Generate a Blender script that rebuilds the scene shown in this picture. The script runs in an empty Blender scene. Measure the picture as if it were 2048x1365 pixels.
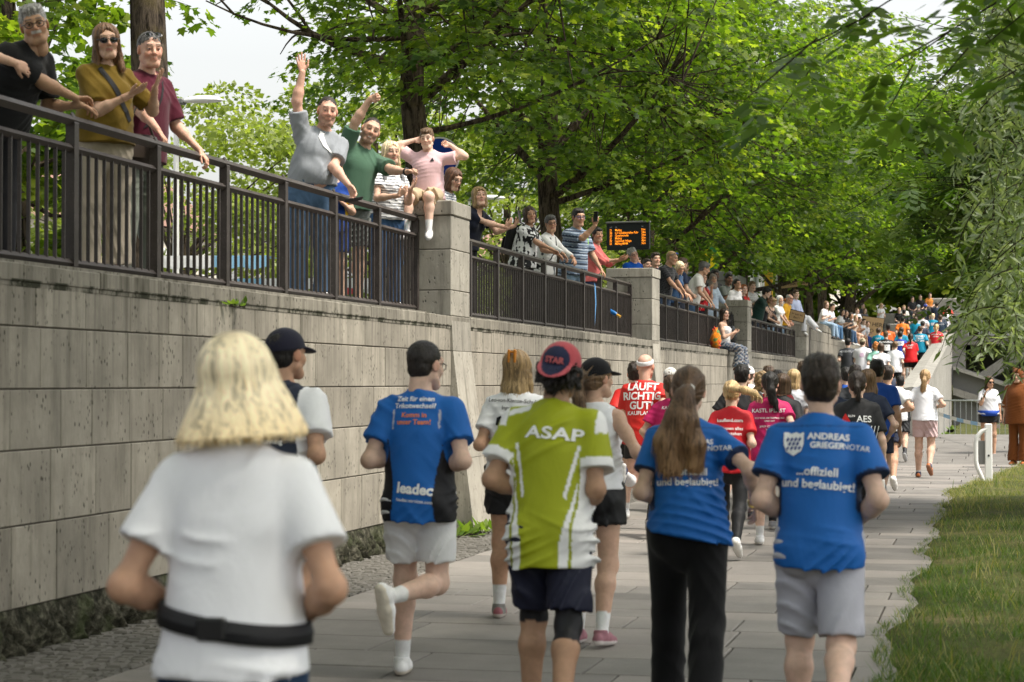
import bpy, bmesh, math, random
import numpy as np
from mathutils import Vector, Matrix
from mathutils.bvhtree import BVHTree

R = math.radians
scene = bpy.context.scene
COL = scene.collection
rng = np.random.default_rng(7)
random.seed(7)

# ------------------------------------------------------------------ camera, sky, sun, exposure
cam_data = bpy.data.cameras.new('camera')
cam = bpy.data.objects.new('camera', cam_data)
COL.objects.link(cam)
cam.location = (0, 0, 1.55)
cam.rotation_euler = (R(90 + 1.18), 0, R(13.5))
cam_data.sensor_width = 36
cam_data.lens = 70.3
cam_data.clip_start = 0.1
cam_data.clip_end = 3000
cam_data.dof.use_dof = True
cam_data.dof.focus_distance = 26
cam_data.dof.aperture_fstop = 4.6
scene.camera = cam

SUN_EL, SUN_AZ = 61.0, 98.0          # azimuth measured from +Y towards +X
world = bpy.data.worlds.new('World')
scene.world = world
world.use_nodes = True
wn = world.node_tree.nodes
wl = world.node_tree.links
wn.clear()
w_out = wn.new('ShaderNodeOutputWorld')
w_bg = wn.new('ShaderNodeBackground')
w_sky = wn.new('ShaderNodeTexSky')
w_sky.sky_type = 'NISHITA'
w_sky.sun_disc = False
w_sky.sun_elevation = R(SUN_EL)
w_sky.sun_rotation = R(SUN_AZ)
w_sky.air_density = 1.6
w_sky.dust_density = 4.0
w_sky.ozone_density = 1.0
w_hsv = wn.new('ShaderNodeHueSaturation')     # thin white cloud cover: the blue is washed out
w_hsv.inputs['Saturation'].default_value = 0.16
w_bg.inputs['Strength'].default_value = 0.080
wl.new(w_sky.outputs[0], w_hsv.inputs['Color'])
wl.new(w_hsv.outputs[0], w_bg.inputs['Color'])
wl.new(w_bg.outputs[0], w_out.inputs[0])

sun_data = bpy.data.lights.new('sun', 'SUN')
sun = bpy.data.objects.new('sun', sun_data)
COL.objects.link(sun)
sun_data.energy = 1.5
sun_data.angle = R(10)
sun_data.color = (1.0, 0.92, 0.79)
_az, _el = R(SUN_AZ), R(SUN_EL)
_sd = Vector((math.sin(_az) * math.cos(_el), math.cos(_az) * math.cos(_el), math.sin(_el)))
sun.rotation_euler = _sd.to_track_quat('Z', 'Y').to_euler()

scene.view_settings.view_transform = 'Standard'
scene.view_settings.look = 'None'
scene.view_settings.gamma = 1
scene.view_settings.use_curve_mapping = False
scene.view_settings.exposure = 1.78
scene.cycles.max_bounces = 6
scene.cycles.transparent_max_bounces = 8
scene.cycles.use_denoising = True

# ------------------------------------------------------------------ mesh helpers
def np_mesh(name, V, F, cols=None, rest=None, smooth=True):
    """mesh from numpy vertices and faces of one size"""
    me = bpy.data.meshes.new(name)
    V = np.asarray(V, np.float32)
    F = np.asarray(F, np.int32)
    n, k = F.shape
    me.vertices.add(len(V)); me.vertices.foreach_set('co', V.ravel())
    me.loops.add(n * k); me.loops.foreach_set('vertex_index', F.ravel())
    me.polygons.add(n)
    me.polygons.foreach_set('loop_start', np.arange(n, dtype=np.int32) * k)
    me.update(calc_edges=True)
    if smooth:
        me.polygons.foreach_set('use_smooth', np.ones(n, bool))
    if cols is not None:
        at = me.attributes.new('Col', 'FLOAT_COLOR', 'POINT')
        c = np.ones((len(V), 4), np.float32); c[:, :3] = cols
        at.data.foreach_set('color', c.ravel())
    if rest is not None:
        at = me.attributes.new('rest', 'FLOAT_VECTOR', 'POINT')
        at.data.foreach_set('vector', np.asarray(rest, np.float32).ravel())
    return me

def link(name, me, mat=None, parent=None, loc=None):
    o = bpy.data.objects.new(name, me)
    COL.objects.link(o)
    if mat is not None and me is not None and not me.materials:
        me.materials.append(mat)
    if parent is not None:
        o.parent = parent
    if loc is not None:
        o.location = loc
    return o

def tag(o, label=None, cat=None, group=None, kind=None):
    if label: o['label'] = label
    if cat: o['category'] = cat
    if group: o['group'] = group
    if kind: o['kind'] = kind
    return o

def thing(name, label, cat, loc=(0, 0, 0), rz=0, group=None):
    o = bpy.data.objects.new(name, None)
    COL.objects.link(o)
    o.location = loc
    o.rotation_euler = (0, 0, rz)
    o.empty_display_size = .1
    return tag(o, label, cat, group)

class MB:
    """collects boxes, tubes and prisms into one mesh"""
    def __init__(s):
        s.v = []; s.f = []
    def add(s, V, F):
        b = len(s.v)
        s.v += [tuple(map(float, p)) for p in V]
        s.f += [tuple(i + b for i in f) for f in F]
        return s
    def box(s, lo, hi, ch=0.0, M=None):
        x0, y0, z0 = lo; x1, y1, z1 = hi
        if ch <= 0:
            V = [(x, y, z) for z in (z0, z1) for y in (y0, y1) for x in (x0, x1)]
            F = [(0, 2, 3, 1), (4, 5, 7, 6), (0, 1, 5, 4), (2, 6, 7, 3), (0, 4, 6, 2), (1, 3, 7, 5)]
        else:   # every edge chamfered
            bm = bmesh.new()
            bmesh.ops.create_cube(bm, size=1)
            for v in bm.verts:
                v.co = Vector(((x0 + x1) / 2 + v.co.x * (x1 - x0), (y0 + y1) / 2 + v.co.y * (y1 - y0), (z0 + z1) / 2 + v.co.z * (z1 - z0)))
            bmesh.ops.bevel(bm, geom=bm.edges[:], offset=ch, segments=1, affect='EDGES')
            bm.verts.index_update()
            V = [v.co[:] for v in bm.verts]
            F = [[v.index for v in f.verts] for f in bm.faces]
            bm.free()
        if M is not None:
            V = [M @ Vector(p) for p in V]
        return s.add(V, F)
    def tube(s, pts, rad, n=8, cap=True, squash=None):
        pts = [Vector(p) for p in pts]
        if not hasattr(rad, '__len__'): rad = [rad] * len(pts)
        V = []; F = []
        up = Vector((0, 0, 1))
        prev = None
        for i, p in enumerate(pts):
            t = (pts[min(i + 1, len(pts) - 1)] - pts[max(i - 1, 0)]).normalized()
            if prev is None:
                a = t.cross(up if abs(t.z) < .95 else Vector((1, 0, 0))).normalized()
            else:
                a = (prev - t * prev.dot(t)).normalized()
            prev = a
            b = t.cross(a)
            for j in range(n):
                an = 2 * math.pi * j / n
                V.append(p + (a * math.cos(an) + b * math.sin(an) * (squash or 1)) * rad[i])
        for i in range(len(pts) - 1):
            for j in range(n):
                j2 = (j + 1) % n
                F.append((i * n + j, i * n + j2, (i + 1) * n + j2, (i + 1) * n + j))
        if cap:
            F.append(tuple(range(n - 1, -1, -1)))
            F.append(tuple((len(pts) - 1) * n + j for j in range(n)))
        return s.add(V, F)
    def prism(s, poly, z0, z1):
        n = len(poly)
        V = [(x, y, z0) for x, y in poly] + [(x, y, z1) for x, y in poly]
        F = [tuple(range(n - 1, -1, -1)), tuple(range(n, 2 * n))] + [(i, (i + 1) % n, n + (i + 1) % n, n + i) for i in range(n)]
        return s.add(V, F)
    def mesh(s, name, smooth=False):
        me = bpy.data.meshes.new(name)
        me.from_pydata(s.v, [], s.f)
        me.update()
        if smooth:
            me.polygons.foreach_set('use_smooth', [True] * len(me.polygons))
            try: me.set_sharp_from_angle(angle=R(40))
            except Exception: pass
        return me
    def build(s, name, mat, parent=None, smooth=False, loc=None):
        return link(name, s.mesh(name, smooth), mat, parent, loc)

# ------------------------------------------------------------------ materials
MATS = {}
class NT:
    """tiny node-tree builder"""
    def __init__(s, name, rough=.6, spec=.3):
        s.m = bpy.data.materials.new(name); s.m.use_nodes = True
        s.t = s.m.node_tree; s.n = s.t.nodes; s.l = s.t.links
        s.b = s.n['Principled BSDF']
        s.b.inputs['Roughness'].default_value = rough
        s.b.inputs['Specular IOR Level'].default_value = spec
        MATS[name] = s.m
    def node(s, t, **kw):
        n = s.n.new(t)
        for k, v in kw.items():
            if k.startswith('i_'): 
                key = k[2:].replace('_', ' ')
                n.inputs[key].default_value = v
            else: setattr(n, k, v)
        return n
    def lk(s, a, b): s.l.new(a, b)
    def coord(s, kind='Object', scale=(1, 1, 1)):
        if kind == 'rest':
            a = s.node('ShaderNodeAttribute', attribute_name='rest').outputs['Vector']
        elif kind == 'World':
            a = s.node('ShaderNodeNewGeometry').outputs['Position']
        else:
            a = s.node('ShaderNodeTexCoord').outputs[kind]
        mp = s.node('ShaderNodeMapping'); mp.inputs['Scale'].default_value = scale
        s.lk(a, mp.inputs['Vector']); return mp.outputs[0]
    def noise(s, vec, scale, detail=4, rough=.55, dist=0.0):
        n = s.node('ShaderNodeTexNoise'); n.inputs['Scale'].default_value = scale
        n.inputs['Detail'].default_value = detail; n.inputs['Roughness'].default_value = rough
        n.inputs['Distortion'].default_value = dist
        s.lk(vec, n.inputs['Vector']); return n.outputs['Fac']
    def ramp(s, fac, stops):
        r = s.node('ShaderNodeValToRGB'); e = r.color_ramp.elements
        while len(e) < len(stops): e.new(.5)
        for x, (p, c) in zip(e, stops):
            x.position = p; x.color = (*c, 1) if hasattr(c, '__len__') else (c, c, c, 1)
        s.lk(fac, r.inputs[0]); return r.outputs[0]
    def mix(s, fac, a, b, mode='MIX'):
        m = s.node('ShaderNodeMix', data_type='RGBA', blend_type=mode)
        for sock, v in ((m.inputs[0], fac), (m.inputs[6], a), (m.inputs[7], b)):
            if hasattr(v, 'is_output'): s.lk(v, sock)
            elif hasattr(v, '__len__'): sock.default_value = (*v[:3], 1)
            else: sock.default_value = v
        return m.outputs[2]
    def math(s, op, a, b=0.0):
        m = s.node('ShaderNodeMath', operation=op)
        for sock, v in ((m.inputs[0], a), (m.inputs[1], b)):
            if hasattr(v, 'is_output'): s.lk(v, sock)
            else: sock.default_value = v
        return m.outputs[0]
    def bump(s, h, strength=.3, dist=.01):
        b = s.node('ShaderNodeBump'); b.inputs['Strength'].default_value = strength
        b.inputs['Distance'].default_value = dist
        s.lk(h, b.inputs['Height']); s.lk(b.outputs[0], s.b.inputs['Normal']); return b
    def color(s, c):
        if hasattr(c, 'is_output'): s.lk(c, s.b.inputs['Base Color'])
        else: s.b.inputs['Base Color'].default_value = (*c, 1)
        return s
    def rand(s): return s.node('ShaderNodeObjectInfo').outputs['Random']

def srgb(*c):
    return tuple((x / 255 / 12.92 if x / 255 <= .04045 else ((x / 255 + .055) / 1.055) ** 2.4) for x in c)

def simple(name, col, rough=.6, spec=.3, metal=0.0, var=.12, scale=30, bump=0.0):
    t = NT(name, rough, spec)
    v = t.coord('Object')
    n = t.noise(v, scale)
    t.color(t.mix(n, tuple(x * (1 - var) for x in col), tuple(min(1, x * (1 + var)) for x in col)))
    t.b.inputs['Metallic'].default_value = metal
    if bump: t.bump(n, bump, .004)
    return t.m

def stone_mat(name, base, dark, streak=.55, moss=None):
    t = NT(name, .85, .2)
    ofs = t.node('ShaderNodeVectorMath', operation='ADD'); cmb = t.node('ShaderNodeCombineXYZ')
    rnd = t.math('MULTIPLY', t.rand(), 37.0)
    for i in range(3): t.lk(rnd, cmb.inputs[i])
    t.lk(t.node('ShaderNodeNewGeometry').outputs['Position'], ofs.inputs[0]); t.lk(cmb.outputs[0], ofs.inputs[1])
    def wc(sc=(1, 1, 1)):
        mp = t.node('ShaderNodeMapping'); mp.inputs['Scale'].default_value = sc; t.lk(ofs.outputs[0], mp.inputs['Vector']); return mp.outputs[0]
    w = t.coord('World')
    # tone of each block
    hs = t.math('MULTIPLY_ADD', t.rand(), .30); hs.node.inputs[2].default_value = .84
    big = t.noise(w, 2.2, 6, .65)
    c = t.mix(t.ramp(big, [(.3, 0.0), (.7, 1.0)]), tuple(x * .66 for x in base), tuple(x * 1.10 for x in base))
    # fine grain of the limestone, banding along the vertical bed
    fine = t.noise(wc((13, 13, 5)), 3.2, 6, .65)
    c = t.mix(t.ramp(fine, [(.35, 0.0), (.75, .6)]), c, tuple(x * .70 for x in base))
    # rain streaks
    st = t.noise(wc((5, 5, .6)), 1.6, 5, .65)
    c = t.mix(t.math('MULTIPLY', t.ramp(st, [(.50, 0.0), (.72, 1.0)]), streak), c, dark)
    # open pores
    pv = t.node('ShaderNodeTexVoronoi', feature='F1'); pv.inputs['Scale'].default_value = 1.0
    t.lk(wc((30, 30, 17)), pv.inputs['Vector'])
    pm = t.noise(wc(), 6, 4)
    pore = t.math('MULTIPLY', t.ramp(pv.outputs['Distance'], [(.14, 1.0), (.30, 0.0)]), t.ramp(pm, [(.47, 0.0), (.58, 1.0)]))
    c = t.mix(t.math('MULTIPLY', pore, .88), c, tuple(x * .25 for x in dark))
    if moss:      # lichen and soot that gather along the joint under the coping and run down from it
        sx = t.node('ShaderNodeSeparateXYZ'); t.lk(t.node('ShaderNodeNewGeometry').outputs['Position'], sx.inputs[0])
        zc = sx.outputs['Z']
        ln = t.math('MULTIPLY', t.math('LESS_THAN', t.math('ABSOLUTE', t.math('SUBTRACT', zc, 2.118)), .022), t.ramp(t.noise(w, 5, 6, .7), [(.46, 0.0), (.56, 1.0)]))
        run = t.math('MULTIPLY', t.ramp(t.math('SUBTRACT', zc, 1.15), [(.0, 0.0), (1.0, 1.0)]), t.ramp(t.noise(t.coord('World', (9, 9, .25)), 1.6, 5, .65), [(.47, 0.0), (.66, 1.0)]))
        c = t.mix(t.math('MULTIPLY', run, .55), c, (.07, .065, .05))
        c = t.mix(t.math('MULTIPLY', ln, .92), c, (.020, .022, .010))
    m = t.mix(1.0, c, (1, 1, 1), 'MULTIPLY')
    comb = t.node('ShaderNodeCombineColor')
    for i in range(3): t.lk(hs, comb.inputs[i])
    t.lk(comb.outputs[0], m.node.inputs[7])
    t.color(m)
    h = t.math('SUBTRACT', t.math('MULTIPLY', fine, .5), pore)
    t.bump(h, .55, .006)
    return t.m

M_STONE = stone_mat('limestone', (.345, .315, .262), (.10, .09, .07), .55, True)
M_COPING = stone_mat('coping_stone', (.28, .258, .215), (.055, .05, .036), .95, True)
M_PILLAR = stone_mat('pillar_stone', (.39, .365, .312), (.10, .09, .075), .62)
M_CONC = stone_mat('concrete', (.35, .335, .305), (.16, .15, .13), .4)
M_JOINT = simple('mortar_joint', (.11, .10, .086), .95, .1)

def base_mat():
    t = NT('mossy_base_stone', .95, .1)
    w = t.coord('World')
    a = t.noise(w, 16, 6, .7); b = t.noise(w, 4, 4)
    c = t.ramp(a, [(.38, (.016, .016, .011)), (.52, (.05, .048, .034)), (.68, (.17, .16, .125))])
    c = t.mix(t.ramp(b, [(.5, 0.0), (.68, .55)]), c, (.045, .06, .022))
    t.color(c); t.bump(a, .9, .02); return t.m
M_BASE = base_mat()

def slab_mat():
    t = NT('paving_slab', .8, .25)
    w = t.coord('World')
    v = t.math('MULTIPLY_ADD', t.rand(), .34); v.node.inputs[2].default_value = .80
    n = t.noise(w, 2.2, 5, .6); g = t.noise(w, 90, 3, .7)
    c = t.mix(t.ramp(n, [(.3, 0.0), (.7, 1.0)]), (.165, .155, .143), (.24, .226, .208))
    c = t.mix(t.ramp(t.rand(), [(.55, 0.0), (.8, .55)]), c, (.24, .215, .195))
    c = t.mix(t.math('MULTIPLY', t.ramp(g, [(.42, 1.0), (.55, 0.0)]), .35), c, (.14, .13, .12))
    stn = t.noise(w, 5.5, 5, .7)
    c = t.mix(t.math('MULTIPLY', t.ramp(stn, [(.56, 0.0), (.72, 1.0)]), .45), c, (.15, .135, .12))
    m = t.mix(1.0, c, (1, 1, 1), 'MULTIPLY')
    cc = t.node('ShaderNodeCombineColor')
    for i in range(3): t.lk(v, cc.inputs[i])
    t.lk(cc.outputs[0], m.node.inputs[7])
    t.color(m); t.bump(g, .25, .003); return t.m
M_SLAB = slab_mat()
M_SETT = stone_mat('sett_stone', (.14, .132, .118), (.07, .065, .055), .5)
M_SOIL = simple('soil_joint', (.075, .066, .052), .95, .1, var=.4, scale=25)

def ground_mat():
    t = NT('lawn_soil', .95, .1)
    w = t.coord('World')
    n = t.noise(w, 1.2, 6, .65); f = t.noise(w, 30, 5, .7)
    c = t.ramp(n, [(.38, (.045, .065, .018)), (.56, (.105, .11, .035)), (.70, (.21, .175, .085))])
    c = t.mix(t.ramp(f, [(.4, .6), (.6, 0.0)]), c, (.035, .032, .018))
    t.color(c); t.bump(f, .7, .03); return t.m
M_LAWN = ground_mat()
M_PLAZA = simple('plaza_asphalt', (.16, .155, .145), .9, .2, var=.3, scale=6, bump=.2)

def rail_mat():
    t = NT('brown_rail_paint', .48, .4)
    v = t.coord('World')
    n = t.noise(v, 7, 5, .65); f = t.noise(v, 70, 3)
    c = t.mix(t.ramp(n, [(.35, 0.0), (.7, 1.0)]), (.034, .027, .024), (.062, .051, .046))
    c = t.mix(t.math('MULTIPLY', t.ramp(f, [(.62, 0.0), (.72, 1.0)]), .5), c, (.16, .15, .14))
    t.color(c); t.bump(f, .12, .002)
    t.lk(t.ramp(n, [(.3, .38), (.7, .62)]), t.b.inputs['Roughness']); return t.m
M_RAIL = rail_mat()

def bark_mat(name, a, b, moss=.3):
    t = NT(name, .95, .1)
    v = t.coord('World', (1, 1, .22))
    n = t.noise(v, 17, 6, .72, .6)
    c = t.ramp(n, [(.40, a), (.58, b)])
    mm = t.noise(t.coord('World'), 3.5, 5, .7)
    c = t.mix(t.math('MULTIPLY', t.ramp(mm, [(.52, 0.0), (.68, 1.0)]), moss), c, (.13, .105, .022))
    t.color(c); t.bump(n, 1.0, .03); return t.m
M_BARK = bark_mat('maple_bark', (.012, .009, .007), (.105, .082, .062))
M_TWIG = simple('twig_bark', (.035, .028, .02), .9, .1)

def leaf_mat(name, lo, mid, hi, trans=.45, rough=.45):
    t = NT(name, rough, .35)
    at = t.node('ShaderNodeAttribute', attribute_name='Col')
    sep = t.node('ShaderNodeSeparateColor'); t.lk(at.outputs['Color'], sep.inputs[0])
    c = t.ramp(sep.outputs[0], [(0.0, lo), (.5, mid), (1.0, hi)])
    t.color(c)
    tr = t.node('ShaderNodeBsdfTranslucent')
    t.lk(t.mix(1.0, c, (1.5, 1.62, .55), 'MULTIPLY'), tr.inputs[0])
    mx = t.node('ShaderNodeMixShader'); mx.inputs[0].default_value = trans
    t.lk(t.b.outputs[0], mx.inputs[1]); t.lk(tr.outputs[0], mx.inputs[2])
    out = t.n['Material Output']
    t.lk(mx.outputs[0], out.inputs[0]); return t.m
M_MAPLE = leaf_mat('maple_leaf', (.028, .062, .010), (.108, .178, .018), (.29, .34, .045), .6)
M_FARLEAF = leaf_mat('sunlit_leaf', (.10, .14, .03), (.20, .25, .055), (.32, .36, .11), .5)  # sunlit, hazy look of the distant trees is put into these paler greens
M_WILLOW = leaf_mat('willow_leaf', (.07, .11, .04), (.16, .21, .10), (.32, .37, .25), .4)
M_ASH = leaf_mat('ash_leaf', (.040, .085, .016), (.10, .17, .03), (.20, .27, .065), .5)
M_GRASS = leaf_mat('grass_blade', (.030, .075, .010), (.085, .150, .022), (.30, .265, .11), .35, .6)

def attr_mat(name, rough, spec, sheen=0.0, weave=0.0, wr=0.0, wscale=(9, 9, 9), sss=0.0, kind='rest', cvar=.06, aniso=None):
    """colour comes from the vertex attribute, relief from procedural noise"""
    t = NT(name, rough, spec)
    at = t.node('ShaderNodeAttribute', attribute_name='Col').outputs['Color']
    v = t.coord(kind, wscale)
    n = t.noise(v, 1.0, 5, .6, .6)
    k = t.ramp(n, [(.3, 1 - cvar), (.7, 1 + cvar * .5)])
    t.color(t.mix(1.0, at, k, 'MULTIPLY'))
    if weave or wr:
        f = t.noise(t.coord(kind, (260, 260, 260)), 1.0, 2)
        h = t.math('ADD', t.math('MULTIPLY', n, wr), t.math('MULTIPLY', f, weave))
        t.bump(h, 1.0, .012)
    if sheen:
        t.b.inputs['Sheen Weight'].default_value = sheen
    if sss:
        t.b.inputs['Subsurface Weight'].default_value = sss
        t.b.inputs['Subsurface Radius'].default_value = (1, .35, .2)
        t.b.inputs['Subsurface Scale'].default_value = .012
    return t.m
M_SKIN = attr_mat('skin', .56, .32, weave=.05, wr=.07, wscale=(22, 22, 22), kind='Object', cvar=.16, sss=.12)
M_COTTON = attr_mat('cotton', .9, .12, sheen=.12, weave=.05, wr=.55, wscale=(7, 7, 4.5))
M_JERSEY = attr_mat('jersey', .62, .28, weave=.05, wr=.55, wscale=(8, 8, 5))
M_DENIM = attr_mat('denim', .9, .12, weave=.09, wr=.6, wscale=(10, 10, 5), cvar=.3)
M_SHOE = attr_mat('shoe', .6, .3, weave=.06, wr=.2, wscale=(30, 30, 30), kind='Object', cvar=.12)
def hair_mat():
    t = NT('hair', .42, .35)
    at = t.node('ShaderNodeAttribute', attribute_name='Col').outputs['Color']
    n = t.noise(t.coord('rest', (120, 120, 9)), 1.0, 4, .6, .3)
    m = t.noise(t.coord('rest', (28, 28, 4)), 1.0, 3, .6, .3)
    k = t.math('ADD', t.math('MULTIPLY', n, 1.2), t.math('MULTIPLY', m, .9))
    t.color(t.mix(1.0, at, t.ramp(k, [(.68, .42), (1.0, .85), (1.35, 1.35)]), 'MULTIPLY'))
    t.bump(k, .9, .006); return t.m
M_HAIR = hair_mat()
M_BLACKPLASTIC = simple('black_plastic', (.012, .012, .014), .3, .5)
M_LENS = simple('dark_lens', (.006, .006, .008), .08, .6, var=0)
M_WHITEPRINT = simple('white_print', (.82, .82, .82), .7, .2, var=.03)
M_GREYPRINT = simple('grey_print', (.45, .46, .5), .7, .2, var=.03)
M_ORANGEPRINT = simple('orange_print', (.80, .24, .06), .7, .2, var=.03)
M_BLACKPRINT = simple('black_print', (.02, .02, .022), .7, .2, var=.03)
M_REDPRINT = simple('red_print', (.62, .03, .03), .7, .2, var=.03)
M_NAVYPRINT = simple('navy_print', (.02, .05, .22), .7, .2, var=.03)
M_STEEL = simple('galvanised_steel', (.42, .44, .45), .38, .5, .75, .15, 14)
M_WHITE = simple('white_paint', (.78, .78, .76), .45, .4, var=.06, scale=8)
M_CARD = simple('cardboard', (.50, .34, .19), .9, .1, var=.1, scale=9)
M_GREYMETAL = simple('grey_metal', (.17, .17, .165), .5, .4, .2, .1, 8)
def glass_mat():
    t = NT('shelter_glass', .06, .5)
    t.color((.55, .65, .6)); t.b.inputs['Transmission Weight'].default_value = .85
    t.b.inputs['Alpha'].default_value = .55
    return t.m
M_GLASS = glass_mat()
def emit(name, c, s):
    t = NT(name, .6); t.color((.0, .0, .0))
    t.b.inputs['Emission Color'].default_value = (*c, 1); t.b.inputs['Emission Strength'].default_value = s
    return t.m
M_LED = emit('amber_led', (1.0, .27, .012), .7)
# ================================================================== the setting
XW, XR = -5.40, -5.76            # face of the retaining wall, line of the railing
ZW, ZP = 2.23, 2.285              # top of the wall, level of the upper promenade
PILL = [19.8, 32.3, 45.4, 60.2]  # near faces of the four pillars
PL = .75                         # pillar length and depth

def ramp_z(y): return max(0.0, .06 * (y - 39))
def plaza_z(y): return ZP if y < 85 else ZP + .06 * (y - 85)

def grid_sheet(name, xs, ys, zf, mat):
    V = [(x, y, zf(x, y)) for y in ys for x in xs]
    n = len(xs)
    F = [(j * n + i, j * n + i + 1, (j + 1) * n + i + 1, (j + 1) * n + i) for j in range(len(ys) - 1) for i in range(n - 1)]
    me = np_mesh(name, V, F)
    return tag(link(name, me, mat), kind='structure')

grid_sheet('ground', [-600, -120, -40, 0, 40, 120, 600], [-300, -20, 40, 120, 300, 1500], lambda x, y: -.35, M_LAWN)
# lawn bank on the right: a strip of uneven turf
GE = lambda y: -.60 + (.0 if y < 29 else min(1.1, (y - 29) * .12)) + .05 * math.sin(y * 1.9) + .03 * math.sin(y * 5.3 + 1)
def lawn_z(x, y): return .012 + .05 * max(0, min(1, (x - GE(y)) / .5)) + .05 * max(0, x) + .02 * math.sin(x * 3 + y * 1.3) * math.sin(y * 2.1)
ys = list(np.arange(2, 44, .35))
V = []; F = []
ts = [0, .06, .15, .3, .5, .8, 1.2, 2, 3.5, 6, 12, 40]
for y in ys:
    for t_ in ts:
        x = GE(y) + t_
        V.append((x, y, lawn_z(x, y) if t_ > 0 else -.03))
n = len(ts)
F = [(j * n + i, j * n + i + 1, (j + 1) * n + i + 1, (j + 1) * n + i) for j in range(len(ys) - 1) for i in range(n - 1)]
lawn = tag(link('lawn', np_mesh('lawn', V, F), M_LAWN), kind='structure')
grid_sheet('river_bank', [-1.2, 3, 8, 40, 200], [43.6, 60, 80, 120, 300], lambda x, y: -.02 + .02 * max(0, x), M_LAWN)

# paved path: bed of joint sand with single slabs on it
path = grid_sheet('path', [-5.5, -4.5, -3, -1.5, 0, 1.5], list(range(-6, 60, 3)), lambda x, y: -.022, M_SOIL)
def slab_mesh(lo, hi, ch=.006, face='z'):
    """five-sided block with a chamfer round its visible face (top, +X or -Y)"""
    x0, y0, z0 = lo; x1, y1, z1 = hi
    if face == 'z':
        V = [(x0, y0, z0), (x1, y0, z0), (x1, y1, z0), (x0, y1, z0), (x0, y0, z1 - ch), (x1, y0, z1 - ch), (x1, y1, z1 - ch), (x0, y1, z1 - ch),
             (x0 + ch, y0 + ch, z1), (x1 - ch, y0 + ch, z1), (x1 - ch, y1 - ch, z1), (x0 + ch, y1 - ch, z1)]
    else:
        V = [(x0, y0, z0), (x0, y1, z0), (x0, y1, z1), (x0, y0, z1), (x1 - ch, y0, z0), (x1 - ch, y1, z0), (x1 - ch, y1, z1), (x1 - ch, y0, z1),
             (x1, y0 + ch, z0 + ch), (x1, y1 - ch, z0 + ch), (x1, y1 - ch, z1 - ch), (x1, y0 + ch, z1 - ch)]
    F = [(i, (i + 1) % 4, 4 + (i + 1) % 4, 4 + i) for i in range(4)] + [(4 + i, 4 + (i + 1) % 4, 8 + (i + 1) % 4, 8 + i) for i in range(4)] + [(8, 9, 10, 11)]
    return V, F

y = 9.2; cnt = 0; far = MB(); far2 = MB()
rs = random.Random(3)
while y < 62:
    dep = rs.choice([.36, .42, .5, .62, .62, .75])
    x = -4.53
    right = min(1.5, GE(y) + .25) if y < 45 else -1.95
    if y > 39.2: x = -5.36
    while x < right - .05:
        w = rs.choice([.7, .85, 1.0, 1.0, 1.2, 1.4])
        x1 = min(x + w, right)
        if right - x1 < .18: x1 = right
        g = .006
        dz = rs.uniform(-.0025, .0025)
        rz = ramp_z(y)
        if rz == 0 and not (y > 38.6):
            V, F = slab_mesh((x + g, y + g, -.05), (x1 - g, y + dep - g, dz))
            if cnt < 300:
                o = link('slab', MB().add(V, F).mesh('slab'), M_SLAB, path); cnt += 1
            else: far.add(V, F)
        else:
            V, F = slab_mesh((x + g, y + g, -.05), (x1 - g, y + dep - g, dz))
            V = [(a, b, c + ramp_z(b)) for a, b, c in V]; far2.add(V, F)
        x = x1
    y += dep
tag(far.build('slab_field', M_SLAB, path), kind='stuff')
# ramp up to the bridge
rampo = grid_sheet('ramp', [-5.42, -3.5, -1.9], [38.6, 39.05, 50, 60, 70, 85, 100, 130, 160], lambda x, y: ramp_z(y) - .02, M_CONC)
tag(far2.build('slab_field', M_SLAB, rampo), kind='stuff')
# strip of small setts along the foot of the wall
sett = grid_sheet('sett_strip', [-5.42, -4.54], [-6, 10, 20, 40], lambda x, y: -.012, M_SOIL)
mb = MB(); near = 0
y = 8.2
while y < 39:
    x = -5.40 + rs.uniform(-.03, 0)
    while x < -4.56:
        w = rs.uniform(.085, .13); dep = rs.uniform(.085, .11)
        V, F = slab_mesh((x + .007, y + .006, -.05), (min(x + w, -4.545) - .006, y + .1 - .006, rs.uniform(-.004, .010)), .012)
        j = rs.uniform(-.012, .012)
        V = [(a, b + j, c) for a, b, c in V]
        mb.add(V, F)
        x += w
    y += .1
tag(mb.build('sett_field', M_SETT, sett), kind='stuff')

# upper promenade and what lies beyond
pz = grid_sheet('promenade', [-200, -60, -20, -9, -5.66], [-20, 20, 60, 85, 120, 160, 300], lambda x, y: plaza_z(y), M_PLAZA)

# ---------------------------------------------------------------- retaining wall
wall = tag(link('retaining_wall', MB().box((-6.1, -8, -.3), (XW - .014, 60.3, ZW - .02)).box((-5.9, 60.35, -.3), (XW - .014, 92, 3.30)).mesh('retaining_wall'), M_JOINT),
           'long grey limestone retaining wall on the left of the path', 'wall')
COURSES = [(.26, .73), (.73, 1.16), (1.16, 1.51), (1.51, 1.87), (1.87, 2.115)]
blocks = []
rs = random.Random(11)
def in_pillar(y0, y1):
    return any(p - .02 < (y0 + y1) / 2 < p + PL + .02 for p in PILL)
for ci, (z0, z1) in enumerate(COURSES):
    y = 8.2 + ci * .21
    while y < 60.2:
        w = rs.uniform(.40, .68) if ci > 1 else rs.uniform(.5, .85)
        y1 = y + w
        for p in PILL:
            if y < p < y1 or (p < y1 < p + .15): y1 = p
            if p <= y < p + PL: y = p + PL; y1 = y + w
        blocks.append((y, y1, z0, z1, XW + rs.uniform(-.003, .003)))
        y = y1
zc = [1.2, 1.65, 2.05, 2.45, 2.85, 3.2]
for ci in range(5):
    y = 60.96 + ci * .2
    while y < 92:
        w = rs.uniform(.5, .9); blocks.append((y, y + w, zc[ci], zc[ci + 1], XW + rs.uniform(-.003, .003))); y += w
blocks.sort(key=lambda b: b[0])
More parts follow.
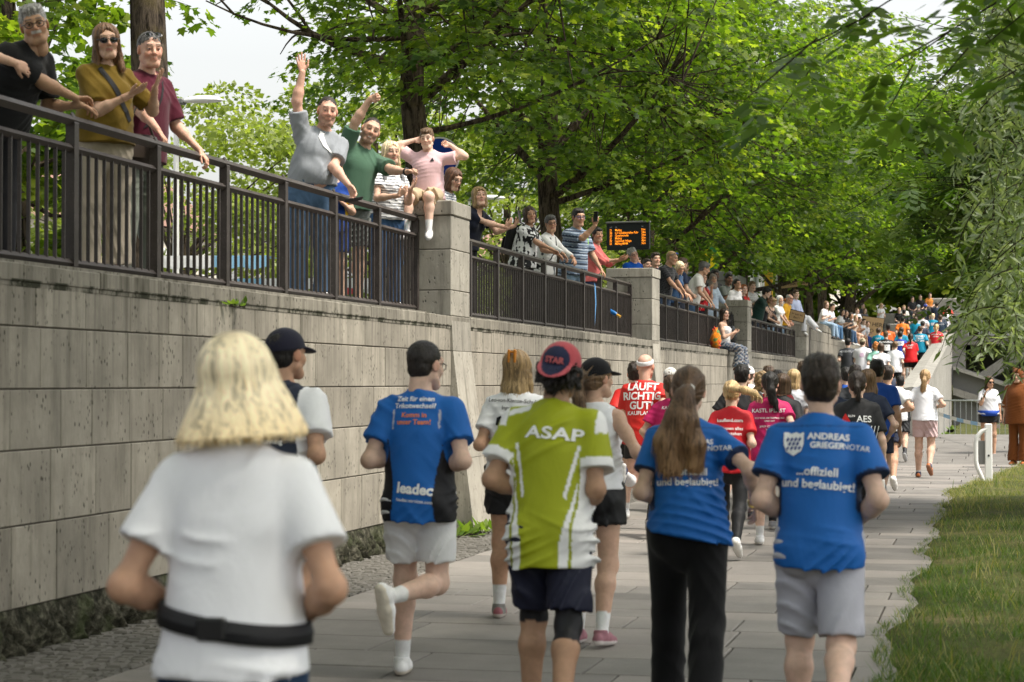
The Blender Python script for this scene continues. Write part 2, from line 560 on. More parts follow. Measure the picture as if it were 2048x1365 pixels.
stuff = MB()
for i, (y0, y1, z0, z1, xf) in enumerate(blocks):
    g = .004
    V, F = slab_mesh((xf - .06, y0 + g, z0 + g), (xf, y1 - g, z1 - g), .005, 'x')
    if i < 292: link('block', MB().add(V, F).mesh('block'), M_STONE, wall)
    else: stuff.add(V, F)
tag(stuff.build('block_field', M_STONE, wall), kind='stuff')
# coping stones, each its own
y = 8.0; i = 0
while y < 60:
    w = rs.uniform(.95, 1.35); y1 = y + w
    for p in PILL:
        if p - .3 < y1 < p + .3: y1 = p
        if p - .01 <= y < p + PL: y = p + PL; y1 = y + w
    V, F = slab_mesh((-5.70, y + .004, 2.125), (XW + .012, y1 - .004, ZW + rs.uniform(-.004, .004)), .006, 'x')
    m = MB().add(V, F); m.f.append((2, 3, 7, 6))
    m.box((-5.68, y + .004, 2.10), (XW + .004, y1 - .004, ZW - .008))
    m.build('coping_stone', M_COPING, wall)
    y = y1
y = 60.96
while y < 91:
    w = rs.uniform(1.2, 1.6)
    MB().box((-5.95, y + .004, 3.21), (XW + .015, min(y + w, 92) - .004, 3.45), .008).build('coping_stone', M_COPING, wall)
    y += w
MB().box((-5.95, 8, 2.0), (-5.66, 60.15, ZP - .004)).build('kerb', M_COPING, wall)
# rough, mossy foot of the wall
ny, nz = 420, 12
yy = np.linspace(8.5, 33, ny); zz = np.linspace(-.05, .26, nz)
V = []
for a in yy:
    for b in zz:
        q = .035 * math.sin(a * 7.1 + b * 9) * math.sin(a * 17.3) + .03 * math.sin(a * 31 + b * 40) + .02 * math.sin(b * 70 + a * 53)
        bulge = .045 * (1 - ((b + .05) / .31) ** 3)
        V.append((XW - .01 + bulge + q * bulge / .055, a, b))
F = [(j * nz + i, (j + 1) * nz + i, (j + 1) * nz + i + 1, j * nz + i + 1) for j in range(ny - 1) for i in range(nz - 1)]
link('foot_course', np_mesh('foot_course', V, F), M_BASE, wall)
V, F = slab_mesh((XW - .06, 33.05, -.05), (XW + .04, 60, .255), .01, 'x')
link('foot_course', MB().add(V, F).mesh('foot_course'), M_BASE, wall)

# ---------------------------------------------------------------- pillars with battered buttress below
PLAB = ['limestone pillar the boy in pink sits on, with buttress leaning into the path',
        'pale limestone pillar with brown scar, between second and third railing',
        'dark limestone pillar right of the seated woman in patterned trousers',
        'limestone pillar where the high wall of seated spectators begins']
for pi, p in enumerate(PILL):
    t = thing('stone_pillar', PLAB[pi], 'pillar', (XW, p, 0), group='pillars of the promenade wall')
    top = 3.42
    zs = [2.235, 2.50, 2.92, 3.27]
    for a, b in zip(zs, zs[1:]):
        MB().box((-.75, .0, a), (.003, PL, b - .006), .006).build('block', M_PILLAR, t)
    MB().box((-.765, -.012, 3.27), (.016, PL + .012, top), .010).build('cap_stone', M_PILLAR, t)
    # buttress of three stones with a sloping face
    def bx(z): return .0 if z > 2.0 else .24 * (2.0 - z) / 2.0
    for a, b in ((-.05, .77), (.775, 1.87), (1.875, 2.23)):
        m = MB(); x0, x1 = bx(a) + .01, bx(b) + .01
        if b > 2: x1 = .01
        V = [(-.2, 0, a), (x0, 0, a), (x0, PL, a), (-.2, PL, a), (-.2, 0, b), (x1, 0, b), (x1, PL, b), (-.2, PL, b)]
        F = [(0, 3, 2, 1), (4, 5, 6, 7), (0, 1, 5, 4), (1, 2, 6, 5), (2, 3, 7, 6), (3, 0, 4, 7)]
        m.add(V, F); m.build('buttress_stone', M_PILLAR, t)

# ---------------------------------------------------------------- railings
def diamond(r):
    return [(r, 0), (0, r), (-r, 0), (0, -r)]
def rail_bar(y0, y1, z, r):
    V = [(a, y0, z + b) for a, b in diamond(r)] + [(a, y1, z + b) for a, b in diamond(r)]
    F = [(0, 1, 2, 3)[::-1], (4, 5, 6, 7)] + [(i, (i + 1) % 4, 4 + (i + 1) % 4, 4 + i) for i in range(4)]
    return MB().add(V, F)
RLAB = ['brown steel railing on the wall in front of the clapping woman in olive',
        'brown steel railing between the first and second pillars',
        'brown steel railing between second and third pillars, above the seated woman',
        'brown steel railing below the cardboard cheering signs']
me_post = MB().box((-.03, -.03, 0), (.03, .03, 1), .0).mesh('post')
bal_cache = {}
for si, (y0, y1, zt) in enumerate([(7.9, 19.74, 3.27), (20.6, 32.25, 3.18), (33.1, 45.35, 3.14), (46.2, 60.15, 3.13)]):
    t = thing('railing', RLAB[si], 'railing', (XR, 0, 0), group='railing sections of the promenade wall')
    n = round((y1 - y0) / 1.29); sp = (y1 - y0) / n
    rail_bar(y0, y1, zt - .035, .035).build('top_rail', M_RAIL, t)
    rail_bar(y0, y1, zt - .215, .028).build('middle_rail', M_RAIL, t)
    rail_bar(y0, y1, ZW + .085, .028).build('bottom_rail', M_RAIL, t)
    hb = (zt - .215) - (ZW + .085)
    key = round(hb, 3)
    if key not in bal_cache:
        bal_cache[key] = MB().box((-.0115, -.0065, 0), (.0115, .0065, hb)).mesh('baluster')
        bal_cache[key].materials.append(M_RAIL)
        bal_cache[(key, 'p')] = MB().box((-.032, -.032, 0), (.032, .032, zt - .05 - ZW)).add([(-.034, -.034, zt - .05 - ZW), (.034, -.034, zt - .05 - ZW), (.034, .034, zt - .05 - ZW), (-.034, .034, zt - .05 - ZW), (0, -.02, zt + .025 - ZW), (0, .02, zt + .025 - ZW)], [(0, 1, 4), (1, 2, 5, 4), (2, 3, 5), (3, 0, 4, 5)]).mesh('post')
        bal_cache[(key, 'p')].materials.append(M_RAIL)
    for i in range(n + 1):
        link('post', bal_cache[(key, 'p')], None, t, (0, y0 + i * sp, ZW - .005))
        if i < n:
            for j in range(1, 11):
                link('baluster', bal_cache[key], None, t, (0, y0 + i * sp + j * sp / 11, ZW + .085))

# ---------------------------------------------------------------- ramp parapet, bridge and bank
pp = thing('ramp_parapet', 'sloping concrete parapet along the right side of the ramp', 'parapet')
def para(y0, y1):
    za, zb = 1.36 + .059 * (y0 - 45), 1.36 + .059 * (y1 - 45)
    V = [(-1.92, y0, -.1), (-1.5, y0, -.1), (-1.5, y0, za - .08), (-1.92, y0, za - .08), (-1.92, y1, -.1), (-1.5, y1, -.1), (-1.5, y1, zb - .08), (-1.92, y1, zb - .08)]
    F = [(0, 1, 2, 3), (4, 7, 6, 5), (1, 5, 6, 2), (0, 3, 7, 4), (3, 2, 6, 7)]
    C = [(-2.0, y0 - .0, za - .08), (-1.44, y0, za - .08), (-1.44, y0, za + .05), (-1.72, y0, za + .09), (-2.0, y0, za + .05),
         (-2.0, y1, zb - .08), (-1.44, y1, zb - .08), (-1.44, y1, zb + .05), (-1.72, y1, zb + .09), (-2.0, y1, zb + .05)]
    G = [(0, 1, 2, 3, 4), (9, 8, 7, 6, 5)] + [(i, 5 + i, 5 + (i + 1) % 5, (i + 1) % 5) for i in range(5)]
    return V, F, C, G
y = 45.0
while y < 79:
    y1 = min(y + 5.7, 79.4)
    V, F, C, G = para(y + .006, y1 - .006)
    MB().add(V, F).build('panel', M_CONC, pp)
    MB().add(C, G).build('coping_stone', M_CONC, pp)
    y = y1
br = thing('footbridge', 'concrete footbridge leading right behind the willow, dark underneath', 'bridge')
MB().prism([(-1.5, 79.5), (16, 74.0), (40, 72.0), (40, 80), (16, 82), (-1.5, 88)], 3.0, 3.35).build('deck', M_CONC, br)
m = MB()
V = [(-1.5, 79.45, 1.2), (1.2, 78.6, 3.05), (16, 73.95, 3.3), (16, 73.95, 3.0), (1.6, 78.45, 2.7), (-1.5, 79.45, .75)]
V2 = [(a, b + .5, c) for a, b, c in V]
m.add(V + V2, [(0, 1, 4, 5)[::-1], (1, 2, 3, 4)[::-1], (6, 7, 10, 11), (7, 8, 9, 10), (0, 6, 7, 1), (1, 7, 8, 2), (5, 4, 10, 11), (4, 3, 9, 10), (0, 5, 11, 6)])
m.build('edge_beam', M_CONC, br)
MB().box((-1.49, 79.46, -.1), (-1.0, 88, 3.0)).build('abutment', M_CONC, br)
for k in range(12):
    MB().box((-1.4 + k * .5, 79.35 - k * .17, 3.35), (-1.36 + k * .5, 79.39 - k * .17, 4.35)).build('bridge_post', M_STEEL, br)
MB().tube([(-1.45, 79.37, 4.36), (5, 77.2, 4.36)], .03).build('handrail', M_STEEL, br)
MB().tube([(-1.45, 79.37, 3.9), (5, 77.2, 3.9)], .018).build('handrail', M_STEEL, br)
for k in range(5):
    MB().box((-.8 + k * 2.6, 80, 2.62), (-.6 + k * 2.6, 88, 3.0)).build('cross_beam', M_GREYMETAL, br)
MB().box((-1.0, 86.5, -.1), (30, 87, 3.0)).build('abutment', M_GREYMETAL, br)
bk = thing('bank_steps', 'sloping grey embankment with pale kerb under the bridge', 'embankment')
V = [(-1.45, 78, 2.2), (-1.45, 84, 2.2), (5.5, 84, -.1), (5.5, 78, -.1), (-1.45, 78, -.1), (-1.45, 84, -.1)]
MB().add(V, [(0, 3, 2, 1), (0, 4, 3), (1, 2, 5)]).build('slope', M_GREYMETAL, bk)
def strip(zo, w):
    V = [(-1.44, 77.6, 2.2 - zo), (5.2, 77.6, .0 - zo), (5.2, 77.6, -w - zo), (-1.44, 77.6, 2.2 - w - zo), (-1.44, 78.0, 2.2 - zo), (5.2, 78.0, .0 - zo), (5.2, 78.0, -w - zo), (-1.44, 78.0, 2.2 - w - zo)]
    return MB().add(V, [(0, 3, 2, 1), (4, 5, 6, 7), (0, 1, 5, 4), (3, 7, 6, 2), (0, 4, 7, 3), (1, 2, 6, 5)])
strip(.05, .12).build('kerb', M_CONC, bk); strip(.85, .28).build('kerb', M_CONC, bk)
# pale parapet blocks at the head of the ramp, where spectators sit
hb = thing('bridge_head_wall', 'pale concrete wall at the head of the ramp', 'wall')
MB().box((-5.6, 108, 3.0), (-1.2, 109, 5.2), .03).build('panel', M_CONC, hb)
MB().box((-4.9, 99, 3.2), (-4.2, 103, 4.4), .05).build('block', M_CONC, hb)
MB().box((-3.2, 108.2, 5.2), (-1.4, 109.2, 6.0), .05).build('block', M_CONC, hb)
# ================================================================== trees, shrubs, grass
MAPLE_OUT = [(0, 0), (.26, -.06), (.58, .14), (.33, .32), (.66, .60), (.26, .58), (0, 1.0), (-.26, .58), (-.66, .60), (-.33, .32), (-.58, .14), (-.26, -.06)]
def leaf_fan(outline, cz=-.06, ctr=(0, .36)):
    V = [(ctr[0], ctr[1], cz)] + [(x, y, -.10 * abs(x) - .05 * y * y) for x, y in outline]
    n = len(outline)
    F = [(0, 1 + i, 1 + (i + 1) % n) for i in range(n)]
    return np.array(V, np.float32), np.array(F, np.int32)
LEAF_MAPLE = leaf_fan(MAPLE_OUT)
LEAF_MAPLE_FAR = (np.array([(0, 0, 0), (.5, .15, -.06), (.55, .68, -.08), (0, 1, -.05), (-.55, .68, -.08), (-.5, .15, -.06)], np.float32), np.array([(0, 1, 2), (0, 2, 3), (0, 3, 4), (0, 4, 5)], np.int32))
LEAF_QUAD = (np.array([(0, 0, 0), (.42, .5, -.1), (0, 1, 0), (-.42, .5, -.1)], np.float32), np.array([(0, 1, 2), (0, 2, 3)], np.int32))
LEAF_OVAL = (np.array([(0, 0, 0), (.22, .3, -.05), (.2, .62, -.05), (0, 1, -.08), (-.2, .62, -.05), (-.22, .3, -.05)], np.float32), np.array([(0, 1, 2), (0, 2, 3), (0, 3, 4), (0, 4, 5)], np.int32))
LEAF_LANCE = (np.array([(0, 0, 0), (.115, .42, -.03), (0, 1, -.16), (-.115, .42, -.03)], np.float32), np.array([(0, 1, 2), (0, 2, 3)], np.int32))

def place_leaves(name, tmpl, P, D, N, S, shade, mat, parent):
    """P positions, D tip directions, N normals, S sizes, shade 0..1 colour key: one leaf mesh"""
    tv, tf = tmpl
    P = np.asarray(P, np.float32); D = np.asarray(D, np.float32); N = np.asarray(N, np.float32)
    D /= np.linalg.norm(D, axis=1, keepdims=True) + 1e-9
    X = np.cross(D, N); X /= np.linalg.norm(X, axis=1, keepdims=True) + 1e-9
    N = np.cross(X, D)
    S = np.asarray(S, np.float32)[:, None, None]
    V = P[:, None, :] + S * (tv[None, :, 0:1] * X[:, None, :] + tv[None, :, 1:2] * D[:, None, :] + tv[None, :, 2:3] * N[:, None, :])
    m = len(tv); n = len(P)
    F = tf[None] + (np.arange(n) * m)[:, None, None]
    c = np.repeat(np.clip(np.asarray(shade, np.float32), 0, 1), m)
    cols = np.stack([c, c, c], 1)
    me = np_mesh(name, V.reshape(-1, 3), F.reshape(-1, tf.shape[1]), cols)
    return link(name, me, mat, parent)

def rnd_dirs(r, n):
    v = r.normal(size=(n, 3)); return v / np.linalg.norm(v, axis=1, keepdims=True)

def bez(a, b, c, n=7):
    a, b, c = Vector(a), Vector(b), Vector(c)
    return [a * (1 - t) ** 2 + b * 2 * t * (1 - t) + c * t * t for t in [i / (n - 1) for i in range(n)]]

def spray_leaves(r, C, T, per, length, width, size, base_shade):
    """leaves set along short horizontal twigs"""
    n = len(C)
    C = np.repeat(C, per, 0); T = np.repeat(T, per, 0)
    bs = np.repeat(base_shade, per)
    k = n * per
    u = r.uniform(-.15, 1, k) * length
    side = np.cross(T, np.array([0, 0, 1.0])); side /= np.linalg.norm(side, axis=1, keepdims=True) + 1e-9
    v = r.normal(0, .5, k) * width
    P = C + T * u[:, None] + side * v[:, None]
    P[:, 2] += -.35 * np.abs(v) + r.normal(0, .05, k) - .12 * (u / length) ** 2
    D = T * .6 + side * np.sign(v)[:, None] * r.uniform(.3, 1.2, k)[:, None] + r.normal(0, .35, (k, 3))
    D[:, 2] -= .45
    N = np.tile([0, 0, 1.0], (k, 1)) + T * .25 + r.normal(0, .38, (k, 3))
    S = size * r.uniform(.65, 1.2, k)
    return P, D, N, S, np.clip(bs + r.normal(0, .16, k), 0, 1)

def maple(label, x, y, z0, tr, limbs, crown, nsp, per, size, far=False, seed=1, lean=(0, 0), top=8.6, bark=None):
    """trunk, limbs and a crown made of leaf sprays; crown = (cx, cy, cz, rx, ry, rz, zmin)"""
    r = np.random.default_rng(seed); rs = random.Random(seed)
    t = thing('maple_tree', label, 'tree', (x, y, z0), group='maples along the promenade')
    g = MB()
    pts = []; rad = []
    for i in range(9):
        h = i / 8 * (top - z0)
        pts.append((lean[0] * i / 8 + .05 * math.sin(i * 1.3 + seed), lean[1] * i / 8 + .05 * math.sin(i * 1.7 + seed * 2), h - .1))
        rad.append(tr * (1.25 if i == 0 else 1.0 - .38 * (i / 8)))
    g.tube(pts, rad, 14); g.build('trunk', bark or M_BARK, t, smooth=True)
    cx, cy, cz, rx, ry, rz, zmin = crown
    nsp = int(nsp * 1.18)
    lp = []                        # points on limbs that sprays hang from
    b = MB()
    for L in limbs:
        (h, ex, ey, ez, rr) = L
        i = min(7, max(0, h / (top - z0) * 8)); f = i - int(i); p0 = Vector(pts[int(i)]).lerp(Vector(pts[int(i) + 1]), f)
        end = Vector((ex, ey, ez - z0))
        mid = p0.lerp(end, .5) + Vector((rs.uniform(-.3, .3), rs.uniform(-.3, .3), rs.uniform(-.5, .15)))
        c = bez(p0, mid, end, 8)
        b.tube(c, [rr * (1 - .8 * k / 7) for k in range(8)], 7)
        lp += c[2:]
        for q in range(3):         # secondary branches
            s = c[rs.randint(3, 6)]
            e2 = s + Vector((rs.uniform(-1.5, 1.5), rs.uniform(-1.5, 1.5), rs.uniform(-.3, 1.1)))
            c2 = bez(s, s.lerp(e2, .5) + Vector((0, 0, .25)), e2, 6)
            b.tube(c2, [rr * .38 * (1 - .75 * k / 5) for k in range(6)], 5)
            lp += c2[2:]
    # spray centres: shell of the crown, in drifts
    C = []
    lobes = rnd_dirs(r, 14); lw = r.uniform(.78, 1.08, 14)
    while len(C) < nsp:
        d = rnd_dirs(r, 1)[0]
        f = (r.uniform(.12, 1) ** .55) * lw[np.argmax(lobes @ d)]
        p = np.array([cx, cy, cz]) + d * f * np.array([rx, ry, rz])
        if p[2] < zmin + .5 * math.sin(p[0] * 1.7 + p[1] * 1.1 + seed): continue
        C.append(p)
    C = np.array(C)
    T = C - np.array([cx, cy, 0]); T[:, 2] = -.12 * np.linalg.norm(T[:, :2], axis=1)
    T = T / (np.linalg.norm(T, axis=1, keepdims=True) + 1e-6) + r.normal(0, .3, (nsp, 3)) * [1, 1, .4]
    T /= np.linalg.norm(T, axis=1, keepdims=True)
    o = np.array([x, y, z0])
    LP = np.array([v[:] for v in lp])
    if not far:
        for c, tt in zip(C - o, T):
            k = np.argmin(((LP - c) ** 2).sum(1)); s = Vector(LP[k]); e = Vector(c)
            if (e - s).length > 1.9: continue
            b.tube(bez(s, s.lerp(e, .6) + Vector((0, 0, -.1)), e, 4) + [e + Vector(tt) * .55], [.017, .013, .009, .007, .003], 4, cap=False)
    b.build('branches', bark or M_BARK, t, smooth=True)
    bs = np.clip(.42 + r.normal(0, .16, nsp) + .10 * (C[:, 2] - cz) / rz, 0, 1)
    P, D, N, S, sh = spray_leaves(r, C, T, int(per * 1.18), .85, .42, size * .88, bs)
    place_leaves('crown', LEAF_MAPLE_FAR if far else LEAF_MAPLE, P - o, D, N, S, sh, M_MAPLE, t)
    return t

# limbs: (height on trunk, end x, end y, end z in world height, radius), x and y relative to the trunk
maple('dark maple trunk behind the man in the maroon shirt', -8.0, 18.0, ZP, .21,
      [(3.5, -2.5, 1.2, 8.2, .09), (4.0, -.8, -1.5, 8.6, .08), (3.2, -1.8, -2.2, 7.6, .08), (4.2, -.5, 2, 8.8, .07)],
      (-10.3, 18.8, 7.2, 2.5, 3.4, 2.9, 4.3), 170, 34, .125, seed=4)
maple('maple with spreading dark limbs directly behind the boy in pink', -7.5, 25.7, ZP, .20,
      [(3.05, 2.3, -.2, 7.2, .085), (3.6, 1.4, .4, 7.0, .07), (3.6, -2.2, -.4, 6.9, .07), (4.1, -2.0, 1.2, 7.6, .06), (4.3, 2.8, 1.5, 7.9, .06), (3.2, .6, -3.0, 7.2, .06), (2.7, 3.0, 1.6, 6.3, .045), (4.0, -2.6, -1.0, 6.6, .045)],
      (-6.5, 25.6, 7.6, 3.6, 4.0, 2.9, 5.0), 330, 36, .125, seed=5)
maple('maple trunk behind the two older women at the second railing', -7.5, 34.5, ZP, .215,
      [(2.6, 2.2, -1.2, 6.7, .09), (2.9, -2.2, .6, 7.4, .09), (3.3, 1.2, 2.4, 7.9, .08), (3.5, -1.0, -2.4, 7.7, .08), (2.5, 3.2, .8, 6.0, .06), (3.9, .8, -.8, 9.2, .08)],
      (-7.2, 34.5, 7.6, 4.7, 4.6, 3.4, 4.65), 480, 38, .122, seed=6, lean=(-.2, 0))
maple('maple whose trunk stands right of the orange departure board', -7.5, 44.5, ZP, .18,
      [(2.0, 2.6, -1.0, 6.2, .08), (2.5, -2.2, .6, 7.4, .08), (3.0, 1.2, 2.4, 8.2, .07), (3.2, 1.8, -2.4, 7.7, .07), (3.9, .8, -.8, 9.6, .07)],
      (-6.6, 44.3, 7.7, 5.2, 4.8, 4.0, 3.95), 500, 42, .125, seed=7)
maple('maple between the departure board and the bus shelter', -7.6, 53.0, ZP, .18,
      [(2.0, 2.6, -1.0, 6.4, .08), (2.5, -2.2, .6, 7.4, .08), (3.0, 1.2, 2.4, 8.2, .07), (3.9, .8, -.8, 9.6, .07)],
      (-6.4, 53.2, 8.4, 5.2, 4.6, 4.6, 4.1), 440, 40, .135, seed=8)
maple('leaning maple with a low forked bough beside the bus shelter', -7.6, 62.5, ZP, .2,
      [(1.8, 2.9, -.5, 4.9, .12), (2.2, 3.6, .5, 5.6, .08), (2.5, -2.2, .6, 7.4, .08), (3.0, 1.2, 2.4, 8.2, .07), (3.9, .8, -.8, 9.6, .07)],
      (-6.2, 63.0, 9.0, 5.2, 4.8, 5.0, 4.7), 440, 44, .145, far=True, seed=9)
maple('maple behind the cardboard cheering sign', -7.6, 74.7, ZP, .22,
      [(2.5, 2.6, -1.0, 6.8, .1), (2.5, -2.2, .6, 7.4, .08), (3.9, .8, -.8, 10.6, .07)],
      (-6.4, 75, 9.5, 5.6, 5, 5.2, 5.0), 440, 42, .16, far=True, seed=10)
maple('maple behind the seated woman in white with sunglasses on her head', -7.6, 86, ZP, .24,
      [(3, 2.6, -1.0, 7.8, .1), (3, -2.2, .6, 8.4, .08)], (-6.4, 86.5, 10.0, 5.8, 5.2, 5.2, 5.6), 400, 40, .175, far=True, seed=12)
maple('slim maple at the far end of the seated spectators', -7.9, 97, ZP + .8, .26,
      [(3, 2.6, -1.0, 8.8, .1), (3, -2.2, .6, 9.4, .08)], (-6.9, 98, 11.0, 5.8, 5.5, 5.4, 6.6), 360, 28, .25, far=True, seed=13)
maple('dark maple with a bent bough at the head of the ramp', -7.2, 106, ZP + 1.2, .34,
      [(1.8, 2.8, -.5, 7.6, .16), (3, -2.2, .6, 9.4, .08)], (-6.2, 107, 12.0, 6.5, 5.5, 5.6, 7.3), 360, 28, .27, far=True, seed=14)

def soft_tree(label, x, y, z0, h, rx, rz, n, size, seed, mat=None, group='pale trees beyond the promenade', tr=.2, zc=None):
    """broad tree further off: trunk, boughs and clumps of small leaves"""
    r = np.random.default_rng(seed); rs = random.Random(seed)
    t = thing('broadleaf_tree', label, 'tree', (x, y, z0), group=group)
    MB().tube([(0, 0, -.2), (.1, 0, h * .3), (-.1, .1, h * .7)], [tr * 1.2, tr, tr * .4], 8).build('trunk', M_BARK, t, smooth=True)
    zc = zc or h - rz
    b = MB()
    ncl = 90
    dirs = rnd_dirs(r, ncl)
    cc = dirs * (r.uniform(.35, 1, (ncl, 1)) ** .5) * [rx, rx, rz] + [0, 0, zc]
    cc = cc[cc[:, 2] > .9]
    ncl = len(cc)
    for c in cc[::4]:
        b.tube(bez((0, 0, h * .3), (c[0] * .3, c[1] * .3, c[2] * .7), c, 5), [tr * .35, tr * .25, tr * .15, tr * .1, .01], 5, cap=False)
    tag(b.build('branches', M_BARK, t), kind='stuff')
    rad = r.uniform(.16, .30, ncl) * rx
    k = r.integers(0, ncl, n)
    d = rnd_dirs(r, n); d[:, 2] = np.abs(d[:, 2]) * .9 - .25
    P = cc[k] + d * (rad[k] * r.uniform(.5, 1, n) ** .6)[:, None] * [1, 1, .75]
    N = d * .8 + [0, 0, .7] + r.normal(0, .4, (n, 3))
    D = d + r.normal(0, .6, (n, 3)) - [0, 0, .3]
    sh = np.clip(.5 + .18 * r.normal(size=ncl)[k] + r.normal(0, .15, n), 0, 1)
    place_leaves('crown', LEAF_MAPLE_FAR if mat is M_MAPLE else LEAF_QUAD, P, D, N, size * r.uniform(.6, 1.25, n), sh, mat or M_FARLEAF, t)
    return t
soft_tree('dark leafy tree at the left edge behind the moustached man', -13.2, 25.2, ZP, 7.2, 1.9, 3.4, 12000, .13, 21, M_MAPLE, zc=3.9)
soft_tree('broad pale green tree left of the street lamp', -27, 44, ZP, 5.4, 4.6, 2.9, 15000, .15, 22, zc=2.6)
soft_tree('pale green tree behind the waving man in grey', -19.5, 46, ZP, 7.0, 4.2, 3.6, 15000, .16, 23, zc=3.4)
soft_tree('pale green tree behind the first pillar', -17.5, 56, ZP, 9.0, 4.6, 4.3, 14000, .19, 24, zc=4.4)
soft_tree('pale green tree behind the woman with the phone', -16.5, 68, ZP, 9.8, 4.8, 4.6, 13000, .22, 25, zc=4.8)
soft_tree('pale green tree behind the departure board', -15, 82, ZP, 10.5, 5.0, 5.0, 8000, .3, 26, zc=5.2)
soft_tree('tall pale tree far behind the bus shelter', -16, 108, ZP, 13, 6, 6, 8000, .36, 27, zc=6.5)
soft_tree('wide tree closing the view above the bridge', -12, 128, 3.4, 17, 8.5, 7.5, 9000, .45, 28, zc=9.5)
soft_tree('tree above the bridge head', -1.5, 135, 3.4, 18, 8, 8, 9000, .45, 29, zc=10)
soft_tree('low bushy tree behind the bridge head wall', -8.5, 118, 3.4, 9, 5, 4.5, 8000, .36, 32, M_MAPLE, zc=4.2)
soft_tree('low leafy tree at the far end of the bridge', -1.0, 116, 3.2, 9, 4.5, 4.5, 8000, .36, 33, M_MAPLE, zc=4.5)
soft_tree('tree on the far right beyond the bridge', 10, 125, 0, 17, 8, 8, 8000, .45, 30, zc=9)
soft_tree('leafy tree right of the bridge under the willow', 7, 96, 0, 11, 5, 5.4, 7000, .34, 31, zc=5.5)

def willow():
    r = np.random.default_rng(40); rs = random.Random(40)
    t = thing('willow_tree', 'silvery willow hanging into the right edge of the view', 'tree', (4.2, 20, 0))
    o = np.array([4.2, 20, 0.])
    MB().tube([(0, 0, -.2), (.1, 0, 2), (-.2, .1, 5), (-.3, 0, 7)], [.34, .3, .22, .12], 10).build('trunk', M_BARK, t, smooth=True)
    b = MB(); P = []; D = []; N = []; S = []; SH = []
    ns = 1250
    for i in range(ns):
        # start point of a shoot in the outer crown, hanging down
        y = rs.uniform(13.5, 25); d = y
        z = rs.uniform(1.75, 5.6)
        x = .0155 * y + .64 - rs.random() ** .8 * (.95 if z < 3.6 else .8) + (rs.uniform(.5, 3.2) if i > 760 else 0)
        lo = 1.62 + .3 * math.sin(x * 9) + max(0, -.1 - x) * 1.2
        ang = rs.uniform(0, 6.28)
        L = rs.uniform(.5, 1.05)
        out = Vector((-.22 + .5 * math.cos(ang), .6 * math.sin(ang), rs.uniform(-.45, .25)))
        p0 = Vector((x, y, z)) - Vector(o)
        p1 = p0 + out * L * .6; p2 = p1 + Vector((out.x * .25, out.y * .25, -.8)) * L * .5
        if (p2.z + o[2]) < lo - .2: continue
        c = bez(p0, p1, p2, 8)
        b.tube(c, [.006, .005, .005, .004, .004, .003, .003, .002], 3, cap=False)
        sh = np.clip(rs.gauss(.5, .2), 0, 1)
        for k in range(22):
            u = (k + rs.random()) / 22 * 7; j = min(6, int(u)); q = c[j].lerp(c[j + 1], u - j)
            tn = (c[j + 1] - c[j]).normalized()
            sd = Vector((rs.gauss(0, 1), rs.gauss(0, 1), rs.gauss(0, .5))).normalized()
            P.append(q[:]); D.append((tn * .55 + sd * .95)[:]); N.append((rs.gauss(0, .7), rs.gauss(0, .7), 1.0)); S.append(rs.uniform(.08, .15)); SH.append(sh + rs.gauss(0, .2))
    for k in range(26):      # boughs that carry the shoots
        e = Vector((rs.uniform(.6, 3.2), rs.uniform(14, 25), rs.uniform(3, 6.5))) - Vector(o)
        b.tube(bez((-.1, 0, rs.uniform(2.5, 6)), e * .5 + Vector((0, 0, 3)), e, 7), [.06, .05, .04, .03, .022, .015, .008], 5, cap=False)
    b.build('branches', M_TWIG, t)
    place_leaves('crown', LEAF_LANCE, P, D, N, S, SH, M_WILLOW, t)
willow()

def pinnate_tree(label, loc, boughs, shoots, seed, top):
    """tree with long leaves made of paired leaflets"""
    r = np.random.default_rng(seed); rs = random.Random(seed)
    t = thing('ash_tree', label, 'tree', loc, group='ash trees over the path')
    o = Vector(loc)
    MB().tube([(0, 0, -.2), (.05, 0, top * .5), (-.1, .1, top)], [.26, .2, .1], 10).build('trunk', M_BARK, t, smooth=True)
    b = MB(); P = []; D = []; N = []; S = []; SH = []
    curves = []
    for (h, e, rr) in boughs:
        e = Vector(e) - o; s = Vector((0, 0, h))
        c = bez(s, s.lerp(e, .55) + Vector((0, 0, .7)), e, 10)
        b.tube(c, [rr * .6 * (1 - .85 * k / 9) for k in range(10)], 6); curves.append(c)
    for i in range(shoots):
        c = rs.choice(curves); q = c[rs.randint(4, 9)] + Vector((rs.gauss(0, .35), rs.gauss(0, .7), rs.gauss(-.05, .30)))
        b.tube([c[min(9, max(0, rs.randint(4, 9)))].lerp(q, .7), q], [.006, .004], 3, cap=False)
        sh = np.clip(rs.gauss(.45, .2), 0, 1)
        for k in range(rs.randint(2, 4)):
            a = rs.uniform(0, 6.28); L = rs.uniform(.22, .36)
            dr = Vector((math.cos(a), math.sin(a), rs.uniform(-.8, .1))).normalized()
            up = Vector((rs.gauss(0, .3), rs.gauss(0, .3), 1)); side = dr.cross(up).normalized(); nn = side.cross(dr)
            for m in range(4):
                p = q + dr * L * (.25 + .2 * m) + Vector((0, 0, -.06 * (m / 3) ** 2))
                for sg in (-1, 1):
                    P.append(p[:]); D.append((side * sg + dr * .55 + Vector((0, 0, -.15)))[:]); N.append((nn + Vector((rs.gauss(0, .25), rs.gauss(0, .25), 0)))[:])
                    S.append(rs.uniform(.09, .145)); SH.append(sh + rs.gauss(0, .12))
            P.append((q + dr * L)[:]); D.append(dr[:]); N.append(nn[:]); S.append(.12); SH.append(sh)
    b.build('branches', M_TWIG, t)
    place_leaves('crown', LEAF_OVAL, P, D, N, S, SH, M_ASH, t)
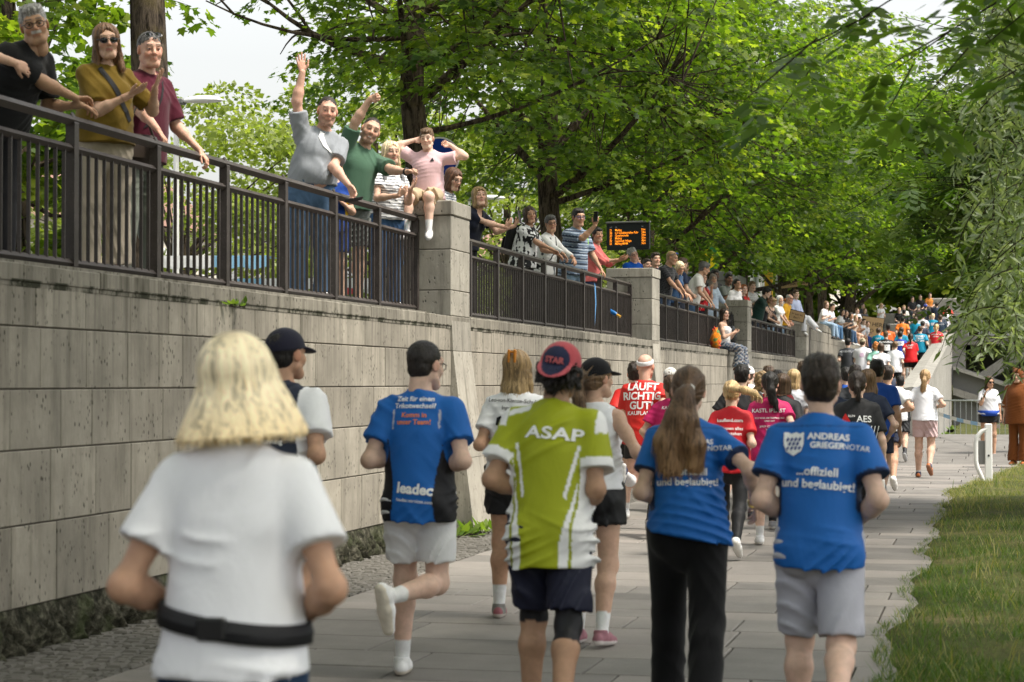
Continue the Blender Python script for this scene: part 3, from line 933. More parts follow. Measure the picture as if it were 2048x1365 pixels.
pinnate_tree('green ash reaching from the right over the ramp', (3.6, 24, 0),
             [(3.6, (-.95, 24.5, 4.6), .05), (3.2, (-.7, 23, 3.7), .045), (2.8, (-.2, 22.5, 2.9), .04), (4, (-.3, 25, 5.6), .045), (3.4, (.4, 26, 3.6), .04), (4.4, (.2, 22.5, 4.6), .04), (2.8, (.6, 24, 3.0), .03), (4.6, (.6, 25, 6.0), .03)],
             1500, 50, 5.5)
pinnate_tree('dark ash boughs hanging down from the top right corner', (3.4, 9.5, 0),
             [(4.3, (-1.0, 11.5, 3.45), .03), (4.2, (-.55, 12.0, 3.40), .035), (4.4, (-1.4, 13, 4.0), .03), (4.0, (.15, 11.5, 3.25), .03), (4.6, (-.9, 10.5, 3.55), .03), (4.5, (-.2, 9.8, 3.4), .03), (4.4, (.1, 12.5, 3.7), .03)],
             100, 51, 5)

# unseen crowns added above the top of the frame to shade the near path
def shade_crown(parent, centre, radii, n, size, seed, mat):
    r = np.random.default_rng(seed); o = Vector(parent.location)
    d = rnd_dirs(r, n); P = np.array(centre) + d * np.array(radii) * (r.uniform(.3, 1, (n, 1)) ** .5) - np.array(o)
    place_leaves('shade_leaves', LEAF_OVAL, P, rnd_dirs(r, n) * [1, 1, .5], np.tile([0, 0, 1.0], (n, 1)) + r.normal(0, .4, (n, 3)), size * r.uniform(.7, 1.3, n), r.uniform(.2, .8, n), mat, parent)
ash_near = [x for x in bpy.data.objects if x.get('label', '').startswith('dark ash boughs')][0]
shade_crown(ash_near, (1.5, 2.5, 9.4), (8.0, 12.0, 2.3), 12000, .42, 70, M_ASH)
tm = maple('unseen maple added near the camera to shade the first railing', -8.2, 8.6, ZP, .2, [(3.5, -2.5, 1.2, 8.2, .09), (3.8, 1.5, 1.5, 8.6, .08)], (-8.0, 9.2, 8.6, 3.4, 4.2, 2.6, 6.6), 120, 26, .16, far=True, seed=15)  # extra maple out of view, put here to shade the wall and railing
shade_crown(tm, (-7.2, 10.2, 8.8), (3.6, 4.6, 2.0), 1500, .40, 71, M_MAPLE)

# grass: one mass of blades on the lawn, thinning and drying away from the camera
def grass():
    r = np.random.default_rng(60)
    n = 75000
    y = 9.6 + (r.uniform(0, 1, n) ** 1.5) * 30
    x0 = np.array([GE(v) for v in y])
    x = x0 - .05 + (r.uniform(0, 1, n) ** 1.25) * 2.9
    z = np.array([lawn_z(a, b) for a, b in zip(x, y)])
    z[x < x0] = 0
    patch = np.sin(x * 2.1 + y * .9) * np.sin(y * 1.3 - x * 1.7) + .6 * np.sin(x * 5.3 + y * 3.7)
    dry = np.clip((y - 17) / 12, 0, 1) * .60 + np.clip(patch - .1, 0, 1) * .25 + .04
    keep = r.uniform(0, 1, n) > np.clip((patch - .45) * 1.4, 0, .85)
    h = r.uniform(.03, .088, n) * (1 + .45 * patch) * np.where(x - x0 < .12, .75, 1)
    P = np.stack([x, y, z - .005], 1)[keep]
    a = r.uniform(0, 6.28, n)
    D = np.stack([np.cos(a) * .55, np.sin(a) * .55, np.ones(n)], 1)[keep] + r.normal(0, .15, (keep.sum(), 3))
    N = np.stack([np.cos(a), np.sin(a), -.3 * np.ones(n)], 1)[keep] + r.normal(0, .5, (keep.sum(), 3))
    sh = np.where(r.uniform(0, 1, n) < dry + .06, r.uniform(.75, 1, n), r.uniform(.1, .6, n))[keep]
    # taller dry stems standing out of the turf
    m = 450; y2 = 9.8 + (r.uniform(0, 1, m) ** 1.3) * 26; x2 = np.array([GE(v) for v in y2]) + .02 + (r.uniform(0, 1, m) ** 1.6) * 2.2
    z2 = np.array([lawn_z(a_, b_) for a_, b_ in zip(x2, y2)]); a2 = r.uniform(0, 6.28, m)
    P = np.concatenate([P, np.stack([x2, y2, z2], 1)]); D = np.concatenate([D, np.stack([np.cos(a2) * .45, np.sin(a2) * .45, np.ones(m)], 1)]); N = np.concatenate([N, np.stack([np.cos(a2), np.sin(a2), -.3 * np.ones(m)], 1)])
    hh_ = np.concatenate([h[keep], r.uniform(.09, .18, m)]); sh = np.concatenate([sh, np.where(r.uniform(0, 1, m) < .65, r.uniform(.7, 1, m), r.uniform(.3, .6, m))])
    tmpl = (np.array([(-.028, 0, 0), (.028, 0, 0), (.022, .55, .03), (-.022, .55, .03), (0, 1, .16)], np.float32), np.array([(0, 1, 2), (0, 2, 3), (3, 2, 4)], np.int32))
    o = place_leaves('grass', tmpl, P, D, N, hh_, sh, M_GRASS, None)
    tag(o, 'tufted summer grass on the bank right of the path', 'grass', kind='stuff')
grass()

def weeds(label, spots, seed, k_=1.0):
    r = random.Random(seed)
    t = thing('weed_plant', label, 'plant', spots[0], group='weeds at the foot of the wall')
    o = Vector(spots[0]); P = []; D = []; N = []; S = []; SH = []; b = MB()
    for s in spots:
        for k in range(26):
            a = r.uniform(0, 6.28); e = r.uniform(.2, 1.2)
            d = Vector((math.cos(a) * math.cos(e), math.sin(a) * math.cos(e), math.sin(e)))
            p = Vector(s) - o + Vector((r.gauss(0, .06) * k_, r.gauss(0, .09), 0))
            b.tube([p, p + d * .06 * k_], [.004, .003], 3, cap=False)
            P.append((p + d * .03)[:]); D.append(d[:]); N.append((-d.x, -d.y, 1)); S.append(r.uniform(.09, .2) * k_); SH.append(r.uniform(.3, .9))
    tag(b.build('stems', M_TWIG, t), kind='stuff')
    place_leaves('leaves', LEAF_OVAL, P, D, N, S, SH, M_ASH, t)
weeds('green weeds at the near foot of the first buttress', [(-5.18, 19.6, 0), (-5.3, 19.3, 0), (-5.28, 18.7, 0), (-5.1, 19.9, 0)], 1)
weeds('green weeds beyond the first buttress by the wall', [(-5.1, 20.8, 0), (-5.25, 21.5, .05), (-5.2, 22.3, 0)], 2)
weeds('small tuft of weeds growing from the wall coping joint', [(-5.385, 13.75, 2.10)], 3, .45)
weeds('weeds at the near end of the ramp parapet', [(-1.3, 46.5, 0), (-1.3, 50, 0), (-1.25, 58, 0), (-1.25, 66, 0)], 4)
# ================================================================== people: implicit surfaces meshed with surface nets
def vec(*a): return np.array(a, np.float64)
def unit(v):
    v = np.asarray(v, np.float64); return v / (np.linalg.norm(v) + 1e-9)
def rotx(d): a = R(d); return np.array([[1, 0, 0], [0, math.cos(a), -math.sin(a)], [0, math.sin(a), math.cos(a)]])
def roty(d): a = R(d); return np.array([[math.cos(a), 0, math.sin(a)], [0, 1, 0], [-math.sin(a), 0, math.cos(a)]])
def rotz(d): a = R(d); return np.array([[math.cos(a), -math.sin(a), 0], [math.sin(a), math.cos(a), 0], [0, 0, 1]])

def cone(a, b, ra, rb, flat=None, kf=1.0, clip=(), k=None):
    return ('c', np.asarray(a, float), np.asarray(b, float), ra, rb, None if flat is None else unit(flat), kf, clip, k)
def ell(c, r, Rm=None, clip=(), k=None):
    return ('e', np.asarray(c, float), np.asarray(r, float), np.eye(3) if Rm is None else Rm, clip, k)

_SN_OFF = [(0, 0, 0), (1, 0, 0), (0, 1, 0), (1, 1, 0), (0, 0, 1), (1, 0, 1), (0, 1, 1), (1, 1, 1)]
_SN_EDGE = [(0, 1), (2, 3), (4, 5), (6, 7), (0, 2), (1, 3), (4, 6), (5, 7), (0, 4), (1, 5), (2, 6), (3, 7)]

class Field:
    def __init__(s, prims, h, pad=.03):
        lo = np.full(3, 1e9); hi = np.full(3, -1e9)
        for p in prims:
            a, b = s.bounds(p); lo = np.minimum(lo, a); hi = np.maximum(hi, b)
        s.h = h; s.lo = lo - pad - 2 * h
        n = np.ceil((hi + pad + 2 * h - s.lo) / h).astype(int) + 1
        s.ax = [s.lo[i] + np.arange(n[i]) * h for i in range(3)]
        s.d = np.full(n, 9.0, np.float32)
    @staticmethod
    def bounds(p):
        if p[0] == 'c':
            _, a, b, ra, rb, fl, kf, cl, k = p
            r = max(ra, rb) * max(1, kf)
            return np.minimum(a, b) - r, np.maximum(a, b) + r
        _, c, r, Rm, cl, k = p
        e = np.abs(Rm) @ r
        return c - e, c + e
    def sub(s, lo, hi):
        sl = []
        for i in range(3):
            a = max(0, int((lo[i] - s.lo[i]) / s.h)); b = min(len(s.ax[i]), int((hi[i] - s.lo[i]) / s.h) + 2)
            if b <= a: return None
            sl.append(slice(a, b))
        return tuple(sl)
    def pts(s, sl):
        x = s.ax[0][sl[0]].astype(np.float32)[:, None, None]; y = s.ax[1][sl[1]].astype(np.float32)[None, :, None]; z = s.ax[2][sl[2]].astype(np.float32)[None, None, :]
        return x, y, z
    def dist(s, p, x, y, z):
        if p[0] == 'c':
            _, a, b, ra, rb, fl, kf, clip, k = p
            qx, qy, qz = x - a[0], y - a[1], z - a[2]
            v = b - a
            if fl is not None:
                g = 1 / kf - 1
                q = (qx * fl[0] + qy * fl[1] + qz * fl[2]) * g
                qx, qy, qz = qx + fl[0] * q, qy + fl[1] * q, qz + fl[2] * q
                v = v + fl * (v @ fl) * g
            L = max(v @ v, 1e-9)
            t = np.clip((qx * v[0] + qy * v[1] + qz * v[2]) / L, 0, 1)
            d = np.sqrt((qx - v[0] * t) ** 2 + (qy - v[1] * t) ** 2 + (qz - v[2] * t) ** 2) - (ra + (rb - ra) * t)
            if fl is not None: d = d * min(1, (kf + 1) / 2)
        else:
            _, c, r, Rm, clip, k = p
            qx, qy, qz = x - c[0], y - c[1], z - c[2]
            u = [(qx * Rm[0, i] + qy * Rm[1, i] + qz * Rm[2, i]) / r[i] for i in range(3)]
            d = (np.sqrt(u[0] ** 2 + u[1] ** 2 + u[2] ** 2) - 1) * min(r)
        for (pt, nn) in clip:
            d = np.maximum(d, (x - pt[0]) * nn[0] + (y - pt[1]) * nn[1] + (z - pt[2]) * nn[2])
        return d
    def add(s, prims, k=.03):
        for p in prims:
            kk = p[-1] if p[-1] is not None else k
            a, b = s.bounds(p); m = kk + 2 * s.h
            sl = s.sub(a - m, b + m)
            if sl is None: continue
            d = s.dist(p, *s.pts(sl))
            o = s.d[sl]
            if kk > 0:
                hh = np.maximum(kk - np.abs(d - o), 0) / kk
                s.d[sl] = np.minimum(d, o) - hh * hh * kk * .25
            else: s.d[sl] = np.minimum(d, o)
        return s
    def cut(s, prims, k=.01):
        for p in prims:
            a, b = s.bounds(p); m = k + 2 * s.h
            sl = s.sub(a - m, b + m)
            if sl is None: continue
            d = -s.dist(p, *s.pts(sl)); o = s.d[sl]
            hh = np.maximum(k - np.abs(d - o), 0) / max(k, 1e-6)
            s.d[sl] = np.maximum(d, o) + hh * hh * k * .25
        return s
    def plane(s, pt, nn):
        x, y, z = s.pts((slice(None),) * 3)
        s.d = np.maximum(s.d, (x - pt[0]) * nn[0] + (y - pt[1]) * nn[1] + (z - pt[2]) * nn[2]); return s
    def warp(s, fn):
        """add fn(points) near the surface"""
        i = np.argwhere(np.abs(s.d) < .05)
        if len(i) == 0: return s
        P = s.lo + i * s.h
        s.d[i[:, 0], i[:, 1], i[:, 2]] += fn(P).astype(np.float32)
        return s
    def mesh(s):
        d = s.d; neg = d < 0
        n = np.array(d.shape)
        c = np.zeros(n - 1, np.int8)
        for o in _SN_OFF:
            c += neg[o[0]:n[0] - 1 + o[0], o[1]:n[1] - 1 + o[1], o[2]:n[2] - 1 + o[2]]
        cells = np.argwhere((c > 0) & (c < 8))
        if len(cells) == 0: return np.zeros((0, 3)), np.zeros((0, 4), int)
        idx = np.full(n - 1, -1, np.int32)
        idx[cells[:, 0], cells[:, 1], cells[:, 2]] = np.arange(len(cells))
        cv = np.stack([d[cells[:, 0] + o[0], cells[:, 1] + o[1], cells[:, 2] + o[2]] for o in _SN_OFF], 1)
        acc = np.zeros((len(cells), 3)); cnt = np.zeros(len(cells))
        off = np.array(_SN_OFF, float)
        for a, b in _SN_EDGE:
            va, vb = cv[:, a], cv[:, b]
            m = (va < 0) != (vb < 0)
            t = np.where(m, va / np.where(m, va - vb, 1), 0)
            acc += np.where(m[:, None], off[a] + (off[b] - off[a]) * t[:, None], 0); cnt += m
        V = s.lo + (cells + acc / cnt[:, None]) * s.h
        F = []
        for axis in range(3):
            u, v = [(1, 2), (2, 0), (0, 1)][axis]
            sl0 = [slice(None)] * 3; sl1 = [slice(None)] * 3
            sl0[axis] = slice(0, -1); sl1[axis] = slice(1, None)
            A = neg[tuple(sl0)]; B = neg[tuple(sl1)]
            e = np.argwhere(A != B)
            e = e[(e[:, u] > 0) & (e[:, v] > 0) & (e[:, u] < n[u] - 1) & (e[:, v] < n[v] - 1)]
            q = []
            for du, dv in ((1, 1), (0, 1), (0, 0), (1, 0)):
                g = e.copy(); g[:, u] -= du; g[:, v] -= dv
                q.append(idx[g[:, 0], g[:, 1], g[:, 2]])
            q = np.stack(q, 1)
            fl = A[e[:, 0], e[:, 1], e[:, 2]]
            q = np.where(fl[:, None], q, q[:, ::-1])
            F.append(q)
        F = np.concatenate(F)
        return V, F[(F >= 0).all(1)]

_SNZ = np.random.default_rng(99).normal(size=(64, 3)); _SNP = np.random.default_rng(98).uniform(0, 6.28, 64)
def snoise(P, f, seed=0, n=6):
    """cheap smooth noise about -1..1; f is a frequency per axis"""
    Q = P * np.asarray(f); o = np.zeros(len(P))
    for i in range(n):
        j = (seed * 7 + i * 5) % 64
        o += np.sin(Q @ _SNZ[j] + _SNP[j] + 1.1 * np.sin(Q @ _SNZ[(j + 3) % 64] * .6 + _SNP[(j + 9) % 64]))
    return o / (n ** .5) * .8

def folds(P, amp, seed, dirs=((1, 0, .7), (-1, 0, .7), (.2, 0, 1))):
    """drapery: ridged waves in a few directions, faded in and out"""
    o = np.zeros(len(P))
    for i, dv in enumerate(dirs):
        dv = unit(dv)
        du = unit(np.cross(dv, (0, 1, 0)))
        Q = np.stack([P @ dv * 7, P @ du * 2.2, P[:, 1] * 5], 1)
        ph = snoise(Q, (1, 1, 1), seed + i * 3, 4) * 1.6
        w = np.sin((P @ dv) * (40 + 11 * i) + ph * 2.6 + i)
        m = np.clip(snoise(Q * [1.1, 1.3, 1.2], (1, 1, 1), seed + 11 + i, 4) * 1.3 - .22, 0, 1)
        o += (.5 + .5 * np.cos(np.pi * np.abs(w))) ** 1.3 * m
    return -amp * o

HAIRC = dict(black=(.010, .008, .007), dark=(.022, .014, .010), brown=(.055, .032, .018), lbrown=(.12, .072, .038), blond=(.42, .29, .145), dblond=(.25, .165, .08),
             grey=(.26, .25, .24), dgrey=(.09, .085, .082), white=(.52, .51, .50), red=(.20, .065, .02), orange=(.36, .13, .03), wblond=(.62, .49, .31))
SKIN = dict(fair=(.66, .445, .345), mid=(.57, .36, .26), tan=(.49, .285, .185), olive=(.43, .255, .16), brown=(.21, .11, .066), dark=(.09, .05, .033), red=(.64, .375, .28))

def unit_rows(v): return v / (np.linalg.norm(v, axis=1, keepdims=True) + 1e-9)
def ik(S, T, l1, l2, pole):
    S = np.asarray(S, float); v = np.asarray(T, float) - S; L = np.linalg.norm(v); L2 = min(L, (l1 + l2) * .995); u = v / (L + 1e-9)
    a = (l1 * l1 - l2 * l2 + L2 * L2) / (2 * L2); hgt = math.sqrt(max(0, l1 * l1 - a * a))
    p = np.asarray(pole, float); p = unit(p - u * (p @ u))
    return S + u * a + p * hgt, S + u * L2

ARMS = dict(down=((.16, .0, -1), (.05, .22, -1)), jog=((.24, -.36, -.9), (-.34, .86, .12)), back=((.25, -.75, -.62), (-.2, .75, -.45)), fwd=((.16, .35, -.9), (-.4, .7, .55)),
            side=((.5, -.2, -.9), (-.3, .6, -.55)), wide=((.55, -.35, -.75), (-.55, .8, -.1)), up=((.25, .1, .95), (.1, .05, 1)), hang=((.25, -.1, -1), (.1, .25, -.9)),
            chest=((.25, .25, -.92), (-.75, .6, .55)), chin=((.15, .55, -.85), (-.35, .25, .95)), cross=((.3, .35, -.9), (-.95, .3, .1)), lap=((.2, .3, -.95), (-.5, .75, -.3)))
LEGS = dict(stand=((1, 2), (-1, 3)), runL=((-6, 98), (14, 22)), runR=((14, 22), (-6, 98)), stepL=((24, 34), (-22, 22)), stepR=((-22, 22), (24, 34)), jogL=((2, 62), (6, 14)), jogR=((6, 14), (2, 62)),
            sit=((84, 80), (80, 84)), sitx=((86, 60), (98, 60)))

def person(label, loc, yaw, H=1.72, sex='m', lod=1, skin='fair', hair=('short', 'brown'), legs='stand', arms=('down', 'down'), hands=('relax', 'relax'),
           lean=0, side=0, twist=0, head=(0, 0, 0), build=1.0, belly=0, top=None, bottom=None, shoes=None, socks=None, cap=None, glasses=None, prints=(), beard=None,
           hp=None, air=0, group=None, seed=None, smile=False, parts=(), hdir=None, mat_top=None):
    """a figure facing +Y turned by yaw; returns dict of frames and objects"""
    kx = H / 1.75
    build = 1 + (build - 1) * .6; belly = belly * .65
    seed = seed if seed is not None else int(abs(loc[0] * 37 + loc[1] * 91)) % 50
    sk = np.array(SKIN[skin] if isinstance(skin, str) else skin)
    fem = sex == 'f'
    hb = {0: .0115, 1: .0155, 2: .024}[lod]; hh = {0: .0049, 1: .0075, 2: .013}[lod]; hd = {0: .0052, 1: .0085, 2: .014}[lod]
    W2L = lambda p: (rotz(-yaw) @ (np.asarray(p, float) - np.asarray(loc, float)))
    D2L = lambda v: rotz(-yaw) @ np.asarray(v, float)
    # ---- skeleton
    th, sh_, ft = .435 * kx, .415 * kx, .075 * kx
    lg = LEGS[legs] if isinstance(legs, str) else legs
    hw = .088 * kx * (1.05 if fem else 1.0) * (.6 + .4 * build)
    def legchain(i, P):
        t, k = lg[i][:2]; ab = lg[i][2] if len(lg[i]) > 2 else 2
        sx = -1 if i == 0 else 1
        hip = P + vec(sx * hw, 0, -.03 * kx)
        td = rotx(t) @ roty(0) @ vec(0, 0, -1); td = unit(td + vec(sx * math.tan(R(ab)), 0, 0) * .6)
        knee = hip + td * th
        lat = lg[i][4] if len(lg[i]) > 4 else 0
        sd = unit(rotx(t - k) @ vec(0, 0, -1) + vec(sx * .01 + lat, 0, 0))
        ank = knee + sd * sh_
        toe = rotx((t - k) * (.9 if t - k < -20 else .3)) @ vec(0, 1, 0); toe = unit(toe + vec(sx * .12, 0, 0))
        if lg is LEGS['sit'] or lg is LEGS['sitx']: toe = unit(vec(sx * .15, 1, -.2))
        elif len(lg[i]) > 3 and lg[i][3] is not None: toe = unit(vec(sx * .15, 1, lg[i][3]))
        return hip, knee, ank, toe
    P = np.zeros(3)
    ch = [legchain(i, P) for i in (0, 1)]
    if hp is None:
        low = min((c[2] - unit(np.cross(c[3], np.cross(vec(0, 0, 1), c[3]))) * ft)[2] + min(0, c[3][2] * .15 * kx) for c in ch)
        hp = -low + air
    P = vec(0, 0, hp); ch = [legchain(i, P) for i in (0, 1)]
    Rc = rotz(twist) @ roty(side) @ rotx(-lean); Rm = rotz(twist * .5) @ roty(side * .5) @ rotx(-lean * .5)
    sw = (.150 if fem else .170) * kx * (.7 + .3 * build)
    waist = P + Rm @ vec(0, 0, .15 * kx)
    C = waist + Rc @ vec(0, 0, .185 * kx); Nk = waist + Rc @ vec(0, -.005, .362 * kx)
    S = [waist + Rc @ vec(sx * sw, -.005, .278 * kx) for sx in (-1, 1)]
    Rh = rotz(head[0]) @ rotx(head[1]) @ roty(head[2])
    hc = Nk + (Rc @ vec(0, .01, .055) + Rh @ vec(0, .022, .105)) * kx
    hs = kx * (1.01 if fem else 1.03)
    if H < 1.5: hs = kx * 1.0 + (1.5 - H) * .55
    ua, fa, ha = .285 * kx, .245 * kx, .185 * kx
    A = []
    for i in (0, 1):
        sx = -1 if i == 0 else 1
        a = arms[i]
        s = S[i]
        if isinstance(a, str): a = ARMS[a]
        hu = hn = None
        if isinstance(a, dict):
            T = np.asarray(a['t'], float) if 'local' in a else W2L(a['t'])
            pole = a.get('pole', (sx * .5, -.4, -.8))
            e, w = ik(s, T, ua, fa, pole)
            hu = D2L(a['hu']) if 'hu' in a else None; hn = D2L(a['hn']) if 'hn' in a else None
        else:
            u = unit(Rc @ (np.array(a[0]) * [sx, 1, 1])); f_ = unit(Rc @ (np.array(a[1]) * [sx, 1, 1]))
            e = s + u * ua; w = e + f_ * fa
            if len(a) > 2: hu = np.array(a[2]) * [sx, 1, 1]
            if len(a) > 3: hn = np.array(a[3]) * [sx, 1, 1]
        fd = unit(w - e)
        hu = fd if hu is None else unit(hu)
        if hn is None: hn = Rc @ vec(-sx, 0, -.15)
        hn = unit(hn - hu * (hn @ hu) + 1e-6)
        A.append((s, e, w, hu, hn))
    b = build
    X, Yd = Rc @ vec(1, 0, 0), Rc @ vec(0, 1, 0)
    up = Rc @ vec(0, 0, 1)
    def torso(t=0.0, loose=0.0, seat=0.0):
        """trunk prims grown by t, with loose extra girth lower down"""
        wf = (.82 if fem else .95)
        o = [cone(P + vec(0, 0, -.05 * kx), waist, .158 * kx * b * (1.04 if fem else .97) + t + loose, .130 * kx * b * wf + t + loose, Yd, .68),
             cone(waist, C + up * .03 * kx, .130 * kx * b * wf + t + loose, .148 * kx * (.75 + .25 * b) * (.92 if fem else 1.02) + t + loose * .5, Yd, .68),
             cone(S[0] + X * .05 * kx - up * .015, S[1] - X * .05 * kx - up * .015, .062 * kx + t, .062 * kx + t, Yd, .95),
             cone(S[0] + X * .02 * kx + up * .008 * kx, Nk - up * .02 * kx, .045 * kx + t, .054 * kx + t * .8), cone(S[1] - X * .02 * kx + up * .008 * kx, Nk - up * .02 * kx, .045 * kx + t, .054 * kx + t * .8),
             ell(C - Yd * .045 * kx + up * .02, vec(.135, .07, .15) * kx + t, Rc)]
        for sx in (-1, 1):
            o.append(ell(P + vec(sx * .078, -.062, -.055) * kx * [b, 1, 1], vec(.092, .082, .095) * kx * (.8 + .2 * b) + t + seat))
            if fem: o.append(ell(C + (X * sx * .075 + Yd * .085 - up * .015) * kx, vec(.068, .06, .065) * kx + t))
            else: o.append(ell(C + (X * sx * .075 + Yd * .062 + up * .02) * kx, vec(.085, .05, .07) * kx + t))
        if belly: o.append(ell(waist + Yd * (.035 + .05 * belly) * kx - up * .02, vec(.14 + .02 * belly, .10 + .05 * belly, .15) * kx + t))
        return o
    def arm(i, t=0.0):
        s, e, w, hu, hn = A[i]
        bb = .75 + .25 * b; af = (.87 if fem else 1.0) * bb
        m = e + (w - e) * .28
        return [ell(s, vec(.054, .054, .058) * kx * af + t), cone(s, s + (e - s) * .45, .049 * kx * af + t, .046 * kx * af + t), cone(s + (e - s) * .45, e, .046 * kx * af + t, .036 * kx * af + t), ell(e, vec(.036, .038, .036) * kx * af + t), cone(e, m, .037 * kx * af + t, .041 * kx * af + t), cone(m, w, .041 * kx * af + t, .0255 * kx * af + t, hn, .85)]
    def leg(i, t=0.0):
        hip, kn, an, toe = ch[i]; bb = .7 + .3 * b; lf = (1.03 if fem else 1.0) * bb
        sd = unit(an - kn); bk = unit(vec(0, -1, 0) - sd * (-sd[1])); mc = kn + (an - kn) * .3 + bk * .022 * kx
        return [cone(hip + vec(0, 0, .02), kn, .088 * kx * lf + t, .056 * kx * lf + t), cone(kn, mc, .054 * kx * lf + t, .058 * kx * lf + t), cone(mc, an, .058 * kx * lf + t, .036 * kx * lf + t), ell(kn, vec(.055, .057, .06) * kx * lf + t)]
    # ---- body mesh
    foot = []
    for i in (0, 1):
        hip, kn, an, toe = ch[i]; sd = unit(an - kn)
        dn = unit(np.cross(np.cross(toe, unit(kn - an) + 1e-6), toe)) * -1
        if dn @ sd < 0: dn = -dn
        foot.append((an, toe, dn))
    prims = torso() + arm(0) + arm(1) + leg(0) + leg(1) + [cone(Nk - up * .03, hc - Rh @ vec(0, .02, .03) * kx, .056 * kx * (.86 if fem else 1.0), .051 * kx * (.84 if fem else 1.0))]
    for an, toe, dn in foot: prims.append(cone(an + dn * .03 * kx - toe * .03 * kx, an + dn * .045 * kx + toe * .13 * kx, .035 * kx, .026 * kx))
    Fd = Field(prims, hb); Fd.add(prims, .03)
    V, F = Fd.mesh()
    cols = np.tile(sk, (len(V), 1))
    if socks:
        for i in (0, 1):
            hip, kn, an, toe = ch[i]; u = unit(kn - an); t = (V - an) @ u; dd = np.linalg.norm(V - an - np.outer(t, u), axis=1)
            m = (t < socks[0]) & (dd < .11 * kx + np.maximum(0, -t) * 3) & (t > -.15)
            cols[m] = socks[1]
    for sel in parts:              # painted bands: knee sleeves
        i, t0, t1, pc = sel
        hip, kn, an, toe = ch[i]
        m = (np.linalg.norm(V - kn, axis=1) < .2 * kx) & ((V - kn) @ unit(hip - kn) < t1) & ((V - kn) @ unit(an - kn) < -t0) & (np.abs(V[:, 0] - kn[0]) < .1)
        cols[m] = pc
    # ---- head
    hV, hF, hC = build_head(hs, hh, lod, sk, fem, hair, beard, glasses, smile, seed)
    hV = hV @ Rh.T + hc
    lists = [(V, F, cols), (hV, hF, hC)]
    # ---- hands
    for i in (0, 1):
        s, e, w, hu, hn = A[i]; sx = -1 if i == 0 else 1
        mode = hands[i]
        hk = kx * (.92 if fem else 1.0)
        pr, tip = hand_prims(w, hu, hn, np.cross(hu, hn) * sx, mode, hk)
        pr.append(cone(w - unit(w - e) * .05 * kx, w, .030 * kx * (.75 + .25 * b), .0255 * kx, hn, .85))
        f2 = Field(pr, hd, .01); f2.add(pr, .008)
        v2, q2 = f2.mesh()
        lists.append((v2, q2, np.tile(sk * [1.02, .97, .95], (len(v2), 1))))
    off = 0; VV = []; FF = []; CC = []
    for v_, f_, c_ in lists:
        VV.append(v_); FF.append(f_ + off); CC.append(c_); off += len(v_)
    VV = np.concatenate(VV); me = np_mesh('person', VV, np.concatenate(FF), np.concatenate(CC))
    root = link('person', me, M_SKIN, None, loc); root.rotation_euler = (0, 0, R(yaw))
    tag(root, label, 'person', group)
    out = dict(root=root, hc=hc, Rh=Rh, hs=hs, Rc=Rc, C=C, P=P, waist=waist, A=A, ch=ch, kx=kx, S=S, Nk=Nk, W2L=W2L)
    # ---- hair, cap, glasses
    hp_ = build_hair(hair, hs, hh, lod, seed)
    if hp_ is not None:
        hv, hf, hcol = hp_
        me = np_mesh('hair', hv @ Rh.T + hc, hf, hcol, rest=hv); link('hair', me, M_HAIR, root)
    if cap: build_cap(cap, hs, hh, Rh, hc, root)
    if glasses: build_glasses(glasses, hs, Rh, hc, root)
    restf = lambda Q: (Q - C) @ Rc
    # ---- bottoms
    if bottom:
        kind, bc = bottom[0], bottom[1]; ln = bottom[2] if len(bottom) > 2 else .55
        hr = {0: .0095, 1: .014, 2: .023}[lod]
        if kind in ('shorts', 'trousers', 'leggings', 'skirt'):
            t = {'shorts': .016, 'trousers': .010, 'leggings': .004, 'skirt': .02}[kind]
            if lod == 2: t = max(t, .010)
            pr = [cone(P + vec(0, 0, -.05 * kx), waist - (waist - P) * .25, .158 * kx * b * (1.04 if fem else .97) + t, .148 * kx * b * (.84 if fem else .97) + t * .8, Yd, .69)]
            for sx in (-1, 1): pr.append(ell(P + vec(sx * .078, -.062, -.055) * kx * [b, 1, 1], vec(.092, .082, .095) * kx * (.8 + .2 * b) + t))
            if belly: pr.append(ell(waist + Yd * (.03 + .04 * belly) * kx - up * .07, vec(.135 + .02 * belly, .09 + .045 * belly, .10) * kx + t))
            for i in (0, 1):
                hip, kn, an, toe = ch[i]; lf = (1.03 if fem else 1.0) * (.7 + .3 * b)
                if kind == 'shorts':
                    e = hip + (kn - hip) * min(ln, .99); u = unit(kn - hip)
                    pr.append(cone(hip + vec(0, 0, .02), e + u * .05, .090 * kx * lf + t, (.084 - .020 * ln) * kx * lf + t + .012, None, 1, ((e, u),)))
                    if ln > 1: 
                        e2 = kn + (an - kn) * (ln - 1); u2 = unit(an - kn)
                        pr[-1] = cone(hip + vec(0, 0, .02), kn, .090 * kx * lf + t, .066 * kx * lf + t)
                        pr.append(cone(kn, e2 + u2 * .03, .066 * kx * lf + t, .07 * kx * lf + t, None, 1, ((e2, u2),)))
                else:
                    q = leg(i, t); u2 = unit(an - kn)
                    wid = 1.0 if kind == 'leggings' else 1.08
                    if kind == 'trousers':
                        e2 = kn + (an - kn) * .97; q = [cone(hip + vec(0, 0, .02), kn, .088 * kx * lf + t, .068 * kx * lf + t), cone(kn, e2 + u2 * .03, .068 * kx * lf + t, (ln if ln > .03 and ln < .2 else .048) * kx + t, None, 1, ((e2, u2),))] + leg(i, t + .004)[:2]
                    pr += q
            Fb = Field(pr, hr); Fb.add(pr, .025 if kind != 'shorts' else .012)
            wtop = waist - (waist - P) * .22
            Fb.plane(wtop, Rm @ vec(0, 0, 1))
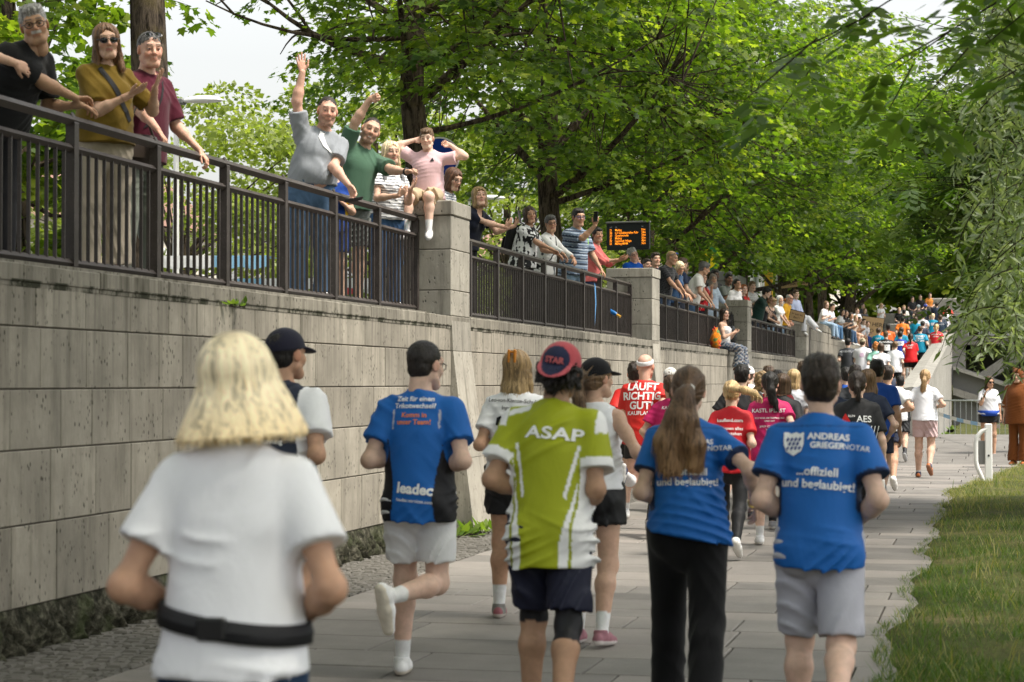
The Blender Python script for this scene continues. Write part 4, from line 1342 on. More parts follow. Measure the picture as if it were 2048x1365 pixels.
            if kind != 'leggings': Fb.warp(lambda Q: folds(Q, .015 if kind == 'shorts' else .008, seed + 5, ((1, .2, .5), (-1, .3, .5), (.6, .3, 1))))
            else: Fb.warp(lambda Q: folds(Q, .0025, seed + 5, ((.3, 0, 1), (-.3, 0, 1))))
            v, f = Fb.mesh()
            if callable(bc): cl = bc((v - P))
            else: cl = np.tile(bc, (len(v), 1))
            me = np_mesh(kind, v, f, cl, rest=v)
            link({'leggings': 'leggings', 'shorts': 'shorts', 'trousers': 'trousers', 'skirt': 'skirt'}[kind], me, M_DENIM if len(bottom) > 3 and bottom[3] == 'denim' else (M_JERSEY if kind != 'trousers' else M_COTTON), root)
    # ---- top
    if top:
        tc = top['c']; sl = top.get('sl', .62); hem = top.get('hem', -.10); t = top.get('t', .012); lo = top.get('loose', .012)
        hr = top.get('h', {0: .0092, 1: .0135, 2: .022}[lod])
        if lod == 2: t = max(t, .016)
        hemp = P + vec(0, 0, hem * kx)
        pr = torso(t, lo, .012)
        drop = waist - (waist - P) * 1.0
        pr.append(cone(C - up * .05, hemp + vec(0, -.022 * kx, -.03), .148 * kx * b * (.94 if fem else 1.02) + t + lo, .160 * kx * b * (1.03 if fem else 1.0) + t + .010 + lo * 1.4, Yd, .88))
        clips = []
        for i in (0, 1):
            s, e, w, hu, hn = A[i]; af = (.86 if fem else 1.02) * (.75 + .25 * b)
            if sl <= 0: continue
            if sl <= 1:
                en = s + (e - s) * sl; u = unit(e - s)
                pr.append(cone(s - u * .01, en + u * .04, .056 * kx * af + t, .058 * kx * af + t + top.get('flare', .010), None, 1, ((en, u),)))
            else:
                en = e + (w - e) * min(1, sl - 1); u = unit(w - e)
                pr.append(cone(s, e, .060 * kx * af + t, .050 * kx * af + t)); pr.append(cone(e, en + u * .03, .050 * kx * af + t, .040 * kx * af + t, None, 1, ((en, u),)))
        Ft = Field(pr, hr); Ft.add(pr, .03)
        # sleeves, neck and hem openings
        nk = top.get('neck', .075)
        Ft.cut([ell(Nk + up * (.045 * kx) + Yd * .025 * kx, vec(nk, nk * 1.05, .065) * kx, Rc)], .006)
        if nk > .085: Ft.cut([ell(C + Yd * .13 * kx + up * .17 * kx, vec(nk * .9, .12, nk * 1.25) * kx, Rc)], .006)
        if sl <= 0:
            for i in (0, 1):
                Ft.cut([ell(S[i] + X * (.045 if i else -.045) * kx, vec(.075, .12, .11) * kx, Rc)], .006)
            if sl < 0: Ft.plane(S[0] + up * (-.02) * kx, up)
        hn_ = top.get('hemn', (0, 0, -1)); Ft.plane(hemp, unit(hn_))
        amp = top.get('fold', .0065 if lod < 2 else .005)
        fd = top.get('fdirs', ((.8, 0, .8), (-.8, 0, .8), (.15, 0, 1)))
        Ft.warp(lambda Q: folds(restf(Q), amp, seed, fd) + .004 * snoise(Q, (16, 16, 12), seed + 2))
        v, f = Ft.mesh()
        rest = restf(v)
        if callable(tc):
            armd = np.minimum(*[np.linalg.norm(v - (A[i][0] + np.outer(np.clip((v - A[i][0]) @ (A[i][1] - A[i][0]) / ua ** 2, 0, 1), A[i][1] - A[i][0])), axis=1) for i in (0, 1)])
            armt = np.where(rest[:, 0] < 0, (v - A[0][0]) @ (A[0][1] - A[0][0]) / ua ** 2, (v - A[1][0]) @ (A[1][1] - A[1][0]) / ua ** 2)
            cl = tc(rest / kx, armd, armt)
        else: cl = np.tile(tc, (len(v), 1))
        me = np_mesh('shirt', v, f, cl, rest=rest)
        sh = link(top.get('name', 'shirt'), me, mat_top or (M_JERSEY if top.get('jersey') else M_COTTON), root)
        out['shirt'] = sh; out['sv'] = (v, f); out['svcap'] = (C, Rc, kx)
        for pp in prints: add_print(out, *pp)
    # ---- shoes
    if shoes is not None:
        for i in (0, 1):
            an, toe, dn = foot[i]; sd = np.cross(toe, dn)
            L = .155 * kx
            heel = an - toe * .055 * kx + dn * .045 * kx; tip = an + toe * L + dn * .05 * kx
            sole_p = an + dn * .078 * kx
            clip = ((sole_p, dn),)
            pr = [cone(heel, an + toe * .06 * kx + dn * .035 * kx, .040 * kx, .044 * kx, sd, .9, clip), cone(an + toe * .05 * kx + dn * .042 * kx, tip, .045 * kx, .030 * kx, sd, 1.08, clip),
                  cone(an - toe * .02 * kx + dn * .0 * kx, an - toe * .01 * kx + dn * .03 * kx, .043 * kx, .047 * kx, None, 1, ((an - dn * .012 * kx, -dn),))]
            hz = {0: .0065, 1: .010, 2: .018}[lod]
            f3 = Field(pr, hz, .015); f3.add(pr, .015)
            v, f = f3.mesh()
            hgt = (sole_p - v) @ dn
            cl = np.where((hgt < .024 * kx)[:, None], np.array(shoes[1]), np.array(shoes[0]))
            if len(shoes) > 2:
                m = (hgt > .024 * kx) & (np.sin(((v - an) @ toe) * 55) > .75); cl[m] = shoes[2]
            me = np_mesh('shoe', v, f, cl); link('shoe', me, M_SHOE, root)
    return out

def hand_prims(w, u, n, th, mode, k):
    """palm, four fingers and a thumb; n palm normal, th thumb side"""
    k = k * 1.0
    pr = [cone(w + u * .018 * k + th * .008 * k, w + u * .078 * k + th * .020 * k, .0225 * k, .0185 * k, n, .55), cone(w + u * .018 * k - th * .008 * k, w + u * .072 * k - th * .022 * k, .0215 * k, .0175 * k, n, .55), cone(w + u * .045 * k, w + u * .082 * k, .022 * k, .022 * k, n, .52)]
    curl = {'relax': 34, 'open': 6, 'spread': 2, 'fist': 84, 'grip': 52, 'flat': 4, 'cup': 22, 'clap': 8}.get(mode, 30)
    spr = {'spread': 9, 'open': 5}.get(mode, 1.5)
    fl = [.072, .080, .074, .058]; base = [.030, .010, -.010, -.028]
    for j in range(4):
        b0 = w + u * (.083 - .006 * abs(j - 1)) * k + th * base[j] * k
        a0 = R(spr * (1.5 - j)); d = u * math.cos(a0) + th * math.sin(a0)
        r0 = [.0088, .0092, .0088, .0078][j] * k; p = b0; c = R(curl * (.75 if mode != 'fist' else 1) + j * 2.0)
        ang = c * .55
        for s, fr in enumerate((.45, .31, .26)):
            dd = d * math.cos(ang) + n * math.sin(ang)
            q = p + dd * fl[j] * fr * k
            pr.append(cone(p, q, r0, r0 * .92, k=.004)); p = q; r0 *= .92; ang += c * 1.05
    tb = w + u * .022 * k + th * .022 * k
    out_ = .75 if mode in ('open', 'spread', 'grip') else .45
    d1 = unit(u * .75 + th * out_ + n * .35); d2 = unit(u * .95 + th * (.25 if mode != 'fist' else -.4) + n * (.35 if mode in ('relax', 'grip', 'fist', 'cup') else .1))
    pr += [cone(tb, tb + d1 * .042 * k, .0135 * k, .0105 * k, k=.008), cone(tb + d1 * .042 * k, tb + d1 * .042 * k + d2 * .046 * k, .0105 * k, .0082 * k, k=.005)]
    return pr, w + u * .15 * k

def build_head(hs, hh, lod, sk, fem, hair, beard, glasses, smile, seed):
    r = np.random.default_rng(seed + 5)
    jw = 1.0 + r.uniform(-.05, .06); ln = 1.0 + r.uniform(-.04, .05); ns = 1 + r.uniform(-.12, .2)
    g = .93 if fem else 1.0
    pr = [ell((0, -.014, .034), vec(.074, .094, .083)), ell((0, .018, -.012), vec(.064 * jw, .074, .080)), ell((0, .036, -.050 * ln), vec(.050 * jw * g, .052, .058)),
          cone((-.024 * jw * g, .062, -.096 * ln), (.024 * jw * g, .062, -.096 * ln), .020, .020), cone((-.05 * jw, .004, -.058), (-.026 * jw, .058, -.094 * ln), .022, .020), cone((.05 * jw, .004, -.058), (.026 * jw, .058, -.094 * ln), .022, .020),
          cone((-.036, .076, .036), (.036, .076, .036), .0155 * (.85 if fem else 1.0), .0155 * (.85 if fem else 1.0)), ell((-.040, .062, -.022), vec(.022, .022, .020)), ell((.040, .062, -.022), vec(.022, .022, .020)),
          cone((0, -.03, -.05), (0, -.045, -.14), .054, .052)]
    fld = Field(pr, hh / hs, .03); fld.add(pr, .022)
    if lod < 2:
        fld.cut([ell((sx * .031, .098, .010), vec(.017, .017, .0105)) for sx in (-1, 1)], .012)
    no = [cone((0, .086, .026), (0, .106 * 1.0, -.016), .0075, .0115 * ns, k=.010), ell((0, .106, -.021), vec(.0125 * ns, .0125, .0095), k=.008), ell((-.0125, .096, -.024), vec(.0075, .010, .0075), k=.006), ell((.0125, .096, -.024), vec(.0075, .010, .0075), k=.006)]
    no += [ell((sx * .077, -.006, -.002), vec(.009, .021, .031), rotz(sx * -18), k=.008) for sx in (-1, 1)]
    if lod < 2:
        no += [cone((-.019, .083, -.0525 + (.004 if smile else 0)), (0, .090, -.0505), .0058, .0068, k=.006), cone((.019, .083, -.0525 + (.004 if smile else 0)), (0, .090, -.0505), .0058, .0068, k=.006), cone((-.015, .084, -.062), (.015, .084, -.062), .0072, .0072, k=.006)]
        if lod == 0: no += [ell((sx * .031, .0835, .0165), vec(.0155, .0095, .0055), k=.004) for sx in (-1, 1)]
    if beard == 'moustache': no += [cone((-.024, .085, -.044), (0, .098, -.036), .0055, .0085, k=.004), cone((.024, .085, -.044), (0, .098, -.036), .0055, .0085, k=.004)]
    fld.add(no, .01)
    if lod == 0: fld.cut([cone((-.018, .096, -.0565), (.018, .096, -.0565), .0022, .0022)] , .003)
    V, F = fld.mesh()
    C = np.tile(sk, (len(V), 1))
    x, y, z = V.T
    hc = np.array(HAIRC[hair[1]]) if hair and isinstance(hair[1], str) else np.array(hair[1] if hair else (.05, .03, .02))
    def blend(m, c, a):
        C[m] = C[m] * (1 - a) + np.array(c) * a
    blend((np.hypot(np.abs(x) - .038, z + .024) < .022) & (y > .04), sk * [1.12, .84, .80], .5)
    blend((np.abs(x) < .017) & (z < -.006) & (z > -.034) & (y > .09), sk * [1.1, .85, .82], .5)
    blend((y < .03) & (np.abs(x) > .072) & (np.abs(z) < .035), sk * [1.12, .78, .72], .5)
    if lod < 2:
        lipc = (.40, .14, .12) if fem else sk * [.86, .60, .58]
        if sk[0] < .25: lipc = sk * [1.1, .7, .7]
        blend((np.abs(x) < .024) & (np.abs(z + .0565) < .0105) & (y > .078), lipc, .75 if fem else .6)
        if smile: blend((np.abs(x) < .016) & (np.abs(z + .0565) < .0035) & (y > .08), (.75, .72, .68), .9)
        bz = .0365 - .10 * np.abs(np.abs(x) - .028)
        browc = np.minimum(hc, .10) * .8
        blend((np.abs(z - bz - .003) < (.0038 if fem else .0050)) & (np.abs(x) > .012) & (np.abs(x) < .050) & (y > .055), browc, .72)
        blend((np.hypot((np.abs(x) - .031) / .021, (z - .006) / .016) < 1) & (y > .06), sk * [.78, .62, .60], .35)
    if beard in ('stubble', 'full', 'goatee'):
        m = (y > .0) & (z < -.030 - .0 * x) & (z > -.13) & ~((np.abs(x) < .024) & (np.abs(z + .0565) < .010)) & (np.abs(x) < .075) & ((z < -.045) | (np.abs(x) < .03) | (np.abs(x) > .05)) & ~((z > -.034) & (np.abs(x) < .05))
        blend(m, np.minimum(hc, .2), {'stubble': .38, 'full': .85, 'goatee': .5}[beard])
    if beard == 'moustache': blend((np.abs(x) < .031) & (z < -.031) & (z > -.0495) & (y > .078), (.50, .48, .46), .85)
    if hair and hair[0] in ('buzz', 'bald', 'balding'):
        a = {'buzz': .72, 'bald': .15, 'balding': .05}[hair[0]]
        wt = (np.clip((z * .81 - y * .59 + .012) / .05, 0, 1) * np.where((np.abs(x) > .068) & (np.abs(y) < .03) & (z < .03), 0, 1) * a)[:, None]
        C[:] = C * (1 - wt) + hc * wt
    if lod < 2:       # eyeballs
        n1, n2 = 14, 10
        for sx in (-1, 1):
            c0 = vec(sx * .031, .0790, .0100); rr = .0126
            vs = []; cs = []
            for i in range(n2 + 1):
                ph = math.pi * i / n2
                for j in range(n1):
                    a = 2 * math.pi * j / n1
                    p = vec(math.sin(ph) * math.cos(a), math.cos(ph), math.sin(ph) * math.sin(a))
                    vs.append(c0 + p * rr)
                    q = math.hypot(p[0], p[2])
                    if p[1] > 0 and q < .40 and p[2] < .26: cc = (.025, .018, .013)
                    elif -.30 < p[2] < .24: cc = (.40, .37, .345)
                    elif .24 <= p[2] < .36: cc = sk * .35
                    else: cc = sk * .80
                    cs.append(cc)
            b0 = len(V)
            fs = [(i * n1 + j, (i + 1) * n1 + j, (i + 1) * n1 + (j + 1) % n1, i * n1 + (j + 1) % n1) for i in range(n2) for j in range(n1)]
            V = np.concatenate([V, np.array(vs)]); C = np.concatenate([C, np.array(cs)]); F = np.concatenate([F, np.array(fs) + b0])
    return V * hs, F, C

def build_hair(hair, hs, hh, lod, seed):
    if not hair or hair[0] in ('bald', 'none', 'buzz', 'capped'): return None
    st = hair[0]; c = np.array(HAIRC[hair[1]] if isinstance(hair[1], str) else hair[1])
    opt = hair[2] if len(hair) > 2 else {}
    t = opt.get('t', {'buzz': .004, 'short': .012, 'crop': .008, 'balding': .006}.get(st, .011))
    hl = unit(vec(0, -.59, .81)); hp0 = vec(0, .094, .060)
    scalp = [ell((0, -.014, .034), vec(.074, .094, .083) + t), ell((0, -.045, -.02), vec(.062, .055, .06) + t * .8)]
    ext = []; cuts = []; amp = .0028 if lod < 2 else .003; fr = (120, 120, 30)
    face = ell((0, .115, -.045), vec(.058, .085, .112))
    if st in ('short', 'crop', 'balding'):
        f0 = opt.get('fringe', .002)
        nape = ((vec(0, -.08, -.078), vec(0, 0, -1)),)
        scalp = [ell((0, -.022, .044), vec(.0735, .091, .079) + t * .75, None, ((hp0 - hl * .010, -hl),)), ell((0, -.045, -.018), vec(.060, .055, .058) + t * .7, None, nape + ((vec(0, -.016, 0), vec(0, 1, 0)),))]
        if st == 'short':
            scalp += [ell((0, .045 + f0, .092), vec(.050, .036, .018) + f0 * .6), ell((0, -.01, .108), vec(.054, .065, .017) + t * .4)]
        if st == 'balding': cuts = [ell((0, .03, .11), vec(.055, .10, .05))]
        fr = (150, 150, 150) if st != 'short' else (130, 70, 70); amp = .0026 if st == 'short' else .0012
    elif st in ('bob', 'long', 'pony', 'bun', 'curly', 'half'):
        if st in ('pony', 'bun'):
            clip = ((hp0 + hl * (-.012), -hl),)
            scalp = [ell((0, -.014, .034), vec(.075, .095, .084) + t, None, clip), ell((0, -.045, -.015), vec(.062, .055, .058) + t * .8, None, ((vec(0, -.08, -.085), vec(0, 0, -1)), (vec(0, -.005, 0), vec(0, 1, 0)))), ell((0, .066, .078), vec(.05, .03, .026))]
        if st == 'pony':
            b0 = vec(*opt.get('at', (0, -.115, .045))); d = [vec(*q) for q in opt.get('path', ((0, -.15, .03), (0, -.165, -.06), (.005, -.15, -.17), (.0, -.14, -.26)))]
            rr = opt.get('r', (.018, .030, .034, .028, .010)); p = b0
            ext.append(ell(b0, vec(.028, .022, .028)))
            for q, r1, r2 in zip(d, rr, rr[1:]): ext.append(cone(p, q, r1, r2)); p = q
            if opt.get('path2'):
                p = d[0]
                for q, r1, r2 in zip([vec(*q) for q in opt['path2']], (.04, .052, .056, .045), (.052, .056, .045, .010)): ext.append(cone(p, q, r1, r2)); p = q
            fr = (150, 150, 26)
        if st == 'bun': ext.append(ell(vec(*opt.get('at', (0, -.12, .05))), vec(.036, .03, .034)))
        if st in ('bob', 'half'):
            L = opt.get('len', .115); w = opt.get('w', .094)
            cz = ((vec(0, 0, -L - .03), vec(0, 0, -1)),)
            ext += [cone((0, -.018, .03), (0, -.022, -L - .03), .084, w, (0, 1, 0), .98, cz), ell((0, -.02, .05), vec(.086, .102, .078))]
            ext += [cone((sx * .070, .022, .03), (sx * (w - .022), .030, -L - .02), .024, .026, None, 1, cz) for sx in (-1, 1)]
            cuts = [face, ell((0, .13, .012), vec(.060, .075, .074))]
            if opt.get('fringe'): ext.append(ell((0, .068, .066), vec(.056, .034, .030)))
            amp = .0045; fr = (85, 85, 10)
        if st == 'long':
            L = opt.get('len', .27); w = opt.get('w', .085)
            ext += [ell((0, -.02, .045), vec(.084, .100, .080)), cone((0, -.03, .0), (0, -.055, -L), .080, w, (0, 1, 0), .75)]
            ext += [cone((sx * .068, .02, .03), (sx * .078, .0, -.10), .022, .026) for sx in (-1, 1)] + [cone((sx * .078, .0, -.10), (sx * .085, opt.get('front', .0), -L), .026, .024) for sx in (-1, 1)]
            cuts = [face, ell((0, .13, .022), vec(.058, .075, .086)), cone((0, .05, -.12), (0, .05, -.4), .055, .06)]
            amp = .0045; fr = (85, 85, 9)
        if st == 'curly':
            L = opt.get('len', .10)
            w = opt.get('w', .11)
            if not opt.get('under'): ext += [ell((0, -.03, .02), vec(w, w * 1.04, .105)), ell((0, -.05, -L), vec(w * .95, .08, .085))]
            else: scalp = []; ext += [ell((sx * .066, -.03, -.01), vec(.026, .06, .05)) for sx in (-1, 1)] + [ell((0, -.085, -.035), vec(.06, .03, .045))]
            cuts = [face]; amp = .010; fr = (75, 75, 75) if not opt.get('under') else (110, 110, 110)
    pr = scalp + ext
    f = Field(pr, hh / hs * (1.0 if lod else 1.1), .03); f.add(pr, .018)
    if cuts: f.cut(cuts, .015)
    def strands(Q):
        if st in ('short', 'crop', 'balding', 'curly'): return amp * snoise(Q, fr, seed, 6) + amp * .8 * snoise(Q, np.array(fr) * .35, seed + 3, 5)
        lowz = np.clip((.03 - Q[:, 2]) / .05, 0, 1) if st != 'pony' else (Q[:, 1] < -.125).astype(float)
        th1 = np.arctan2(Q[:, 0], -(Q[:, 1] + .02)); th2 = np.arctan2(Q[:, 0], Q[:, 2] + .02)
        th = th1 * lowz + th2 * (1 - lowz) if st == 'pony' else th1
        wv = 1.2 * snoise(Q, (14, 14, 9), seed, 4)
        o = np.zeros(len(Q))
        for n_, a_ in ((11, .0040), (19, .0032), (31, .0022), (53, .0014)): o += a_ * np.sin(n_ * th + wv * (1 + n_ * .06) + n_)
        return o * opt.get('ridge', .55 if lod < 2 else .4) * (1 if st != 'pony' else .7)
    f.warp(strands)
    V, F = f.mesh()
    if len(V) == 0: return None
    sv_ = strands(V)
    C = np.tile(c, (len(V), 1)) * (1 - np.clip(sv_ * 60, -.35, .45))[:, None]
    if opt.get('c2') is not None:
        lo, hi = opt.get('grad', (-.15, .08)); a = np.clip((V[:, 2] - lo) / (hi - lo), 0, 1)[:, None]; C = C * a + np.array(opt['c2']) * (1 - a)
    if opt.get('roots') is not None:
        a = np.clip(1 - np.hypot(V[:, 0] * 2.2, V[:, 1] + .02) / .10, 0, 1)[:, None] * (V[:, 2:3] > .06); C = C * (1 - a) + np.array(opt['roots']) * a
    if lod < 2 and st in ('short', 'crop'):         # short locks that break up the outline
        r = np.random.default_rng(seed + 78); idx = r.choice(len(V), 900 if lod == 0 else 260); p = V[idx]
        cc = C[idx] * r.uniform(.5, 1.15, (len(idx), 1)); out = unit_rows(p - [0, -.015, .02])
        flow = unit_rows(np.cross(np.cross(out, np.tile([0, -.6, -.5], (len(p), 1)) + r.normal(0, .45, (len(p), 3))), out))
        L = (.020 if st == 'short' else .009) * r.uniform(.5, 1.2, len(p)); sdv = unit_rows(np.cross(out, flow)); rows = []
        for t_ in (0, .5, 1.0):
            q = p - flow * (L * .4)[:, None] + flow * (L * t_)[:, None] + out * (.0015 + .006 * t_ * (1 if st == 'short' else .3) * r.uniform(0, 1, (len(p), 1)))
            wd = (.0022 if lod == 0 else .0032) * (1 - .85 * t_); rows += [q - sdv * wd, q + sdv * wd]
        RV = np.stack(rows, 1).reshape(-1, 3); b_ = (np.arange(len(p)) * 6)[:, None] + len(V)
        V = np.concatenate([V, RV]); F = np.concatenate([F, b_ + [0, 1, 3, 2], b_ + [2, 3, 5, 4]]); C = np.concatenate([C, np.repeat(cc, 6, 0)])
    if lod < 2 and st in ('bob', 'long', 'pony', 'curly', 'half'):      # loose strands over the mass
        r = np.random.default_rng(seed + 77)
        lowm = V[:, 2] < (.02 if st != 'pony' else -.02)
        if st == 'pony': lowm &= V[:, 1] < -.10
        idx = np.nonzero(lowm & ((V[:, 1] < .03) | (st != 'pony')))[0]
        if len(idx) > 50:
            idx = r.choice(idx, opt.get('nrib', 700 if lod == 0 else 180)); p = V[idx]; cc = C[idx] * r.uniform(.78, 1.25, (len(idx), 1))
            ctr = np.stack([np.zeros(len(p)), np.full(len(p), -.02), p[:, 2]], 1)
            if st == 'pony':
                pts_ = np.array([b0] + d); k_ = np.argmin(np.abs(pts_[None, :, 2] - p[:, 2:3]), 1); ctr = pts_[k_] * [1, 1, 0] + p * [0, 0, 1]
            out = p - ctr; out /= np.linalg.norm(out, axis=1, keepdims=True) + 1e-6
            sdv = np.cross(out, [0, 0, 1.0]); L = r.uniform(.03, .075, len(p)); zmin_ = V[:, 2].min()
            L = np.minimum(L, np.maximum(p[:, 2] - zmin_, 0) + r.uniform(.003, opt.get('rag', .020), len(p)))
            drift = sdv * r.normal(0, .12, (len(p), 1)) + out * r.normal(.06, .10, (len(p), 1)) + [0, 0, -1]
            if st == 'curly': drift = rnd_dirs(r, len(p)) * .8 + out * .5
            a = p + out * .001; rows = []
            for t_ in (0, .5, 1.0):
                q = a + drift * (L * t_)[:, None] + out * (.003 * math.sin(t_ * 3))
                wd = (.0017 if lod == 0 else .0026) * (1 - .8 * t_ * t_); rows += [q - sdv * wd, q + sdv * wd]
            RV = np.stack(rows, 1).reshape(-1, 3); b_ = (np.arange(len(p)) * 6)[:, None] + len(V)
            RF = np.concatenate([b_ + [0, 1, 3, 2], b_ + [2, 3, 5, 4]])
            V = np.concatenate([V, RV]); F = np.concatenate([F, RF]); C = np.concatenate([C, np.repeat(cc, 6, 0)])
    return V * hs, F, C

def build_cap(cap, hs, hh, Rh, hc, root):
    """baseball cap, headband, headscarf or bandana"""
    kind, c = cap[0], np.array(cap[1]); c2 = np.array(cap[2]) if len(cap) > 2 else c
    hz = max(hh / hs, .005)
    if kind in ('cap', 'capback'):
        s = 1 if kind == 'cap' else -1
        tilt = cap[3] if len(cap) > 3 else 0
        pl = vec(0, 0, .028); nn = unit(vec(0, .12 * s, -1))
        pr = [ell((0, -.012, .040), vec(.088, .108, .094), None, ((pl, nn),))]
        br = ell((0, s * .10, .030), vec(.078, .085, .012), rotx(-s * (12 + tilt)), ((vec(0, s * .06, 0), vec(0, -s, 0)),))
        f = Field(pr + [br], hz, .02); f.add(pr + [br], .008)
        V, F = f.mesh(); C = np.tile(c, (len(V), 1)); C[(V[:, 1] * s > .098)] = c2
        if len(cap) > 4:
            m = (V[:, 1] < -.01) & (np.hypot(V[:, 0], (V[:, 2] - .055) * 1.0) < .062); C[m] = cap[4]
        name = 'cap'
    elif kind == 'band':
        pr = [ell((0, -.012, .034), vec(.082, .102, .091), None, ((vec(0, 0, .066), unit(vec(0, -.25, 1))), (vec(0, 0, .022), unit(vec(0, .25, -1)))))]
        f = Field(pr, hz, .02); f.add(pr, .004); V, F = f.mesh(); C = np.tile(c, (len(V), 1)); name = 'headband'
    elif kind == 'scarf':
        pr = [ell((0, -.012, .034), vec(.088, .108, .098)), cone((0, -.01, -.02), (0, -.01, -.15), .088, .105)]
        f = Field(pr, hz, .02); f.add(pr, .02); f.cut([ell((0, .11, -.02), vec(.055, .08, .085))], .01)
        f.warp(lambda Q: folds(Q, .006, 3)); V, F = f.mesh(); C = np.tile(c, (len(V), 1)); name = 'headscarf'
    elif kind == 'hood':
        pr = [ell((0, -.02, .04), vec(.10, .12, .115)), cone((0, -.03, -.02), (0, -.05, -.16), .10, .11), ell((-.07, 0, .14), vec(.028, .02, .035)), ell((.07, 0, .14), vec(.028, .02, .035))]
        f = Field(pr, hz, .02); f.add(pr, .02); f.cut([ell((0, .12, -.0), vec(.06, .08, .085))], .01)
        V, F = f.mesh(); C = np.tile(c, (len(V), 1)); name = 'hood'
    me = np_mesh(name, (V * hs) @ Rh.T + hc, F, C, rest=V)
    return link(name, me, M_COTTON, root)

def build_glasses(kind, hs, Rh, hc, root):
    mb = MB(); lz = MB()
    raised = kind.endswith('up'); k0 = kind.replace('up', '')
    off = vec(0, -.012, .068) if raised else vec(0, 0, 0)
    rot = rotx(38) if raised else np.eye(3)
    def tr(p): return Vector(Rh @ ((rot @ (vec(*p) - vec(0, .05, .01)) + vec(0, .05, .01) + off) * hs) + hc)
    col = {'sun': M_BLACKPLASTIC, 'clear': M_GREYMETAL, 'dark': M_BLACKPLASTIC, 'blue': M_NAVYPRINT}[k0]
    thick = {'sun': .0032, 'clear': .0017, 'dark': .0026, 'blue': .0026}[k0]
    for sx in (-1, 1):
        ring = [tr((sx * .033 + .0245 * math.cos(a), .1035 - .006 * abs(math.cos(a) * sx + .3), .006 + .0185 * math.sin(a) * (1 if math.sin(a) < 0 else .9))) for a in [2 * math.pi * i / 14 for i in range(15)]]
        mb.tube(ring, thick * hs, 5, cap=False)
        mb.tube([tr((sx * .057, .098, .012)), tr((sx * .072, .075, .014)), tr((sx * .079, .0, .012))], thick * .9 * hs, 5)
        n = 14; c = [r for r in ring[:n]]
        lz.add([tr((sx * .033, .1055, .006))[:]] + [v[:] for v in c], [(0, 1 + i, 1 + (i + 1) % n) for i in range(n)])
    mb.tube([tr((-.009, .108, .012)), tr((0, .111, .014)), tr((.009, .108, .012))], thick * hs, 5)
    o = mb.build('glasses' if k0 != 'sun' else 'sunglasses', col, root, smooth=True)
    if k0 in ('sun', 'blue') and not (k0 == 'blue' and not raised): lz.build('lens', M_LENS if k0 == 'sun' else M_NAVYPRINT, o)
    return o

_txt = {}
def text_mesh(s, size, bold=0.0, shear=0.0, spacing=1.0):
    cu = bpy.data.curves.new('t', 'FONT'); cu.body = s; cu.size = size; cu.align_x = 'CENTER'; cu.align_y = 'CENTER'; cu.offset = bold * size; cu.shear = shear; cu.resolution_u = 3; cu.space_character = spacing
    ob = bpy.data.objects.new('t', cu); COL.objects.link(ob)
    me = ob.to_mesh()
    bm = bmesh.new(); bm.from_mesh(me)
    ob.to_mesh_clear(); bpy.data.objects.remove(ob); bpy.data.curves.remove(cu)
    bmesh.ops.remove_doubles(bm, verts=bm.verts, dist=size * .002)
    return bm

def project(out, bm, mat, x, z, back=True, rot=0, eps=.007, name='print'):
    """lay flat artwork (x right, y up) on the shirt from behind or in front"""
    C, Rc, kx = out['svcap']; v, f = out['sv']
    if 'bvh' not in out: out['bvh'] = BVHTree.FromPolygons([Vector(p) for p in v], [tuple(map(int, q)) for q in f])
    lim = .02
    for _ in range(2):
        es = [e for e in bm.edges if e.calc_length() > lim]
        if es: bmesh.ops.subdivide_edges(bm, edges=es, cuts=1)
    bmesh.ops.triangulate(bm, faces=bm.faces[:])
    co, si = math.cos(R(rot)), math.sin(R(rot)); bad = []
    dr = Vector(Rc @ vec(0, 1 if back else -1, 0))
    for q in bm.verts:
        a, b = q.co.x * co - q.co.y * si + x, q.co.x * si + q.co.y * co + z
        o = Vector(C + Rc @ (vec(a if back else -a, -.6 if back else .6, b)))
        h = out['bvh'].ray_cast(o, dr)
        if h[0] is None: bad.append(q)
        else:
            q.co = h[0] - dr * eps
    if bad: bmesh.ops.delete(bm, geom=bad, context='VERTS')
    me = bpy.data.meshes.new(name); bm.to_mesh(me); bm.free()
    if len(me.polygons): return link(name, me, mat, out['shirt'])

def add_print(out, s, size, x, z, mat, back=True, rot=0, bold=0.015, shear=0.0):
    kx = out['kx']
    if callable(s): bm = s(size * kx)
    else: bm = text_mesh(s, size * kx, bold, shear)
    project(out, bm, mat, x * kx, z * kx, back, rot)

def poly_art(polys):
    def fn(size):
        bm = bmesh.new()
        for P in polys:
            try: bm.faces.new([bm.verts.new((x * size, y * size, 0)) for x, y in P])
            except ValueError: pass
        return bm
    return fn
# ================================================================== runners
WHITE_T = (.78, .78, .80); BLACK_T = (.014, .014, .016); NAVY_T = (.016, .024, .05); BLUE_T = (.008, .115, .42); RED_T = (.58, .022, .018); MAG_T = (.44, .010, .10)
GREEN_T = (.33, .37, .012); TEAL_T = (.0, .22, .36); GREY_T = (.36, .36, .40); ORANGE_T = (.80, .20, .02); CHAR_T = (.035, .038, .045); MINT_T = (.30, .62, .50)
WS = ((.72, .72, .72), (.70, .68, .64)); BS = ((.02, .02, .025), (.5, .5, .5)); GS = ((.22, .22, .23), (.55, .53, .5))
RG = 'runners on the path'

